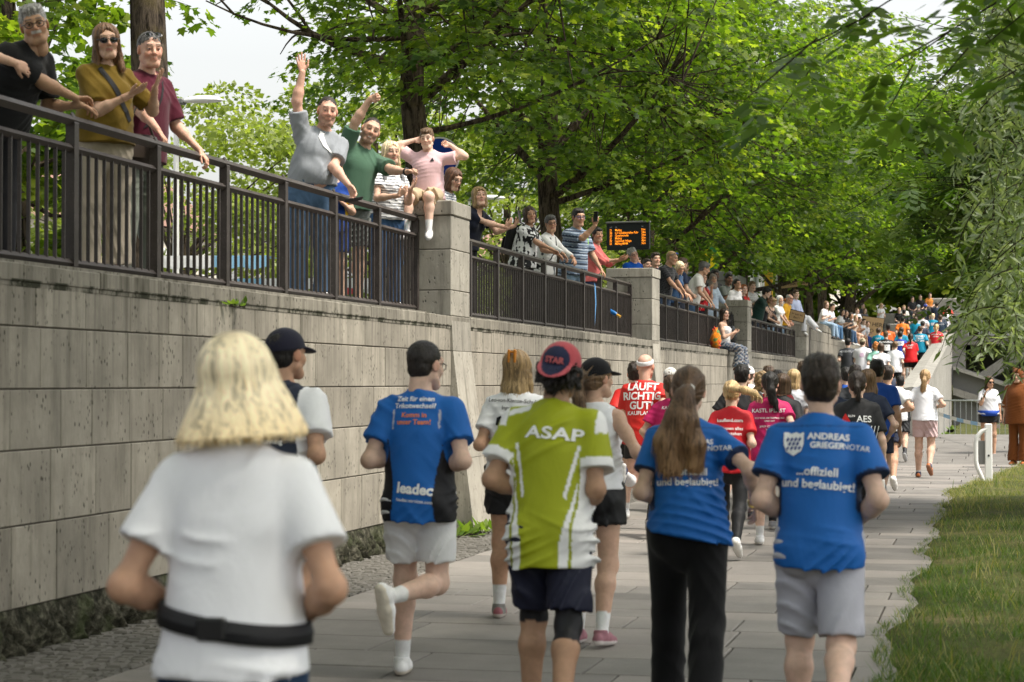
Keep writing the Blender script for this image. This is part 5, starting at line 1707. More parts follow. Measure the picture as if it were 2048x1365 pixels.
def band(out, name, z0, z1, mat, thick=.010, tilt=0.0, parent=None):
    """strap laid round the trunk over the shirt"""
    v, f = out['sv']
    bvh = out.get('bvh') or BVHTree.FromPolygons([Vector(p) for p in v], [tuple(map(int, q)) for q in f])
    n = 48; V = []; F = []
    c = out['P']
    for j in range(n):
        a = 2 * math.pi * j / n; d = Vector((math.cos(a), math.sin(a), 0))
        for z in (z0, z1):
            zz = z + tilt * d.x
            h = bvh.ray_cast(Vector((c[0], c[1], zz)) + d * .6, -d)
            p = h[0] if h[0] is not None else Vector((c[0], c[1], zz)) + d * .15
            rr = (p - Vector((c[0], c[1], zz))).length
            for t in (.001, thick): V.append((Vector((c[0], c[1], zz)) + d * (rr + t))[:])
    R_ = np.array(V).reshape(n, 4, 3); R_ = (R_ + np.roll(R_, 1, 0) + np.roll(R_, -1, 0)) / 3 ; R_[:, :, :2] = c[:2] + (R_[:, :, :2] - c[:2]) * 1.02
    V = R_.reshape(-1, 3)
    for j in range(n):
        b, e = j * 4, ((j + 1) % n) * 4
        F += [(b + 1, e + 1, e + 3, b + 3), (b, b + 2, e + 2, e), (b + 2, b + 3, e + 3, e + 2), (b, e, e + 1, b + 1)]
    return link(name, np_mesh(name, V, F), mat, parent or out['root'])

# woman in front with the blond bob
o = person('blond woman in white t-shirt and black waist belt running nearest the camera', (-1.73, 4.42, 0), 3, 1.66, 'f', 0, 'tan', ('bob', (.80, .68, .46), dict(len=.100, w=.158, t=.016, nrib=900, rag=.014, roots=(.42, .32, .20), c2=(.76, .57, .30), grad=(-.18, -.02), ridge=.22)),
           'jogL', (((.40, -.22, -.9), (-.5, .8, -.25)), ((.36, -.26, -.9), (-.45, .75, -.35))), ('fist', 'fist'), lean=4, twist=6, head=(4, 0, -4), build=.98,
           top=dict(c=(.80, .80, .83), hem=-.035, t=.012, loose=.006, sl=.60, flare=.012, h=.0085, fold=.024,  fdirs=((.5, 0, .9), (-.9, 0, .7), (.05, 0, 1))), bottom=('leggings', (.008, .030, .075)), shoes=WS, group=RG)
bz = o['P'][2] + .085
band(o, 'waist_belt', bz - .024, bz + .024, M_BLACKPRINT, .012, -.025)
band(o, 'belt_strap', bz - .006, bz + .006, M_BLACKPRINT, .015, -.025)
MB().box((-.035, -.012, -.027), (.035, .012, .027), .006).build('buckle', M_BLACKPLASTIC, o['root'], loc=(o['P'][0] - .0, o['P'][1] - .165, bz))

# navy and white raglan
def raglan(q, ad, at):
    x, y, z = q.T; c = np.tile(np.array(NAVY_T) * .8, (len(q), 1)); m = (ad < .10) & (np.abs(x) > .125 - .35 * np.clip(z - .05, 0, .2)) & (at > -.35); c[m] = WHITE_T
    return c
o = person('man in dark cap and navy t-shirt with white sleeves running along the wall', (-3.57, 9.75, 0), -4, 1.82, 'm', 0, 'tan', ('crop', 'black'), 'jogR', ('jog', 'jog'), ('fist', 'fist'), lean=4, head=(-18, 0, 0), top=dict(c=raglan, jersey=1, hem=-.10), bottom=('shorts', (.02, .02, .03), .7), shoes=BS, cap=('cap', (.020, .020, .035)), group=RG)
add_print(o, 'flb', .15, .02, .02, M_WHITEPRINT, True, 0, .0)
add_print(o, 'running', .035, .02, -.10, M_WHITEPRINT)

# blue shirt, white shorts
def leadec(q, ad, at):
    x, y, z = q.T; c = np.tile(BLUE_T, (len(q), 1)); side = .128 + .022 * np.cos(z * 9)
    m = (np.abs(x) > side) & (z < .08) & ~((ad < .088) & (at > .10)); c[m] = (.010, .010, .013)
    s = (np.abs(np.abs(x) - .122) < .004) & (z < .10) & (z > .0) & (y < 0); c[s] = (.5, .5, .55)
    return c
o = person('man in blue and black running shirt with white shorts, one heel kicked up', (-2.95, 10.20, 0), 2, 1.77, 'm', 0, 'fair', ('crop', (.018, .014, .012), dict(t=.009)), ((10, 16), (0, 84, 1, None, -.42)), (((.28, -.30, -.9), (-.55, .75, .1)), ((.28, -.30, -.9), (-.6, .7, -.1))), ('fist', 'fist'), lean=3, head=(-26, -6, 0), build=1.02,
           top=dict(c=leadec, jersey=1, hem=-.14, loose=.010, fold=.010), bottom=('shorts', (.74, .74, .75), .74), shoes=((.75, .75, .75), (.66, .60, .50)), socks=(.10, (.75, .75, .75)), glasses='dark', group=RG)
for s, sz, z, mt in (('Zeit für einen', .036, .155, M_WHITEPRINT), ('Trikotwechsel?', .036, .118, M_WHITEPRINT), ('Komm in', .036, .070, M_ORANGEPRINT), ('unser Team!', .036, .033, M_ORANGEPRINT)): add_print(o, s, sz, -.005, z, mt, True, 0, .02)
add_print(o, 'leadec', .075, .015, -.315, M_WHITEPRINT, True, -5, .04); add_print(o, 'leadec-services.com', .024, .015, -.375, M_WHITEPRINT, True, -5, .01)

# green ASAP shirt
def asap(q, ad, at):
    x, y, z = q.T; c = np.tile(GREEN_T, (len(q), 1)); ax = np.abs(x); w = (.80, .80, .80)
    c[(ad < .10) & (at > .53) & (ax > .15)] = w
    c[(ax > .205) & (ax < .25) & (z > .06) & (at < .16) & (y < .03)] = w
    c[(z > .152 - .30 * np.abs(ax - .10)) & (z < .180 - .30 * np.abs(ax - .10)) & (ax > .10) & (ax < .20) & (x < 0)] = w
    arm_ = (ad < .088) & (at > .12); b = (ax > .088 + .085 * np.clip((z + .44) / .42, 0, 1)) & (z < .0) & ~arm_; c[b] = w
    e = (np.abs(ax - (.135 + .03 * np.clip((z + .35) / .3, 0, 1))) < .006) & (z < .03) & ~arm_; c[e] = np.array(GREEN_T) * .9
    c[(np.abs(ax - (.098 + .05 * np.clip((z + .22) / .25, 0, 1))) < .0075) & (z > -.24) & (z < .0) & (y < 0)] = w
    return c
def wide_text(s, sx, bold=.03, shear=0):
    def fn(size):
        bm = text_mesh(s, size, bold, shear, 1.05); bmesh.ops.scale(bm, vec=(sx, 1, 1), verts=bm.verts); return bm
    return fn
o = person('man in lime green team shirt with pink and navy backwards cap', (-1.91, 8.68, 0), 2, 1.73, 'm', 0, 'olive', ('curly', 'black', dict(under=1)), ((16, 24), (-10, 22)), (((.30, -.26, -.9), (-.55, .75, -.2)), ((.16, -.10, -.98), (-.3, .85, -.3))), ('fist', 'fist'), lean=6, side=2, twist=-4, head=(-8, 3, 8), build=.98,
           top=dict(c=asap, jersey=1, hem=-.20, loose=.008, sl=.68, flare=.016, fold=.020, h=.0075, fdirs=((-.8, 0, .7), (-.5, 0, .9), (.3, 0, 1))), bottom=('shorts', (.016, .018, .038), .84), shoes=BS, cap=('capback', (.42, .075, .09), (.48, .10, .12), 22, (.022, .026, .06)),
           parts=((1, -.10, .12, (.012, .012, .014)), (0, -.02, .12, (.012, .012, .014))), group=RG)
add_print(o, wide_text('ASAP', 1.45), .075, .03, .045, M_WHITEPRINT, True, -2, .0)
def on_cap(o, s, size, z, mat):
    bm = text_mesh(s, size, .05); Rh, hc, hs = o['Rh'], o['hc'], o['hs']
    for v in bm.verts:
        x, zz = v.co.x, v.co.y + z
        y = -.012 - .110 * math.sqrt(max(0, 1 - (x / .090) ** 2 - ((zz - .04) / .098) ** 2)) - .003
        v.co = Vector(Rh @ (vec(x, y, zz) * hs) + hc)
    me = bpy.data.meshes.new('cap_lettering'); bm.to_mesh(me); bm.free(); link('cap_lettering', me, mat, o['root'])
on_cap(o, 'STAR', .036, .055, simple('cap_patch', (.42, .09, .10)))

# woman in white sleeveless top with black cap and ponytail
o = person('woman in white sleeveless top, black cap and black shorts with long ponytail', (-2.30, 11.65, 0), -6, 1.69, 'f', 0, 'mid', ('pony', 'lbrown', dict(at=(0, -.118, .03), path=((0, -.16, .0), (.01, -.17, -.10), (.03, -.155, -.22), (.05, -.15, -.33)), r=(.02, .030, .034, .030, .008))), ((8, 14), (-4, 16)), ('jog', ((.55, -.4, -.72), (-.1, .95, -.15))), ('fist', 'fist'), lean=4, head=(-30, 4, 0),
           top=dict(c=(.76, .76, .79), sl=0, hem=-.0, loose=.006, neck=.085), bottom=('shorts', BLACK_T, .42), shoes=((.30, .13, .16), (.72, .66, .64)), socks=(.11, (.75, .75, .75)), cap=('cap', (.010, .010, .012)), group=RG)
# woman with hair clip
o = person('woman in white t-shirt with wavy blond hair in an orange clip', (-3.06, 12.84, 0), 2, 1.76, 'f', 0, 'tan', ('long', 'dblond', dict(len=.14, w=.088, c2=(.36, .25, .12), grad=(-.16, .0))), 'jogR', ('jog', 'jog'), ('fist', 'fist'), lean=3, head=(-6, 0, 0), top=dict(c=WHITE_T, hem=-.06), bottom=('shorts', BLACK_T, .55), shoes=((.20, .19, .18), (.55, .50, .45), (.30, .10, .12)), socks=(.13, (.74, .74, .74)), group=RG)
for s, sz, z in (('Leo-von-Klenze-Schule', .036, .125), ('Ingolstadt', .036, .075)): add_print(o, s, sz, .0, z, M_BLACKPRINT, True, -3, .008)
add_print(o, poly_art([[(-.5, -.2), (-.1, -.25), (.0, .0), (-.2, .3), (-.45, .2)], [(.1, -.3), (.5, -.1), (.4, .3), (.12, .2)]]), .12, -.05, -.01, M_BLACKPRINT)
link('hair_clip', MB().box((-.028, -.02, -.045), (-.012, .02, .045), .006).box((.012, -.02, -.045), (.028, .02, .045), .006).box((-.03, -.012, .02), (.03, .012, .035), .004).mesh('hair_clip'), simple('amber_clip', (.55, .20, .02), .3), o['root'], tuple(o['hc'] + o['Rh'] @ vec(0, -.112, .085) * o['hs']))

# blue pair
SH = [(-.5, .5), (-.5, -.1), (-.38, -.45), (0, -.68), (.38, -.45), (.5, -.1), (.5, .5), (.3, .42), (.12, .5), (-.12, .42), (-.3, .5)]
def shield(o, x, z, size):
    add_print(o, poly_art([SH]), size, x, z, M_WHITEPRINT)
    dm = []
    for i in range(-2, 3):
        for j in range(-2, 2):
            cx, cy = i * .2 + (.1 if j % 2 else 0), j * .22 - .08
            if abs(cx) < .40 and -.5 < cy < .25: dm.append([(cx - .02, cy - .12), (cx + .085, cy + .02), (cx + .02, cy + .12), (cx - .085, cy - .02)])
    kx = o['kx']; project(o, poly_art(dm)(size * kx), M_NAVYPRINT, x * kx, z * kx, True, 0, .0095)
def blue(q, ad, at):
    x, y, z = q.T; c = np.tile(BLUE_T, (len(q), 1)); c[(ad < .10) & (at > .585) & (np.abs(x) > .16)] = (.012, .03, .09)
    c[(np.abs(x) > .178) & (z < -.02) & (at < .2)] = (.55, .55, .6); c[(np.abs(z - .148) < .0035) & (y < 0) & (np.abs(x) < .19)] = np.array(BLUE_T) * .6
    c[(z > .215)] = (.010, .02, .06)
    return c
o = person('woman in blue t-shirt and black leggings with long brown ponytail', (-1.38, 9.24, 0), 4, 1.64, 'f', 0, 'fair', ('pony', (.085, .048, .026), dict(at=(.0, -.118, .015), path=((-.01, -.165, -.02), (-.04, -.185, -.12), (-.085, -.185, -.25), (-.06, -.18, -.36), (.02, -.18, -.43)), r=(.030, .046, .060, .066, .060, .016), path2=((.01, -.19, -.14), (.045, -.19, -.26), (.05, -.185, -.36), (.085, -.18, -.43)), nrib=1500, rag=.04, c2=(.30, .175, .085), grad=(-.42, -.05))),
           ((16, 24), (-14, 20)), (((.26, -.25, -.9), (-.45, .8, -.1)), ((.52, -.60, -.55), (.10, .72, -.62))), ('fist', 'relax'), lean=6, twist=5, head=(3, 0, 3), build=1.08,
           top=dict(c=blue, jersey=1, hem=-.045, loose=.008, fold=.012, hemn=(-.18, 0, -1), h=.008), bottom=('trousers', (.010, .010, .011), .072), shoes=BS, group=RG)
add_print(o, '...offiziell', .05, .01, -.075, M_WHITEPRINT, True, 0, .02); add_print(o, 'und beglaubigt!', .05, .0, -.125, M_WHITEPRINT, True, 0, .02); shield(o, -.125, .06, .085)
add_print(o, 'ANDREAS', .034, .05, .075, M_WHITEPRINT, True, 0, .03); add_print(o, 'GRIEGER NOTAR', .034, .085, .042, M_WHITEPRINT, True, 0, .02)
p = o['hc'] + o['Rh'] @ vec(0, -.135, .012) * o['hs']
MB().tube([(p[0] + .026 * math.cos(a), p[1], p[2] + .018 * math.sin(a)) for a in [i * .5236 for i in range(13)]], .009, 6, cap=False).build('hair_tie', M_WHITE, o['root'], smooth=True)
w = o['A'][1][2]; e = o['A'][1][1]; ax = unit(w - e); q1 = unit(np.cross(ax, vec(0, 0, 1))); q2 = np.cross(ax, q1)
MB().tube([tuple(w - ax * .015 + (q1 * math.cos(a) + q2 * math.sin(a)) * .029) for a in [i * .5236 for i in range(13)]], .0045, 6, cap=False).build('bracelet', simple('gold', (.6, .42, .12), .3, .5, .9), o['root'], smooth=True)

o = person('man in blue t-shirt and light grey shorts at the right of the path', (-.70, 8.40, 0), 0, 1.67, 'm', 0, 'fair', ('short', (.030, .021, .015), dict(t=.013, fringe=.001)), ((14, 22), (-12, 46)), (((.26, -.22, -.93), (-.5, .8, -.3)), ((.30, -.26, -.92), (-.5, .78, -.45))), ('fist', 'fist'), lean=6, head=(4, 4, 0), build=1.02,
           top=dict(c=blue, jersey=1, hem=-.12, loose=.006, fold=.015, fdirs=((.3, 0, 1), (-.7, 0, .7), (.1, 0, 1)), h=.008), bottom=('shorts', (.44, .44, .50), .90), shoes=GS, group=RG)
shield(o, -.105, .075, .088)
add_print(o, 'ANDREAS', .040, .045, .098, M_WHITEPRINT, True, -2, .03); add_print(o, 'GRIEGER', .037, .040, .060, M_WHITEPRINT, True, -2, .03); add_print(o, 'NOTAR', .034, .163, .052, M_WHITEPRINT, True, -7, .0)
add_print(o, '...offiziell', .052, .0, -.055, M_WHITEPRINT, True, -3, .02); add_print(o, 'und beglaubigt!', .052, .0, -.110, M_WHITEPRINT, True, -4, .02)
# ================================================================== spectators at the near railings
SG = 'spectators at the promenade railing'
JEANS = (.075, .13, .22); LJEANS = (.26, .36, .48); BEIGE = (.48, .41, .33); KHAKI = (.40, .31, .20)
def rl(y, z=3.285, x=XR): return dict(t=(x, y, z), hu=(.55, .1, -.75), hn=(-.55, 0, -.7), pole=(0, -.6, -.5))
def stripes(c1, c2, per, w=.5, ph=0.0):
    def fn(q, ad, at):
        z = np.where(ad < .075, q[:, 2], q[:, 2]); m = ((z + ph) / per) % 1 < w
        return np.where(m[:, None], np.array(c1), np.array(c2))
    return fn
def blotch(c1, c2, f=60, thr=0.0):
    def fn(q, ad, at):
        m = snoise(q, (f, f, f), 3, 5) > thr
        return np.where(m[:, None], np.array(c1), np.array(c2))
    return fn

person('sliver of a person in white with clasped hands at the left edge', (-6.2, 10.55, ZP), -95, 1.75, 'm', 1, 'mid', ('short', 'dark'), 'stand', (dict(t=(-5.80, 11.15, 3.50), hu=(.3, .8, -.2), hn=(-1, 0, 0)), dict(t=(-5.80, 11.05, 3.48), hu=(.2, .9, 0), hn=(1, 0, 0))), ('cup', 'cup'), lean=22, head=(-40, 0, 0), top=dict(c=(.72, .72, .74), hem=-.12), bottom=('shorts', JEANS, .9, 'denim'), shoes=WS, group=SG)
person('grey-haired man with moustache and glasses, in black, leaning on the railing', (-6.28, 11.80, ZP), -102, 1.80, 'm', 0, 'olive', ('short', 'grey', dict(t=.010)), 'stand', (dict(t=(-5.78, 12.02, 3.36), hu=(.25, 1, -.15), hn=(-.2, 0, -1), pole=(-.4, -.2, -1)), dict(t=(-5.80, 11.98, 3.40), hu=(.3, .9, .1), hn=(.3, .1, -1), pole=(.5, -.2, -1))), ('relax', 'relax'), lean=42, head=(-50, -8, 14), beard='moustache', glasses='dark', build=1.15, belly=.4,
       top=dict(c=(.012, .012, .013), sl=.75, hem=-.10), bottom=('trousers', (.03, .03, .035)), shoes=BS, group=SG)
o = person('woman with sunglasses and long brown hair in olive t-shirt, clapping', (-6.02, 12.88, ZP), -128, 1.76, 'f', 0, 'mid', ('long', (.13, .068, .034), dict(len=.19, w=.098, front=.03)), 'stand', (dict(t=(-5.66, 12.92, 3.60), hu=(.55, -.35, .75), hn=(-.75, -.1, .3), pole=(-.5, -.5, -.7)), dict(t=(-5.76, 12.74, 3.53), hu=(.8, -.1, .35), hn=(.2, .1, .9), pole=(.6, -.4, -.7))), ('open', 'clap'), lean=4, head=(-18, -6, 6), glasses='sun', build=1.14, belly=.5,
           top=dict(c=(.155, .098, .014), sl=.80, hem=-.04, loose=.02), bottom=('trousers', BEIGE, .085), shoes=WS, group=SG)
band_y = o
def strap(o, name, pts, mat, w=.02):
    """flat band through local points"""
    MB().tube([tuple(p) for p in pts], w, 6, squash=.3).build(name, mat, o['root'], smooth=True)
def cross_strap(o, sx, mat, d=.135, name='bag_strap', low=-.06):
    """bag strap lying diagonally on the front of the shirt"""
    def fn(size):
        bm = bmesh.new(); n = 16; prev = None
        for i in range(n + 1):
            t_ = i / n; x, z = -sx * (-.085 + .20 * t_) , .15 - .36 * t_
            a = bm.verts.new((x - .016, z - .010, 0)); b = bm.verts.new((x + .016, z + .010, 0))
            if prev: bm.faces.new((prev[0], prev[1], b, a))
            prev = (a, b)
        return bm
    project(o, fn(1), M_BLACKPRINT, 0, 0, False, 0, .006, name)
cross_strap(o, -1, M_BLACKPLASTIC, .165)
t = tag(link('handbag', MB().box((-.15, -.06, -.22), (.15, .06, .0), .045).tube([(-.13, 0, -.02), (0, 0, .25), (.13, 0, -.02)], .010, 6).mesh('handbag', True), simple('brown_leather', (.035, .024, .018), .5)), 'dark brown leather bag hanging beside the olive t-shirt woman', 'bag')
t.location = (-5.98, 13.38, 3.34); t.rotation_euler = (0, 0, R(60))
o = person('older man in maroon t-shirt with sunglasses on his head, both hands on railing', (-6.16, 13.78, ZP), -112, 1.86, 'm', 0, 'red', ('crop', 'dgrey', dict(t=.006)), 'stand', (rl(13.98), rl(13.32)), ('grip', 'grip'), lean=10, head=(-26, -8, 2), glasses='sunup', build=1.1, belly=.5, top=dict(c=(.075, .010, .022), sl=.85, hem=-.12, loose=.02), bottom=('trousers', (.18, .20, .17)), shoes=GS, group=SG)
cross_strap(o, 1, M_BLACKPLASTIC, .165)
def swoosh(q, ad, at):
    return np.tile((.25, .265, .29), (len(q), 1))
o = person('stocky man in grey t-shirt leaning out and waving one raised hand', (-6.08, 17.42, ZP), -148, 1.90, 'm', 0, 'red', ('crop', 'dark', dict(t=.003)), 'stand', (dict(t=(-5.66, 17.25, 3.33), hu=(.5, -.2, -.8), hn=(0, -.8, -.5), pole=(.9, -.2, .2)), ((.42, .18, .95), (.06, .08, 1), (.16, .02, 1), (-.2, .95, .0))), ('relax', 'spread'), lean=4, side=-13, head=(-4, -8, -6), beard='stubble', build=1.22, belly=1.0,
           top=dict(c=swoosh, sl=.70, hem=.03, loose=.014, fdirs=((.1, 0, 1), (1, 0, .15), (.9, 0, .3)), fold=.010), bottom=('trousers', JEANS, .075, 'denim'), shoes=WS, group=SG)
add_print(o, poly_art([[(-.5, .42), (-.2, .5), (-.32, .2), (-.1, -.1), (.35, -.42), (-.2, -.25), (-.5, .05)]]), .20, .045, .075, M_WHITEPRINT, False, -10)
ph = tag(link('phone', MB().box((-.04, -.085, -.005), (.04, .085, .005), .004).mesh('phone'), M_BLACKPLASTIC), 'phone lying in the hand of the waving man in grey', 'phone'); ph.location = (-5.60, 17.20, 3.20); ph.rotation_euler = (R(10), R(-15), R(-60))
o = person('smiling man in green t-shirt with fist raised and the other arm stretched out', (-6.14, 18.72, ZP), -132, 1.90, 'm', 0, 'mid', ('crop', 'dark', dict(t=.002)), 'stand', (dict(t=(-5.48, 18.52, 3.58), hu=(1, -.3, .1), hn=(0, -.3, -1), pole=(.3, -.3, -.9)), dict(t=(-5.74, 18.50, 4.52), hu=(.9, -.2, .1), hn=(.1, -1, 0), pole=(.4, 0, 1))), ('fist', 'fist'), lean=10, side=-14, head=(-22, -6, -22), beard='stubble', smile=True, build=1.08, top=dict(c=(.065, .13, .085), sl=.75, hem=-.08), bottom=('shorts', (.12, .13, .12), .85), shoes=WS, group=SG)
s, e, w, hu, hn = o['A'][0]; ax = unit(w - e); q1 = unit(np.cross(ax, vec(0, 0, 1))); q2 = np.cross(ax, q1)
MB().tube([tuple(w - ax * .02 + (q1 * math.cos(a) + q2 * math.sin(a)) * .032) for a in [i * .5236 for i in range(13)]], .010, 6, cap=False).build('wristwatch', M_BLACKPLASTIC, o['root'], smooth=True)
person('girl in blue and yellow shirt half hidden behind the waving men', (-6.06, 17.98, ZP), -150, 1.38, 'f', 0, 'mid', ('pony', 'dblond', dict(path=((0, -.15, .03), (-.03, -.15, -.06), (-.05, -.12, -.17), (-.05, -.10, -.24)))), ((4, 6), (30, 70)), ('chest', 'chest'), ('relax', 'relax'), lean=6, head=(-6, 4, -6), top=dict(c=lambda q, ad, at: np.where(((ad < .09) & (at > .35))[:, None], np.array((.75, .50, .02)), np.array((.012, .045, .22))), sl=.6, hem=-.1), bottom=('shorts', (.012, .05, .24), .7), shoes=((.30, .34, .34), (.5, .45, .35)), group=SG)
o = person('blond woman in striped t-shirt with grey backpack beside the first pillar', (-6.0, 19.52, ZP), -128, 1.72, 'f', 0, 'mid', ('long', 'wblond', dict(len=.17, w=.085, roots=(.22, .15, .08))), 'stand', (dict(t=(-5.70, 19.36, 3.50), hu=(.6, -.2, .6), hn=(-.3, -.4, .5), pole=(-.4, -.5, -.8)), dict(t=(-5.78, 19.20, 3.42), hu=(.7, .1, .6), hn=(.2, .4, .6), pole=(.6, -.4, -.7))), ('cup', 'cup'), lean=6, head=(-14, -2, 0), top=dict(c=stripes((.03, .035, .06), (.72, .72, .72), .030, .32), sl=.55, hem=-.02), bottom=('trousers', (.05, .10, .20), .075, 'denim'), shoes=WS, group=SG)
def backpack(o, label, mat, sc=1.0):
    C, Rc, kx = o['C'], o['Rc'], o['kx']
    t = thing('backpack', label, 'backpack'); t.matrix_world = o['root'].matrix_basis @ Matrix.Translation(Vector(C + Rc @ vec(0, -.215, -.06) * kx)) @ Matrix(Rc.tolist()).to_4x4()
    MB().box((-.14 * sc, -.08, -.22 * sc), (.14 * sc, .08, .20 * sc), .05).build('bag_body', mat, t, smooth=True)
    MB().box((-.10 * sc, -.125, -.19 * sc), (.10 * sc, -.075, .02 * sc), .02).build('front_pocket', mat, t, smooth=True)
    for sx in (-1, 1): MB().tube([(sx * .08, .06, .18 * sc), (sx * .10, .16, .25 * sc), (sx * .11, .31, .16), (sx * .12, .33, .02), (sx * .13, .22, -.12), (sx * .12, .08, -.16)], .018, 6, squash=.35).build('strap', mat, t, smooth=True)
    return t
M_GREYBAG = simple('grey_canvas', (.16, .16, .165), .9); M_BLACKBAG = simple('black_canvas', (.015, .015, .017), .85)
backpack(o, 'grey backpack on the blond woman in stripes', M_GREYBAG, 1.15)
o = person('boy in pink t-shirt sitting on the pillar with hands behind his head', (-5.72, 20.08, 3.42), -176, 1.52, 'm', 0, 'fair', ('short', 'lbrown', dict(t=.012, fringe=.010)), ((86, 84, 2, -.25), (84, 70, 14, -.25)), (((1.0, .12, .10), (-.72, -.30, .55), (-.9, -.1, .3), (.1, .9, .2)), ((.85, .05, .62), (-.85, -.35, .30), (-1, -.1, .1), (0, .9, .1))), ('fist', 'fist'), hp=.085, lean=2, head=(2, -8, 4),
       top=dict(c=(.66, .44, .46), sl=.62, hem=-.06, loose=.012, fold=.006), bottom=('shorts', KHAKI, .82), shoes=((.72, .72, .72), (.66, .66, .66), (.5, .5, .52)), socks=(.12, (.78, .78, .78)), group=SG)
add_print(o, poly_art([[(-.5, -.4), (.5, -.4), (.35, .0), (0, .5), (-.35, .0)]]), .05, .075, .08, M_BLACKPRINT, False)
person('woman with brown bob and glasses in striped shirt looking down behind the first pillar', (-6.22, 22.2, ZP), -100, 1.76, 'f', 0, 'mid', ('bob', (.09, .042, .024), dict(len=.085, w=.10)), 'stand', ('lap', 'lap'), lean=18, head=(-22, -22, -4), glasses='dark', top=dict(c=stripes((.05, .08, .14), (.72, .72, .72), .026, .4), sl=.75, hem=-.06), bottom=('trousers', JEANS, .07, 'denim'), shoes=WS, group=SG)
o = person('woman with blond fringe in navy t-shirt holding up a phone over the railing', (-6.24, 23.5, ZP), -112, 1.68, 'f', 0, 'mid', ('bob', 'dblond', dict(len=.10, w=.088, fringe=1)), 'stand', (dict(t=(-5.66, 23.72, 3.46), hu=(.5, -.1, .6), hn=(-.4, -.6, .5), pole=(-.3, -.2, -1)), dict(t=(-5.70, 23.58, 3.42), hu=(.6, .1, .6), hn=(.1, .4, .8), pole=(.5, -.2, -1))), ('cup', 'cup'), lean=28, head=(-36, 4, 2), build=1.06, top=dict(c=(.010, .012, .022), sl=.6, hem=-.06, neck=.095), bottom=('trousers', (.014, .014, .018), .08), shoes=BS, group=SG)
def phone(label, loc, rot):
    p = thing('phone', label, 'phone', loc); p.rotation_euler = rot
    MB().box((-.038, -.0045, -.08), (.038, .0045, .08), .004).build('case', M_BLACKPLASTIC, p); MB().box((-.034, -.0052, -.074), (.034, -.0046, .074)).build('screen', M_LENS, p); MB().box((.010, .0045, .035), (.032, .0065, .070), .001).build('camera_bump', M_BLACKPLASTIC, p)
phone('black phone held by the woman in the navy t-shirt', (-5.58, 23.64, 3.56), (R(10), 0, R(-60)))
o = person('woman with brown bob in black and white patterned blouse with backpack', (-6.20, 26.45, ZP), -110, 1.66, 'f', 0, 'tan', ('bob', (.055, .034, .024), dict(len=.06, w=.088)), 'stand', (dict(t=(-5.74, 26.55, 3.30), hu=(.3, .3, -.3), hn=(-.3, -.3, -.6), pole=(-.4, -.3, -.9)), dict(t=(-5.75, 26.42, 3.33), hu=(.3, .6, -.2), hn=(0, 0, -1), pole=(.5, -.2, -1))), ('relax', 'relax'), lean=14, head=(-38, 0, 6), build=1.14, belly=.5, top=dict(c=blotch((.70, .70, .70), (.02, .02, .022), 55, -.05), sl=.72, hem=-.10, loose=.02), bottom=('trousers', (.015, .015, .017)), shoes=BS, group=SG)
backpack(o, 'black backpack on the woman in the patterned blouse', M_BLACKBAG)
o = person('woman with short grey hair and glasses in white jacket, arms on railing', (-6.20, 27.75, ZP), -106, 1.64, 'f', 0, 'tan', ('short', 'dgrey', dict(t=.018, fringe=.012)), 'stand', (dict(t=(-5.74, 27.65, 3.30), hu=(.3, -.4, -.6), hn=(-.3, 0, -.8), pole=(-.4, -.3, -.9)), dict(t=(-5.75, 27.30, 3.29), hu=(.5, .2, -.7), hn=(0, 0, -1), pole=(.5, -.2, -1))), ('relax', 'grip'), lean=14, head=(-44, -4, 4), glasses='dark', build=1.08, belly=.3, top=dict(c=blotch((.70, .69, .67), (.06, .07, .08), 20, -1.15), sl=1.75, hem=-.12), bottom=('trousers', (.02, .02, .025)), shoes=BS, group=SG)
cross_strap(o, 1, M_BLACKPLASTIC, .15)
def polo(q, ad, at):
    z = q[:, 2]; c = np.tile((.14, .19, .27), (len(q), 1)); c[((z + .01) / .075) % 1 < .26] = (.022, .03, .05); c[((z + .03) / .075) % 1 < .12] = (.42, .48, .55); c[((z - .01) / .0375) % 1 < .07] = (.40, .46, .55); return c
o = person('man in blue glasses and striped polo shirt filming with a phone', (-6.18, 29.75, ZP), -122, 1.90, 'm', 0, 'tan', ('short', (.018, .016, .015), dict(t=.011, fringe=.003)), 'stand', (rl(29.9, 3.22), dict(t=(-5.78, 29.42, 3.90), hu=(.2, -.3, .9), hn=(-.2, .6, .3), pole=(.3, .2, -1))), ('grip', 'cup'), lean=8, head=(-20, -6, 0), glasses='blue', build=1.18, belly=.7, top=dict(c=polo, sl=.85, hem=-.14, loose=.02), bottom=('trousers', LJEANS, .08, 'denim'), shoes=WS, group=SG)
phone('black phone held up by the man in the striped polo', (-5.76, 29.36, 4.03), (R(-8), 0, R(-20)))
MB().tube([tuple(o['C'] + o['Rc'] @ vec(-.12, .03, .19)), tuple(o['C'] + o['Rc'] @ vec(-.125, .12, .10)), tuple(o['C'] + o['Rc'] @ vec(-.13, .15, -.02))], .013, 6, squash=.4).build('backpack_strap', simple('lime_strap', (.25, .55, .05)), o['root'])
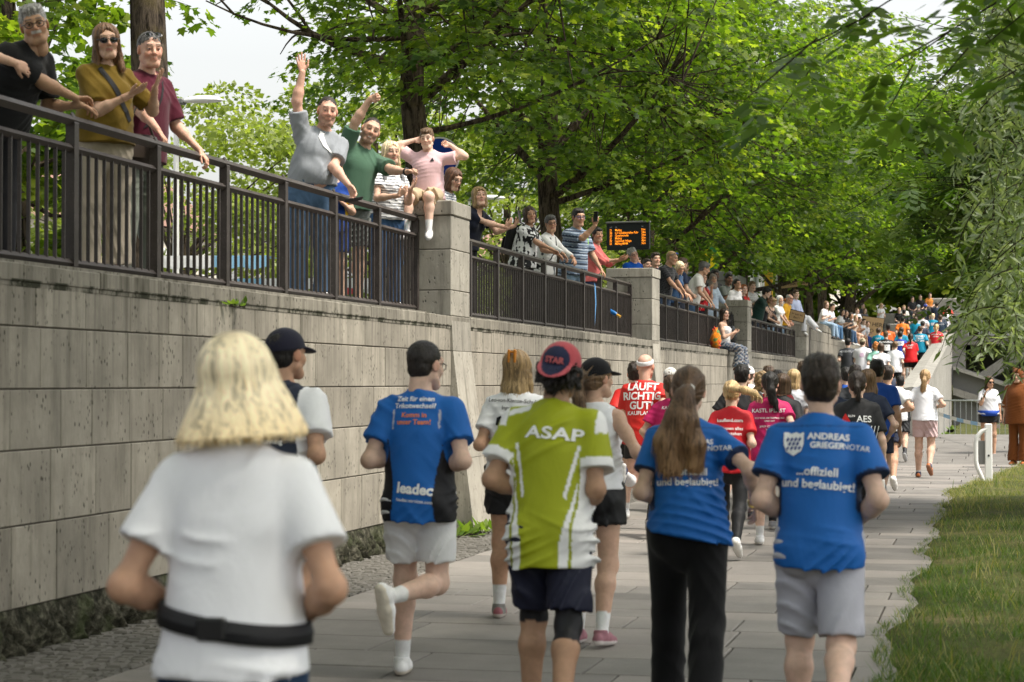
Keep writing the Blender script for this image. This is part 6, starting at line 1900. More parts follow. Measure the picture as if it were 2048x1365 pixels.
person('dark-haired woman in coral shirt clapping at the second railing', (-6.16, 30.85, ZP), -98, 1.72, 'f', 0, 'olive', ('pony', 'black', dict(at=(0, -.10, -.02), path=((0, -.13, -.06), (0, -.13, -.10), (.0, -.12, -.14), (0, -.11, -.17)), r=(.03, .05, .055, .05, .03))), 'stand', (dict(t=(-5.66, 30.95, 3.48), hu=(.85, -.3, .3), hn=(-.2, -.9, .1), pole=(-.4, -.3, -.9)), dict(t=(-5.66, 30.72, 3.46), hu=(.9, .1, .25), hn=(.1, .5, .8), pole=(.5, -.2, -1))), ('clap', 'open'), lean=16, head=(-46, -2, 4), smile=True, top=dict(c=(.62, .15, .14), sl=1.35, hem=-.10, loose=.016), bottom=('trousers', (.02, .03, .07)), shoes=BS, group=SG)
# ================================================================== spectators further along
def spec(label, x, y, yaw, H, sex, skin, hair, top, bottom=('trousers', (.03, .035, .05)), z=None, lod=1, **kw):
    kw.setdefault('group', SG); kw.setdefault('arms', ('lap', 'lap')); kw.setdefault('lean', 6)
    if not isinstance(top, dict): top = dict(c=top)
    return person(label, (x, y, plaza_z(y) if z is None else z), yaw, H, sex, lod, skin, hair, top=top, bottom=bottom, **kw)
def rr(y, a, b, z=3.24, x=XR): return (dict(t=(x, b, z), hu=(.5, .1, -.7), hn=(-.5, 0, -.7), pole=(-.4, -.4, -.8)), dict(t=(x, a, z), hu=(.5, -.1, -.7), hn=(-.5, 0, -.7), pole=(.4, -.4, -.8)))
GP = ('grip', 'grip')
spec('woman in black with hair tied back behind the second pillar', -7.0, 39.8, -150, 1.80, 'f', 'mid', ('bun', 'dark'), dict(c=BLACK_T, neck=.10), arms=('cross', 'cross'), head=(10, 0, 0))
spec('grey-haired person in blue t-shirt and glasses resting on the second pillar', -6.25, 35.0, -125, 1.66, 'm', 'red', ('short', 'grey', dict(t=.018)), (.006, .08, .40), lean=14, head=(-20, -4, 24), glasses='dark')
spec('dark-haired man half hidden behind the grey-haired head', -6.95, 40.7, -140, 1.80, 'm', 'mid', ('short', 'dark'), (.02, .022, .03))
spec('young dark-haired man in navy jacket behind the second pillar', -6.6, 39.7, -145, 1.86, 'm', 'mid', ('short', 'dark', dict(fringe=.008)), (.016, .022, .045))
spec('man with cropped hair, blue sunglasses on his head and black striped polo', -6.15, 38.0, -112, 1.80, 'm', 'tan', ('crop', 'dblond', dict(t=.006)), stripes((.012, .012, .014), (.07, .07, .075), .03, .6), ('shorts', (.03, .05, .09), .9), arms=rr(0, 37.9, 38.5), hands=GP, lean=18, head=(10, -14, 0), glasses='blueup')
spec('blond long-haired woman in denim blue blouse looking down over the railing', -6.08, 38.75, -118, 1.66, 'f', 'tan', ('long', 'wblond', dict(len=.22)), (.022, .055, .12), arms=rr(0, 38.75, 38.95), lean=16, head=(-20, -34, 0))
spec('brown-haired man seen from behind the blond woman', -6.3, 41.0, -60, 1.84, 'm', 'mid', ('short', (.06, .034, .02)), (.02, .03, .06), head=(20, -10, 0))
spec('tall young man in navy jacket towering behind the railing', -6.8, 44.6, -120, 2.0, 'm', 'fair', ('short', 'brown', dict(fringe=.012)), dict(c=(.014, .022, .06), sl=1.8), head=(-20, -16, 0))
spec('grey-haired man in white t-shirt bending over the railing', -6.15, 41.8, -84, 1.84, 'm', 'tan', ('short', 'dgrey', dict(t=.02)), (.66, .64, .60), ('trousers', JEANS, .05, 'denim'), arms=rr(0, 41.6, 42.1), hands=GP, lean=24, head=(10, -20, 0))
o = spec('laughing woman with long dark hair in red flowered top', -6.06, 42.6, -118, 1.60, 'f', 'mid', ('long', 'dark', dict(len=.25)), blotch((.55, .40, .36), (.46, .015, .02), 90, .85), arms=('chin', 'cross'), head=(-30, 6, -10), smile=True, lean=4)
cross_strap(o, 1, M_BLACKBAG)
spec('woman in taupe headscarf and pale blue shirt talking on a phone', -6.05, 44.1, -120, 1.66, 'f', 'mid', None, dict(c=(.46, .55, .68), sl=1.6, hem=-.2), ('trousers', (.30, .30, .34)), cap=('scarf', (.30, .24, .22)), arms=(rr(0, 44.1, 44.6)[0], ((.35, .45, -.7), (-.1, .1, 1))), head=(-34, 2, 0))
spec('dark-skinned man with black beard behind the woman in the headscarf', -6.6, 48.4, -135, 2.0, 'm', 'dark', ('short', 'black', dict(t=.016)), (.02, .02, .022), head=(-8, -4, 0), beard='full')
spec('black-haired man with chin on hand at the third railing', -6.25, 47.9, -115, 1.88, 'm', 'brown', ('short', 'black', dict(t=.02, fringe=.01)), (.10, .11, .10), arms=(rr(0, 47, 48.3)[0], 'chin'), hands=('grip', 'fist'), lean=10, head=(-30, -6, -4), beard='stubble')
spec('woman with glasses in white t-shirt leaning far over by the third pillar', -6.05, 47.4, -120, 1.76, 'f', 'tan', ('pony', 'black'), (.72, .70, .72), arms=('cross', 'cross'), lean=26, head=(-20, 10, 8), glasses='dark')
spec('woman with dark sunglasses behind the third pillar', -6.2, 50.2, -135, 1.64, 'f', 'mid', ('long', 'dark'), BLACK_T, head=(-10, 0, 6), glasses='sun')
spec('woman with long auburn hair and red top behind the third pillar', -6.35, 52.2, -130, 1.82, 'f', 'fair', ('long', 'red'), (.48, .03, .03), head=(-14, 0, 0), smile=True)
spec('tall woman in thin-striped white shirt clapping past the third pillar', -6.35, 54.0, -128, 2.0, 'f', 'fair', ('pony', 'lbrown'), stripes((.30, .28, .34), (.74, .72, .72), .03, .2), ('trousers', (.66, .62, .62)), arms=('chest', 'chest'), hands=('clap', 'clap'), head=(-18, 0, 0))
spec('young man in dark green t-shirt with forearms on the fourth railing', -6.15, 53.7, -95, 1.86, 'm', 'fair', ('short', 'black', dict(t=.022, fringe=.014)), (.012, .035, .028), arms=rr(0, 54.3, 54.7), hands=GP, lean=26, head=(0, -18, 0))
spec('brown-skinned person in black t-shirt reaching the fourth railing', -6.3, 55.8, -90, 1.76, 'm', 'brown', ('short', 'black'), BLACK_T, arms=rr(0, 56.3, 56.7), hands=GP, lean=26, head=(0, -10, 0))
spec('blond woman in black vest top looking at her phone', -6.15, 56.9, -110, 1.68, 'f', 'mid', ('bun', 'dblond'), dict(c=BLACK_T, sl=-1, neck=.10), ('trousers', LJEANS, .05, 'denim'), arms=('lap', 'lap'), lean=8, head=(0, -22, 0))
spec('light-brown-haired head between the blond and the grey-haired woman', -6.6, 63.0, -120, 1.84, 'f', 'fair', ('long', 'dblond'), (.45, .40, .33))
o = spec('woman with long grey hair in white t-shirt holding the fourth railing', -6.12, 58.5, -112, 1.80, 'f', 'mid', ('long', 'white', dict(len=.16)), (.70, .68, .66), ('trousers', (.03, .03, .05)), arms=rr(0, 58.5, 58.9, 3.2), hands=GP, lean=12, head=(-28, 0, 0), smile=True)
spec('white-haired person behind the bald man in yellow', -6.75, 65.6, -120, 1.92, 'f', 'fair', ('bob', 'white', dict(len=.05)), (.6, .58, .56))
spec('bald older man in yellow t-shirt and glasses at the fourth pillar', -6.08, 59.7, -105, 1.92, 'm', 'red', ('balding', 'grey'), (.72, .38, .03), ('trousers', LJEANS, .05, 'denim'), arms=('lap', 'lap'), lean=24, head=(-22, -6, 0), glasses='dark', belly=.6, build=1.1)
spec('reddish-haired woman with glasses behind the man in the pale blue shirt', -6.9, 68.6, -130, 2.15, 'f', 'fair', ('bun', 'red'), (.5, .2, .2), glasses='dark')
spec('smiling young man in pale blue shirt sitting on the fourth pillar', -5.80, 60.55, -120, 1.80, 'm', 'fair', ('short', 'brown', dict(t=.016)), dict(c=(.42, .47, .66), sl=1.7), ('trousers', stripes((.50, .52, .60), (.70, .70, .72), .05, .3) and (.62, .63, .67), .08), z=3.42, legs=((88, 45, 4, -.3), (92, 95, 0, -.3)), hp=.09, arms=('lap', 'lap'), head=(-24, -4, 0), shoes=WS, smile=True)
# woman sitting on the wall in patterned trousers
def paisley(q):
    a = snoise(q, (70, 70, 70), 4, 5); c = np.tile((.10, .14, .20), (len(q), 1)); c[a > .35] = (.34, .33, .32); c[a < -.55] = (.03, .035, .05); c[(a > -.1) & (a < .0)] = (.22, .13, .09); return c
o = spec('woman in white halter top and patterned trousers sitting on the wall edge', -5.52, 42.05, -102, 1.72, 'f', 'mid', ('long', 'dark', dict(len=.30)), dict(c=(.70, .69, .68), sl=-1, neck=.095, hem=-.0), ('trousers', paisley, .12), z=ZW, legs=((80, 78, 4, -.35), (84, 92, 8, -.2)), hp=.10, arms=(((.2, .35, -.9), (-.6, .7, .5)), ((.2, .35, -.9), (-.6, .7, .45))), hands=('clap', 'clap'), head=(-30, -2, 0), glasses='clear', shoes=((.16, .07, .04), (.10, .05, .03)), lean=2)
t = thing('shoulder_bag', 'orange and green flowered cloth bag beside the seated woman', 'bag', (-5.58, 41.35, ZW), 0)
f = Field([ell((0, 0, .19), (.11, .14, .20)), ell((0, .02, .36), (.05, .06, .08))], .016); f.add([ell((0, 0, .19), (.11, .14, .20)), ell((0, .02, .36), (.05, .06, .08))], .05); f.plane((0, 0, .01), (0, 0, -1)); f.warp(lambda Q: folds(Q, .02, 4)); v, q = f.mesh()
a = snoise(v, (22, 22, 22), 5, 5); c = np.tile((.68, .20, .012), (len(v), 1)); c[a > .5] = (.12, .20, .06); c[a < -.7] = (.55, .06, .03)
link('bag_body', np_mesh('bag_body', v, q, c, rest=v), M_COTTON, t)
t = thing('black_bag', 'black leather bag hanging from the third railing beside the pillar', 'bag', (-5.66, 44.75, 2.45), R(80))
f = Field([ell((0, 0, .18), (.17, .07, .20))], .016); f.add([ell((0, 0, .18), (.17, .07, .20))], .02); f.warp(lambda Q: folds(Q, .02, 6)); v, q = f.mesh()
link('bag_body', np_mesh('bag_body', v, q), simple('black_leather', (.012, .012, .013), .4), t); MB().tube([(-.10, 0, .34), (-.04, 0, .62), (.04, 0, .62), (.10, 0, .34)], .012, 6).build('strap', MATS['black_leather'], t, smooth=True)

# spectators sitting on the high wall with their legs over the edge
ST = 'spectators seated on the high wall'
SITD = [('woman in white jumper with sunglasses on her head sitting first on the wall', 68.6, 'f', 'fair', ('long', 'lbrown'), (.72, .71, .72), LJEANS, ('chest', 'chest')),
        ('dark-haired woman in white top and jeans clapping beside the white jumper', 70.9, 'f', 'mid', ('bun', 'dark'), (.70, .70, .72), (.07, .15, .27), ('chest', 'chest')),
        ('woman in white blouse with long dark hair, third of the seated row', 75.6, 'f', 'mid', ('long', 'dark'), (.66, .66, .66), (.03, .035, .04), ('fwd', 'fwd')),
        ('woman in black top with long dark hair, fourth of the seated row', 78.0, 'f', 'mid', ('long', 'dark'), BLACK_T, (.06, .11, .2), ('chest', 'fwd')),
        ('curly-haired young man in black, fifth of the seated row', 80.6, 'm', 'tan', ('curly', 'dark', dict(len=.0, w=.095)), BLACK_T, (.28, .30, .34), ('fwd', 'fwd')),
        ('blond woman in cream sitting in the middle of the row', 83.0, 'f', 'fair', ('long', 'dblond'), (.55, .48, .40), (.42, .22, .14), ('fwd', 'lap')),
        ('bare-armed man in tan vest sitting with elbows on knees', 85.8, 'm', 'tan', ('short', 'dark'), (.30, .16, .10), (.30, .32, .36), ('fwd', 'fwd')),
        ('young man with brown hair and white t-shirt, eighth of the row', 88.6, 'm', 'fair', ('short', 'brown'), (.68, .68, .70), (.02, .05, .2), ('lap', 'lap')),
        ('brown-haired person in grey near the cardboard sign', 91.0, 'm', 'mid', ('short', 'brown'), (.30, .30, .32), (.02, .04, .16), ('fwd', 'lap'))]
for i, (lab, y, sx, sk, hr, tp, bt, am) in enumerate(SITD):
    kind = 'shorts' if i in (4, 5, 6) else 'trousers'
    spec(lab, -5.60, y, -108 - 4 * (i % 3), 1.70 + .04 * (i % 2), sx, sk, hr, tp, (kind, bt, .8 if kind == 'shorts' else .05), z=3.45, legs=((80, 70 + 4 * (i % 3), 4, -.2), (84, 82, 6, -.2)), hp=.10, arms=am, lean=14 + 4 * (i % 3), head=(-30, -4, 0), lod=2, group=ST, shoes=WS if i % 2 else BS)
ST2 = 'spectators standing behind the seated row'
for lab, x, y, zt, sx, hr, tp in [('dark-haired young man standing behind the seated row', -6.3, 92.5, 4.75, 'm', ('short', 'dark'), (.6, .6, .62)), ('man in white shirt standing behind the cardboard sign', -6.2, 95.2, 5.05, 'm', ('short', 'lbrown'), (.70, .70, .72)),
                                  ('woman with brown hair behind the cardboard sign', -6.1, 99.4, 5.2, 'f', ('long', 'lbrown'), (.10, .10, .12)), ('person in dark top further behind the cardboard sign', -6.3, 101, 5.5, 'm', ('short', 'dark'), (.05, .05, .06)), ('woman with long blond hair in white by the cardboard sign', -5.6, 105, 5.66, 'f', ('long', 'blond'), (.72, .72, .72))]:
    spec(lab, x, y, -140, 1.72, sx, 'fair', hr, tp, z=zt - 1.74, lod=2, group=ST2, arms=('lap', 'chest'))
for lab, x, y, z, sx, hr, tp, bt in [('blond woman in black top sitting on the bridge wall with bent knees', -4.55, 102.6, 4.42, 'f', ('short', 'blond'), BLACK_T, (.015, .03, .09)), ('person in white t-shirt sitting behind the blond woman on the bridge wall', -4.4, 104.5, 4.6, 'm', ('short', 'blond'), (.70, .69, .66), (.02, .03, .05)),
                                     ('man in dark t-shirt perched on the bridge head wall', -4.1, 108.0, 5.2, 'm', ('short', 'brown'), (.035, .036, .04), (.06, .07, .09)), ('man in black t-shirt in the middle on the bridge head wall', -3.7, 108.1, 5.3, 'm', ('short', 'black'), BLACK_T, (.05, .05, .06)), ('man in orange t-shirt at the end of the bridge head wall', -3.2, 108.3, 5.4, 'm', ('short', 'black'), (.75, .28, .06), (.05, .05, .06))]:
    spec(lab, x, y, -168, 1.74, sx, 'fair', hr, tp, ('trousers', bt), z=z, legs='sit', hp=.10, lod=2, group=ST2, arms=('lap', 'lap'))

# ---------------------------------------------------------------- runners in the middle distance
def run(label, x, y, H, sex, skin, hair, top, bottom, z=0.0, legs=None, yaw=None, lod=1, prints=(), **kw):
    i = int(x * 100 + y * 10) % 6
    kw.setdefault('group', RG); kw.setdefault('arms', [('jog', 'jog'), ('back', 'fwd'), ('fwd', 'back'), ('jog', 'back'), ('side', 'jog'), ('back', 'jog')][i]); kw.setdefault('lean', 5); kw.setdefault('hands', ('fist', 'fist')); kw.setdefault('shoes', [WS, BS, GS][i % 3]); kw.setdefault('socks', (.10, (.7, .7, .7)) if i % 2 else None)
    if not isinstance(top, dict): top = dict(c=top)
    top.setdefault('jersey', 1)
    return person(label, (x, y, z), (yaw if yaw is not None else [0, 3, -3, 5, -5, 2][i]), H, sex, lod, skin, hair, legs or ['stepL', 'runL', 'jogR', 'runR', 'stepR', 'jogL'][i], top=top, bottom=bottom, prints=prints, **kw)
SB = ('shorts', BLACK_T, .5); SBL = ('shorts', BLACK_T, .75); LG = ('leggings', (.012, .012, .014)); NV = ('shorts', (.016, .02, .045), .6)
W_ = M_WHITEPRINT
run('bald man with white headband in red shirt reading LÄUFT RICHTIG GUT', -3.56, 20.77, 1.86, 'm', 'red', ('bald', 'grey'), RED_T, SB, legs='runL', socks=(.30, (.72, .72, .74)), shoes=((.03, .04, .10), (.6, .6, .6), (.6, .6, .6)), cap=('band', (.72, .72, .74)), build=1.06, prints=(('LÄUFT', .105, .0, .125, W_, True, 0, .03), ('RICHTIG', .105, .0, .03, W_, True, 0, .03), ('GUT!', .105, .0, -.065, W_, True, 0, .03), ('KAUFLAND', .055, .0, -.14, W_, True, 0, .02)))
run('runner in white cap and red shirt behind the headband man', -3.78, 23.9, 1.72, 'm', 'mid', ('crop', 'brown'), RED_T, SB, cap=('cap', (.62, .61, .58)), prints=(('LÄUFT', .10, 0, .10, W_),))
run('woman with brown ponytail and sunglasses on her head in magenta', -3.16, 20.0, 1.66, 'f', 'mid', ('pony', 'brown'), MAG_T, LG, head=(20, 0, 0), glasses='sunup', prints=(('KASTL', .05, 0, .10, W_),))
run('woman in red shirt with blond ponytail flying to the right', -2.26, 17.75, 1.60, 'f', 'fair', ('pony', 'blond', dict(at=(0, -.12, .05), path=((.06, -.15, .04), (.15, -.16, .03), (.23, -.15, .0), (.30, -.14, -.05)), r=(.02, .032, .040, .036, .012))), (.52, .012, .02), LG, lean=6, prints=(('kaufland.com', .048, 0, .06, W_), ('können alles', .044, .02, -.02, W_), ('verstehen', .044, .03, -.07, W_)))
run('woman in magenta t-shirt with swinging black ponytail', -2.06, 19.1, 1.66, 'f', 'fair', ('pony', 'black', dict(path=((0, -.17, .05), (.01, -.19, -.06), (.04, -.18, -.17), (.08, -.17, -.26)), r=(.022, .038, .046, .040, .012))), MAG_T, ('shorts', (.55, .53, .50), .55), legs='runR', prints=(('KASTL IPLAST', .055, -.01, .06, W_), ('ICH WAR AM FREITAG FREI', .024, .0, -.015, W_), ('UND DU?', .024, 0, -.045, W_), ('JETZT SCHNELLER', .024, 0, -.10, W_), ('kastl.de', .024, .0, -.13, W_)))
run('woman with brown bob in black jacket', -2.16, 21.2, 1.64, 'f', 'mid', ('bob', 'brown', dict(len=.07, w=.088)), dict(c=BLACK_T, sl=1.6), LG)
run('curly blond woman in white vest by the wall', -2.98, 26.6, 1.73, 'f', 'mid', ('curly', 'dblond', dict(len=.12)), dict(c=WHITE_T, sl=0), NV)
run('blond woman in white and navy shirt', -2.60, 27.0, 1.76, 'f', 'fair', ('long', 'blond', dict(len=.10)), (.55, .56, .62), NV)
run('man with short brown hair in pale grey t-shirt with volks print', -2.84, 31.0, 1.86, 'm', 'tan', ('short', 'brown'), GREY_T, SBL, prints=(('volksbank', .075, .05, .04, M_BLACKPRINT),))
run('runner in yellow t-shirt behind the man in grey shorts', -2.42, 29.0, 1.70, 'm', 'fair', ('short', 'brown'), (.72, .45, .01), SB)
run('runner in navy t-shirt hidden behind the man in grey shorts', -1.72, 22.6, 1.66, 'm', 'fair', ('short', 'dark'), NAVY_T, SB)
run('woman with dark ponytail in black t-shirt with red triangle print', -1.16, 17.9, 1.66, 'f', 'fair', ('pony', 'dark', dict(at=(0, -.115, .0), path=((0, -.135, -.03), (.0, -.135, -.07), (.01, -.125, -.11), (.01, -.12, -.14)), r=(.02, .024, .02, .014, .006))), dict(c=BLACK_T, sl=.75), LG, build=1.15, arms=('side', 'hang'), hands=('fist', 'relax'), prints=(('AES', .085, .06, .0, W_), ('RUN', .03, -.055, .03, W_), ('NATIONS', .028, -.05, -.045, W_), (poly_art([[(-.5, -.4), (.5, -.4), (0, .5)]]), .09, -.11, .015, M_REDPRINT), (poly_art([[(-.5 + k * .25, -.5), (-.44 + k * .25, -.5), (-.24 + k * .25, .4), (-.30 + k * .25, .4)] for k in range(5)]), .13, .10, -.11, W_)))
run('woman with long loose brown hair in navy shirt', -1.28, 21.5, 1.70, 'f', 'fair', ('long', 'lbrown', dict(len=.30)), NAVY_T, LG, arms=('fwd', 'side'))
gear = [[(.22 * math.cos(a) + 0, .22 * math.sin(a)) for a in [k * .3927 for k in range(16)]]] + [[(r * math.cos(a + d), r * math.sin(a + d)) for r, d in ((.25, -.14), (.42, -.10), (.42, .10), (.25, .14))] for a in [k * .7854 for k in range(8)]]
run('dark-haired man in blue t-shirt with white gear emblem', -1.36, 24.6, 1.82, 'm', 'tan', ('short', 'black'), (.010, .07, .36), NV, arms=('jog', 'hang'), hands=('fist', 'relax'), prints=((poly_art(gear), .20, -.10, .06, W_), ('TILE', .05, -.07, .02, W_)))
run('dark-haired man in white t-shirt with sports watch', -1.46, 29.0, 1.82, 'm', 'tan', ('short', 'dark'), (.74, .74, .76), NV, prints=(('energy', .075, -.08, .05, M_BLACKPRINT),), arms=('jog', 'wide'))
run('short runner in white shirt with black side panel by the parapet', -1.74, 39.6, 1.70, 'm', 'mid', ('short', 'black'), lambda q, ad, at: np.where(((np.abs(q[:, 0]) > .15) & (q[:, 2] < .1))[:, None], np.array(BLACK_T), np.array((.72, .72, .74))), SBL, socks=(.12, BLACK_T), shoes=BS, prints=(('energy', .08, .02, .08, M_BLACKPRINT),))
run('woman in white t-shirt and pale pink shorts jogging alone on the right', -1.07, 33.3, 1.76, 'f', 'mid', ('pony', (.30, .19, .09), dict(at=(0, -.115, -.02), path=((0, -.14, -.06), (-.01, -.14, -.13), (-.02, -.13, -.20), (-.03, -.12, -.25)), r=(.024, .036, .042, .040, .012))), dict(c=(.74, .74, .77), hem=-.03, loose=.022), ('shorts', (.56, .40, .40), .62), legs=((4, 10), (-2, 44)), lod=0, shoes=((.04, .045, .08), (.35, .16, .09), (.6, .18, .05)), socks=(.03, (.5, .5, .5)), arms=('wide', 'wide'))
run('runner in grey cap and navy t-shirt at the foot of the ramp', -2.66, 41.0, 1.78, 'm', 'fair', ('crop', 'dark'), NAVY_T, SB, z=.15, cap=('cap', (.22, .21, .20)), lod=2)
run('dark-haired man in red t-shirt at the foot of the ramp', -2.60, 37.4, 1.84, 'm', 'tan', ('short', 'black'), (.50, .015, .02), SB)
run('child in navy shirt with blond hair near the parapet', -2.02, 41.5, 1.72, 'f', 'fair', ('bun', 'dblond'), NAVY_T, SB, z=.18, lod=2)
run('dark-haired runner in navy just left of the blue gear shirt', -2.14, 35.3, 1.76, 'f', 'mid', ('bob', 'black', dict(len=.05)), NAVY_T, SB, lod=2)
run('dark-haired runner in black beside the man in red', -2.05, 33.2, 1.70, 'm', 'tan', ('short', 'black'), CHAR_T, SB)
run('sunglasses runner in white among the crowd at the ramp foot', -2.28, 38.6, 1.70, 'f', 'fair', ('pony', 'brown'), (.66, .66, .70), SB, lod=2, glasses='sunup')

for lab, x, y, sx, hr, tp, bt, cp in [
    ('runner in red t-shirt between the headband man and the wall', -3.95, 22.4, 'm', ('short', 'dark'), RED_T, SB, None),
    ('dark-haired runner in black t-shirt behind the blond ponytail woman', -2.75, 22.5, 'm', ('short', 'black'), BLACK_T, SB, None),
    ('woman in dark red t-shirt behind the magenta t-shirts', -2.55, 24.4, 'f', ('bun', 'dark'), (.36, .012, .02), LG, None),
    ('runner in navy vest left of the pale grey t-shirt', -3.15, 29.0, 'm', ('short', 'brown'), NAVY_T, SB, None),
    ('runner in white t-shirt and white cap near the second buttress', -3.5, 29.5, 'm', ('crop', 'brown'), (.72, .72, .74), SB, ('cap', (.7, .7, .7))),
    ('woman in red t-shirt just ahead of the pale grey t-shirt', -2.5, 33.0, 'f', ('pony', 'brown'), RED_T, SB, None),
    ('man in black t-shirt ahead of the long-haired woman in navy', -1.75, 26.6, 'm', ('short', 'dark'), CHAR_T, SB, None),
    ('runner in blue t-shirt in the middle of the pack', -2.15, 30.6, 'm', ('short', 'black'), (.01, .07, .34), NV, None),
    ('woman in white t-shirt in the middle of the pack', -1.85, 31.8, 'f', ('pony', 'lbrown'), (.72, .72, .75), LG, None),
    ('runner in red t-shirt near the foot of the ramp by the wall', -3.4, 36.5, 'm', ('short', 'brown'), (.55, .02, .02), SB, None),
    ('runner in grey t-shirt near the foot of the ramp by the wall', -3.1, 39.0, 'f', ('bun', 'brown'), GREY_T, SB, None)]:
    run(lab, x, y, 1.78 if sx == 'm' else 1.70, sx, 'fair', hr, tp, bt, cap=cp)

# ---------------------------------------------------------------- runners climbing the ramp
RR_ = 'runners climbing the ramp'
for lab, x, y, sx, hr, tp, bt, pr, cp in [
    ('man in charcoal t-shirt climbing the ramp close to the wall', -3.95, 56.9, 'm', ('short', 'black'), CHAR_T, SB, (('ADVENTURE', .08, 0, .08, M_GREYPRINT),), None),
    ('runner in white t-shirt and beige cap on the ramp', -3.5, 56.2, 'm', ('crop', 'brown'), (.74, .73, .78), SB, ((poly_art([[(-.4, -.4), (.4, -.3), (.3, .4), (-.3, .3)]]), .16, 0, -.02, simple('pastel_print', (.62, .45, .60))),), ('cap', (.42, .36, .25))),
    ('orange-haired woman in mint t-shirt on the ramp', -3.05, 54.8, 'f', ('curly', 'orange', dict(len=.0, w=.095)), MINT_T, SB, ((poly_art([[(-.4, -.1), (.0, .4), (.4, .1), (.1, -.4)]]), .12, .02, .0, M_BLACKPRINT),), None),
    ('runner in plain white t-shirt right of the mint t-shirt', -2.85, 53.6, 'f', ('bob', 'brown', dict(len=.05)), (.72, .72, .75), SB, (), None),
    ('cropped-haired man in black t-shirt with white block print', -3.15, 62.0, 'm', ('crop', 'lbrown'), BLACK_T, SB, (('RUNNING', .085, 0, .10, W_), (poly_art([[(-.5, -.4), (.5, -.4), (.5, .3), (-.5, .3)]]), .26, 0, -.06, W_)), None),
    ('woman in white t-shirt and black leggings with brown bun', -2.60, 56.0, 'f', ('bun', 'lbrown'), (.76, .76, .80), LG, (), None),
    ('woman in royal blue t-shirt with white box print', -2.76, 62.9, 'f', ('bun', 'dark'), (.012, .05, .36), SB, ((poly_art([[(-.5, -.3), (.5, -.3), (.5, .3), (-.5, .3)]]), .24, 0, .05, W_), ('LV', .11, 0, .05, M_NAVYPRINT)), None),
    ('woman in teal t-shirt behind the royal blue one', -2.93, 67.7, 'f', ('bun', 'brown'), TEAL_T, SB, (), None),
    ('woman in teal t-shirt nearest the seated spectators', -3.61, 66.3, 'f', ('bun', 'brown'), TEAL_T, SB, (('LÄUFT', .06, 0, .08, W_),), None),
    ('dark-skinned man in orange-red t-shirt on the ramp', -3.45, 69.4, 'm', ('short', 'black'), (.72, .13, .02), SB, (('AUDI', .07, 0, .08, W_),), None),
    ('runner in bright orange t-shirt in the middle of the ramp', -3.36, 78.6, 'm', ('short', 'black'), ORANGE_T, SB, (), None),
    ('woman in red t-shirt and black shorts with dark ponytail on the ramp', -2.37, 61.0, 'f', ('pony', 'dark'), (.66, .012, .015), SB, (('LÄUFT', .07, -.02, .08, W_), ('GUT', .07, -.02, .0, W_)), None),
    ('man in teal t-shirt reading CHEMN LÄUFT beside the parapet', -2.32, 67.6, 'm', ('crop', 'brown'), TEAL_T, SBL, (('CHEMN', .085, 0, .10, W_), ('LÄUFT', .085, 0, .02, W_), ('MIT UNS', .085, 0, -.06, W_)), None),
    ('runner in dark cap and navy t-shirt on the ramp', -2.42, 73.2, 'm', ('crop', 'dark'), NAVY_T, SB, (), ('cap', (.06, .065, .06))),
    ('blond woman in red t-shirt at the top of the parapet', -1.84, 69.6, 'f', ('pony', 'blond'), (.62, .02, .03), SB, (('NORDKAUF', .06, 0, .08, W_), ('DE WEG', .06, 0, .0, W_)), None),
    ('runner in white t-shirt high on the ramp', -2.75, 83.6, 'f', ('bun', 'dark'), (.72, .72, .76), SB, (), None),
    ('runner in teal with a white sash high on the ramp', -2.92, 80.0, 'f', ('bun', 'brown'), TEAL_T, SB, (), None),
    ('pale blond woman in teal t-shirt high on the ramp', -2.37, 84.3, 'f', ('short', 'wblond'), TEAL_T, SB, ((poly_art([[(-.4, -.3), (.4, -.3), (.4, .3), (-.4, .3)]]), .2, 0, 0, M_GREYPRINT),), None),
    ('man in dark navy t-shirt by the head of the parapet', -1.95, 79.6, 'm', ('short', 'brown'), (.014, .03, .055), SB, (('CREATION', .06, 0, .08, M_GREYPRINT),), None),
    ('man in navy t-shirt at the very end of the parapet', -2.05, 84.5, 'm', ('short', 'dark'), NAVY_T, SB, (), None),
    ('black-shirted runner with orange trim near the top', -3.78, 90.0, 'm', ('crop', 'black'), BLACK_T, SB, (), None),
    ('runner in grey cap and brown t-shirt at the top of the ramp', -3.42, 97.7, 'm', ('crop', 'grey'), (.08, .06, .045), SB, (), ('cap', (.40, .45, .48))),
    ('runner in blue cap and dark t-shirt at the top of the ramp', -3.13, 98.7, 'm', ('crop', 'brown'), (.03, .035, .05), SB, (), ('cap', (.015, .06, .40))),
    ('dark-clad runner furthest up the ramp', -2.72, 103, 'm', ('short', 'dark'), NAVY_T, SB, (), None),
    ('runner in white t-shirt by the willow leaves at the top', -2.0, 93, 'f', ('bun', 'brown'), (.72, .70, .74), SB, (), None),
    ('runner in red t-shirt glimpsed through leaves at the top', -2.1, 100, 'm', ('short', 'brown'), (.55, .05, .03), SB, (), None)]:
    run(lab, x, y, 1.74 if sx == 'm' else 1.70, sx, 'fair' if 'dark-skinned' not in lab else 'dark', hr, tp, bt, z=ramp_z(y), lod=2, prints=pr, cap=cp, group=RR_)

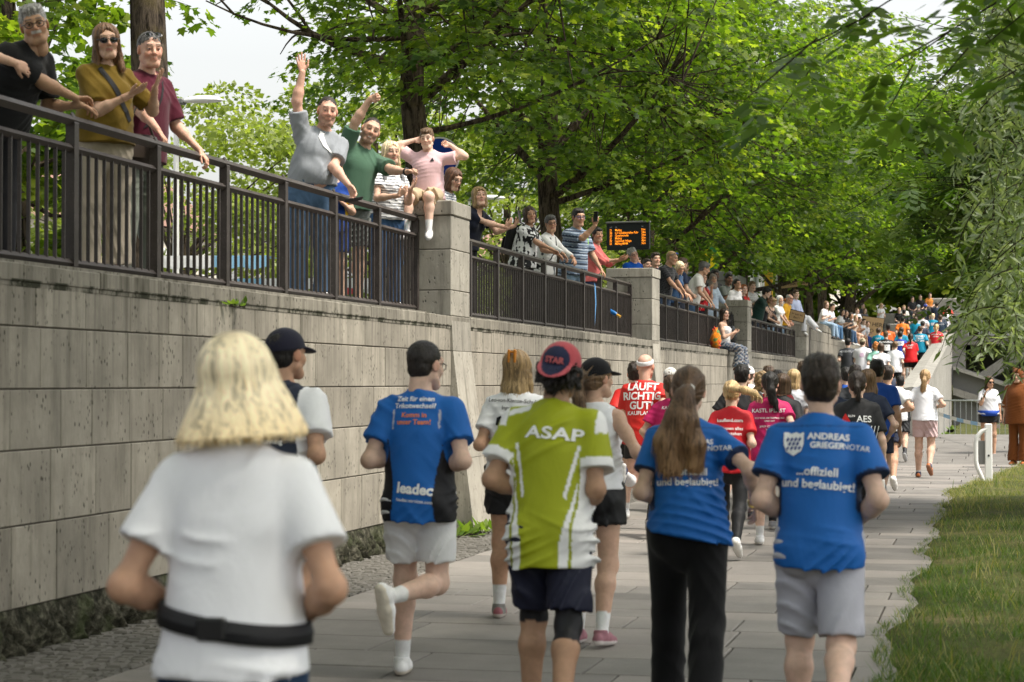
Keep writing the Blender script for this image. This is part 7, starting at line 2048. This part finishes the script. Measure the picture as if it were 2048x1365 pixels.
# ---------------------------------------------------------------- helpers at the barrier on the right
o = person('woman marshal in white t-shirt, black shorts and blue waist bag by the barrier', (-.07, 41.1, .05), -170, 1.62, 'f', 1, 'tan', ('long', 'brown'), 'stand', ('hang', 'chin'), ('relax', 'relax'), head=(20, -10, 0), top=dict(c=(.70, .70, .72), hem=-.03, sl=.8, loose=.03), bottom=('shorts', BLACK_T, .4), shoes=((.30, .25, .24), (.6, .55, .5)), glasses='sun', group='helpers by the barrier')
band(o, 'waist_bag', o['P'][2] - .06, o['P'][2] + .05, simple('blue_bag', (.012, .06, .36)), .018)
person('person in brown hooded animal costume with white paw cuffs', (.46, 37.4, .05), 160, 1.72, 'm', 1, 'mid', None, 'stand', ('hang', 'hang'), ('relax', 'relax'), top=dict(c=lambda q, ad, at: np.where(((ad < .09) & (at > .96))[:, None], np.array((.6, .56, .5)), np.array((.16, .050, .012))), sl=1.25, hem=-.2, loose=.04, t=.03), bottom=('trousers', (.16, .050, .012), .11), shoes=((.40, .12, .03), (.55, .5, .45)), cap=('hood', (.15, .045, .010)), group='helpers by the barrier')
person('person in lime high-visibility vest behind the costume wearer', (.52, 41.4, .05), -170, 1.74, 'm', 1, 'tan', ('short', 'dark'), 'stand', ('chest', 'down'), ('relax', 'relax'), top=dict(c=lambda q, ad, at: np.where((q[:, 2] > -.10)[:, None], np.array((.42, .72, .02)), np.array((.03, .03, .035)))), bottom=('trousers', (.03, .03, .035)), shoes=BS, cap=('cap', (.012, .012, .014)), group='helpers by the barrier')
# ================================================================== street furniture, signs and small things
def barrier(label, loc, rz, n=17, L=2.3):
    t = thing('crowd_barrier', label, 'barrier', loc, rz, 'steel crowd barriers')
    r = .019
    MB().tube([(0, 0, .22), (0, 0, 1.0), (.03, 0, 1.07), (.10, 0, 1.10), (L - .10, 0, 1.10), (L - .03, 0, 1.07), (L, 0, 1.0), (L, 0, .22), (0, 0, .22)], r, 8).build('frame', M_STEEL, t, smooth=True)
    me = MB().tube([(0, 0, .22), (0, 0, 1.10)], .008, 6).mesh('bar'); me.materials.append(M_STEEL)
    for i in range(1, n): link('bar', me, None, t, (L * i / n, 0, 0))
    for x in (.25, L - .25): MB().tube([(x, -.32, .02), (x, -.02, .24), (x, .02, .24), (x, .32, .02)], .016, 6).build('foot', M_STEEL, t)
    return t
barrier('crowd barrier left of the marshal, beside the ramp parapet', (-1.42, 50.4, 0), R(-12))
barrier('crowd barrier behind the marshal and the costume wearer', (.92, 49.9, 0), R(-8))
barrier('crowd barrier right of the costume wearer at the edge of the view', (3.3, 49.5, 0), R(-6))
# barrier tape
t = thing('barrier_tape', 'white and blue barrier tape strung between parapet and marshal', 'tape')
pa, pb = Vector((-1.35, 46.2, .86)), Vector((.15, 41.4, .62))
for i in range(10):
    a, b = pa.lerp(pb, i / 10), pa.lerp(pb, (i + 1) / 10)
    s = lambda k: -.06 * math.sin(math.pi * k / 10)
    MB().add([(a.x, a.y, a.z + s(i)), (b.x, b.y, b.z + s(i + 1)), (b.x, b.y, b.z + s(i + 1) + .08), (a.x, a.y, a.z + s(i) + .08)], [(0, 1, 2, 3)]).build('tape_stripe', M_WHITE if i % 2 else MATS.get('tape_blue') or simple('tape_blue', (.25, .48, .75), .4), t)
# white bent-tube stand in the grass
t = thing('bicycle_stand', 'white steel post with bent tube loop standing in the grass', 'post', (-.06, 31.3, 0), R(8))
MB().box((-.055, -.03, 0), (.055, .03, .92), .012).build('post', M_WHITE, t)
MB().tube([(-.02, 0, .84), (-.10, 0, .80), (-.17, 0, .72), (-.19, 0, .62), (-.19, 0, .36), (-.17, 0, .26), (-.07, 0, .04)], .035, 10).build('loop_tube', M_WHITE, t, smooth=True)
MB().box((-.15, -.012, .30), (-.05, .012, .66), .003).build('mesh_panel', M_GREYMETAL, t)
MB().box((-.012, -.036, .42), (.012, -.03, .45)).build('lock_hole', M_BLACKPLASTIC, t)
# departure board
t = thing('departure_board', 'black bus departure board with amber lettering', 'sign', (-7.1, 39.6, ZP), R(-8)); t.scale = (.58, .58, .70)
MB().box((-.78, -.06, 2.75), (.78, .06, 3.52), .015).build('housing', simple('board_black', (.012, .013, .017), .3), t)
MB().box((-.73, -.067, 2.81), (.73, -.061, 3.46)).build('screen', simple('board_screen', (.020, .021, .024), .25), t)
MB().box((-.80, -.09, 3.52), (.80, .09, 3.57), .01).build('roof', M_GREYMETAL, t); MB().tube([(.2, .12, 0), (.2, .12, 3.5)], .05, 8).build('post', M_GREYMETAL, t)
for i, (a, b, c) in enumerate([('21', 'Mailing', '15m'), ('20', 'n.h Goethestraßen Fahr', '24m'), ('30', 'Goethestraße', '29m'), ('21', 'Mailing', '35m'), ('30', 'Ingolstadt Village', '46m'), ('21', 'Mailing MHM', '55m')]):
    for s, x in ((a, -.66), (b, -.46), (c, .50)):
        bm = text_mesh(s, .088, .004); mn = min(v.co.x for v in bm.verts)
        for v in bm.verts: v.co = Vector((v.co.x - mn + x, -.0685, v.co.y + 3.32 - i * .078))
        me = bpy.data.meshes.new('lettering'); bm.to_mesh(me); bm.free(); link('lettering', me, M_LED, t)
for s, x in (('Linie', -.66), ('Ziel', -.46), ('Min', .50)):
    bm = text_mesh(s, .05, .0); mn = min(v.co.x for v in bm.verts)
    for v in bm.verts: v.co = Vector((v.co.x - mn + x, -.0685, v.co.y + 3.41))
    me = bpy.data.meshes.new('lettering'); bm.to_mesh(me); bm.free(); link('lettering', me, M_GREYPRINT, t)
# street lamps
def lamp(label, loc, h, rz, arm=.75):
    t = thing('street_lamp', label, 'lamp', loc, rz, 'street lamps')
    MB().tube([(0, 0, 0), (0, 0, h)], [.065, .045], 10).build('pole', M_WHITE, t, smooth=True)
    MB().box((-.06, -.10, h - .03), (.16, .10, h + .07), .02).build('bracket', M_GREYMETAL, t)
    f = Field([ell((.12 + arm / 2, 0, h + .02), (arm / 2, .17, .10))], .03); f.add([ell((.12 + arm / 2, 0, h + .02), (arm / 2, .17, .10))], 0); f.plane((0, 0, h + .0), (0, 0, -1)); v, q = f.mesh()
    link('lamp_head', np_mesh('lamp_head', v, q), M_WHITE, t)
lamp('white street lamp left of the waving man', (-14.0, 32.9, ZP), 4.2, R(0))
lamp('white street lamp behind the woman with the blond fringe', (-14.0, 53.3, ZP), 4.3, R(0), .9)
lamp('white street lamp behind the man with the phone', (-14.0, 71.0, ZP), 5.2, R(0), 1.1)
# round blue sign behind the boy
t = thing('round_sign', 'round blue traffic sign with white edge behind the boy', 'sign', (-8.0, 28.7, ZP), R(15))
MB().tube([(0, 0, 0), (0, 0, 2.9)], .03, 8).build('pole', M_STEEL, t)
MB().tube([(0, -.05, 2.62), (0, -.035, 2.62)], .30, 32).build('disc_edge', M_WHITE, t); MB().tube([(0, -.056, 2.62), (0, -.0505, 2.62)], .275, 32).build('disc', simple('sign_blue', (.005, .04, .32), .4), t)
MB().box((-.16, -.060, 2.585), (.16, -.057, 2.615)).build('bar', M_WHITE, t)
# bus shelter
t = thing('bus_shelter', 'grey bus shelter with glass side panels', 'shelter', (-8.0, 58.5, ZP), 0)
MB().box((-1.3, 0, 2.25), (.55, 4.2, 2.52), .02).build('roof', M_GREYMETAL, t)
MB().box((-1.3, .02, 0), (.5, .10, 2.25)).build('end_panel', M_GREYMETAL, t)
MB().box((-.95, -.012, 1.62), (.15, .012, 2.08)).build('poster', M_WHITE, t); MB().box((-.95, -.012, .7), (.15, .012, 1.52)).build('poster', simple('poster_blue', (.03, .12, .35), .3), t)
for k in range(4): MB().box((.47, .15 + k * 1.0, 0), (.53, .2 + k * 1.0, 2.25)).build('mullion', M_GREYMETAL, t)
for k in range(3): MB().box((.49, .22 + k * 1.0, .3), (.505, 1.13 + k * 1.0, 2.2)).build('pane', M_GLASS, t)
t = thing('bus_stop_sign', 'round green and yellow bus stop sign above the shelter', 'sign', (-8.3, 59.5, ZP))
MB().tube([(0, 0, 0), (0, 0, 3.2)], .035, 8).build('pole', M_STEEL, t)
def disc(r, y, m, nm): MB().tube([(0, y, 2.95), (0, y + .012, 2.95)], r, 28).build(nm, m, t)
disc(.40, -.06, simple('sign_green', (.01, .16, .06), .4), 'disc_ring'); disc(.31, -.075, simple('sign_yellow', (.75, .55, .01), .4), 'disc')
bm = text_mesh('H', .42, .02)
for v in bm.verts: v.co = Vector((v.co.x, -.08, v.co.y + 2.95))
me = bpy.data.meshes.new('lettering'); bm.to_mesh(me); bm.free(); link('lettering', me, MATS['sign_green'], t)
# slim posts
for lab, x, y, h, r, m in [('grey post behind the bus shelter', -7.4, 64.5, 5.0, .10, M_STEEL), ('pale post left of the cheering sign', -8.2, 70.5, 5.5, .09, M_WHITE), ('grey post behind the seated spectators', -8.2, 79, 4.2, .09, M_STEEL)]:
    t = thing('post', lab, 'post', (x, y, ZP)); MB().tube([(0, 0, 0), (0, 0, h)], r, 10).build('shaft', m, t, smooth=True); MB().tube([(0, 0, h), (0, 0, h + .05)], [r * 1.2, r * .8], 10).build('cap', m, t)
t = thing('info_post', 'narrow yellow sign post behind the seated spectators', 'sign', (-8.6, 79.4, ZP)); MB().box((-.16, -.05, 1.6), (.16, .05, 3.7), .02).build('panel', simple('sign_amber', (.62, .38, .03)), t); MB().box((-.05, -.03, 0), (.05, .03, 1.6)).build('post', M_STEEL, t)
# cardboard signs
def card(label, loc, rz, w, h, lines, tilt=0, sticks=0, sz=.12):
    t = thing('cardboard_sign', label, 'sign', loc, rz, 'cardboard cheering signs'); t.rotation_euler = (0, R(tilt), rz)
    MB().box((-w / 2 - .02, -.004, -h / 2 - .02), (w / 2 + .02, .010, h / 2 + .02)).build('backing', M_BLACKPRINT, t); MB().box((-w / 2, -.012, -h / 2), (w / 2, -.005, h / 2)).build('card', M_CARD, t)
    for i, s in enumerate(lines):
        bm = text_mesh(s, sz, .006)
        for v in bm.verts: v.co = Vector((v.co.x, -.0145, v.co.y + (len(lines) - 1) * sz * .6 - i * sz * 1.2))
        me = bpy.data.meshes.new('lettering'); bm.to_mesh(me); bm.free(); link('lettering', me, M_BLACKPRINT, t)
    for k in range(sticks): MB().box((-.1 + k * .22, .01, -h / 2 - .75), (-.06 + k * .22, .03, -h / 2 + .05)).build('stick', M_BLACKPRINT, t)
    return t
t = card('long cardboard sign reading GO TEAM Märker held on two black sticks', (-6.35, 66.5, 4.80), R(-8), .90, .20, ['GO TEAM Märker!'], -6, 2, .105)
bm = bmesh.new(); bm.faces.new([bm.verts.new((x * .045 + .42, -.0145, z * .045)) for x, z in [(0, -1), (.9, .1), (.9, .6), (.5, .9), (0, .5), (-.5, .9), (-.9, .6), (-.9, .1)]]); me = bpy.data.meshes.new('heart'); bm.to_mesh(me); bm.free(); link('heart', me, M_BLACKPRINT, t)
card('cardboard sign reading hr weit bis Bier held by the man in yellow', (-5.58, 59.25, 3.50), R(-20), .46, .28, ['hr weit bis', 'Bier! !'], 14, 0, .085)
card('cardboard sign reading MAP HERE held up by the seated row', (-5.35, 93.0, 4.05), R(-6), 1.0, .95, ['MAP HERE', 'O'], 8, 0, .26)
# bottle stuck in the second railing, and the blue ribbon beside it
t = thing('bottle', 'small blue bottle with yellow cap stuck between the railing bars', 'bottle', (-5.70, 30.55, 2.62), 0); t.rotation_euler = (R(20), R(118), 0)
MB().tube([(0, 0, -.10), (0, 0, .02), (0, 0, .05)], [.034, .034, .018], 10).build('bottle_body', simple('bottle_blue', (.01, .12, .35), .3), t, smooth=True); MB().tube([(0, 0, .05), (0, 0, .11), (0, 0, .125)], [.019, .021, .024], 10).build('cap', simple('bottle_gold', (.55, .30, .05), .3), t, smooth=True)
tag(link('ribbon', MB().add([(0, 0, .32), (.012, .05, .26), (.015, .07, .0), (.004, .01, -.32), (.006, .04, .02)], [(0, 1, 2, 4), (4, 2, 3)]).mesh('ribbon'), simple('ribbon_blue', (.10, .26, .50))), 'blue ribbon tied to a bar of the second railing', 'ribbon').location = (-5.70, 28.95, 2.70)
# bicycle with a red bag parked behind the left railing
t = thing('bicycle', 'parked bicycle with red pannier behind the railing at far left', 'bicycle', (-7.3, 11.8, ZP), R(12))
for x in (-.52, .52):
    MB().tube([(x + .33 * math.cos(a), 0, .35 + .33 * math.sin(a)) for a in [k * 6.2832 / 24 for k in range(25)]], .018, 6, cap=False).build('wheel', M_BLACKPLASTIC, t, smooth=True)
    for k in range(8): MB().tube([(x, 0, .35), (x + .32 * math.cos(k * .785), 0, .35 + .32 * math.sin(k * .785))], .003, 4).build('spoke', M_STEEL, t)
MB().tube([(-.52, 0, .35), (-.12, 0, .30), (.32, 0, .75), (-.25, 0, .80), (-.12, 0, .30)], .018, 6).tube([(-.52, 0, .35), (-.25, 0, .80)], .012, 6).tube([(.52, 0, .35), (.36, 0, .92)], .015, 6).build('frame', M_BLACKPLASTIC, t, smooth=True)
MB().tube([(.30, -.28, .98), (.38, 0, 1.0), (.30, .28, .98)], .014, 6).build('handlebar', M_BLACKPLASTIC, t, smooth=True); MB().box((-.36, -.07, .88), (-.12, .07, .94), .02).build('saddle', M_BLACKPLASTIC, t)
MB().box((-.78, -.16, .62), (-.40, .16, .90), .05).build('pannier', simple('red_canvas', (.50, .025, .015), .8), t, smooth=True)
# awnings of stalls seen through the bars
def awning(label, x, y, cols, L=2.6):
    t = thing('stall_awning', label, 'awning', (x, y, ZP), R(10), 'market stall awnings')
    for i, c in enumerate(cols):
        w = L / len(cols); x0 = i * w
        MB().add([(x0, 0, .62), (x0 + w * .98, 0, .62), (x0 + w * .98, .9, .64), (x0, .9, .64), (x0, 0, .50), (x0 + w * .5, -.01, .47), (x0 + w * .98, 0, .50)], [(0, 1, 2, 3), (4, 5, 6, 1, 0)]).build('awning_stripe', c, t)
    for xx in (.05, L - .05): MB().tube([(xx, .05, 0), (xx, .05, .62)], .02, 6).build('leg', M_STEEL, t)
CR = simple('awning_cream', (.72, .62, .42)); BL = simple('awning_blue', (.25, .50, .72)); PK = simple('awning_white', (.74, .74, .74)); RD = simple('awning_red', (.62, .06, .07))
awning('cream and white stall awning seen low through the first railing', -9.5, 19.8, [CR, CR, CR, PK, PK, BL, BL], 2.0)
awning('white and blue stall awning behind the waving man', -10, 24.5, [PK, BL, PK, PK, BL, PK, BL], 2.6)
awning('red and white stall awning behind the striped woman', -8.8, 26.2, [RD, PK, RD, PK], 1.6)
# pale buildings far behind the trees
def building(label, lo, hi, mat, rows, cols, roof=None):
    t = thing('building', label, 'building', (lo[0], lo[1], lo[2])); w, d, h = (hi[i] - lo[i] for i in range(3))
    MB().box((0, 0, 0), (w, d, h)).build('wall', mat, t)
    for i in range(rows):
        for j in range(cols):
            x = w * (j + .5) / cols; z = h * (i + .45) / rows
            o = MB().box((x - .5, -.06, z - .7), (x + .5, -.01, z + .7)).build('window', M_WHITE, t); MB().box((x - .42, -.075, z - .62), (x + .42, -.062, z + .62)).build('pane', M_LENS, o)
            o2 = MB().box((w + .01, d * (j + .5) / cols - .5, z - .7), (w + .06, d * (j + .5) / cols + .5, z + .7)).build('window', M_WHITE, t)
    if roof: MB().add([(-.4, -.4, h), (w + .4, -.4, h), (w + .4, d + .4, h), (-.4, d + .4, h), (.5, d / 2, h + 2.5), (w - .5, d / 2, h + 2.5)], [(0, 1, 5, 4), (1, 2, 5), (2, 3, 4, 5), (3, 0, 4)]).build('roof', roof, t)
building('pale building with tiled roof behind the left street lamp', (-46, 70, ZP), (-33, 82, ZP + 5.6), simple('render_cream', (.60, .55, .46)), 2, 5, simple('roof_tile', (.30, .17, .13)))
building('white building glimpsed behind the bus shelter', (-15.5, 88, ZP), (-10.5, 96, ZP + 4.5), simple('render_white', (.70, .68, .64)), 2, 3)
building('long pale building closing the promenade', (-40, 150, ZP), (-12, 165, ZP + 9), MATS['render_cream'], 3, 8, MATS['roof_tile'])
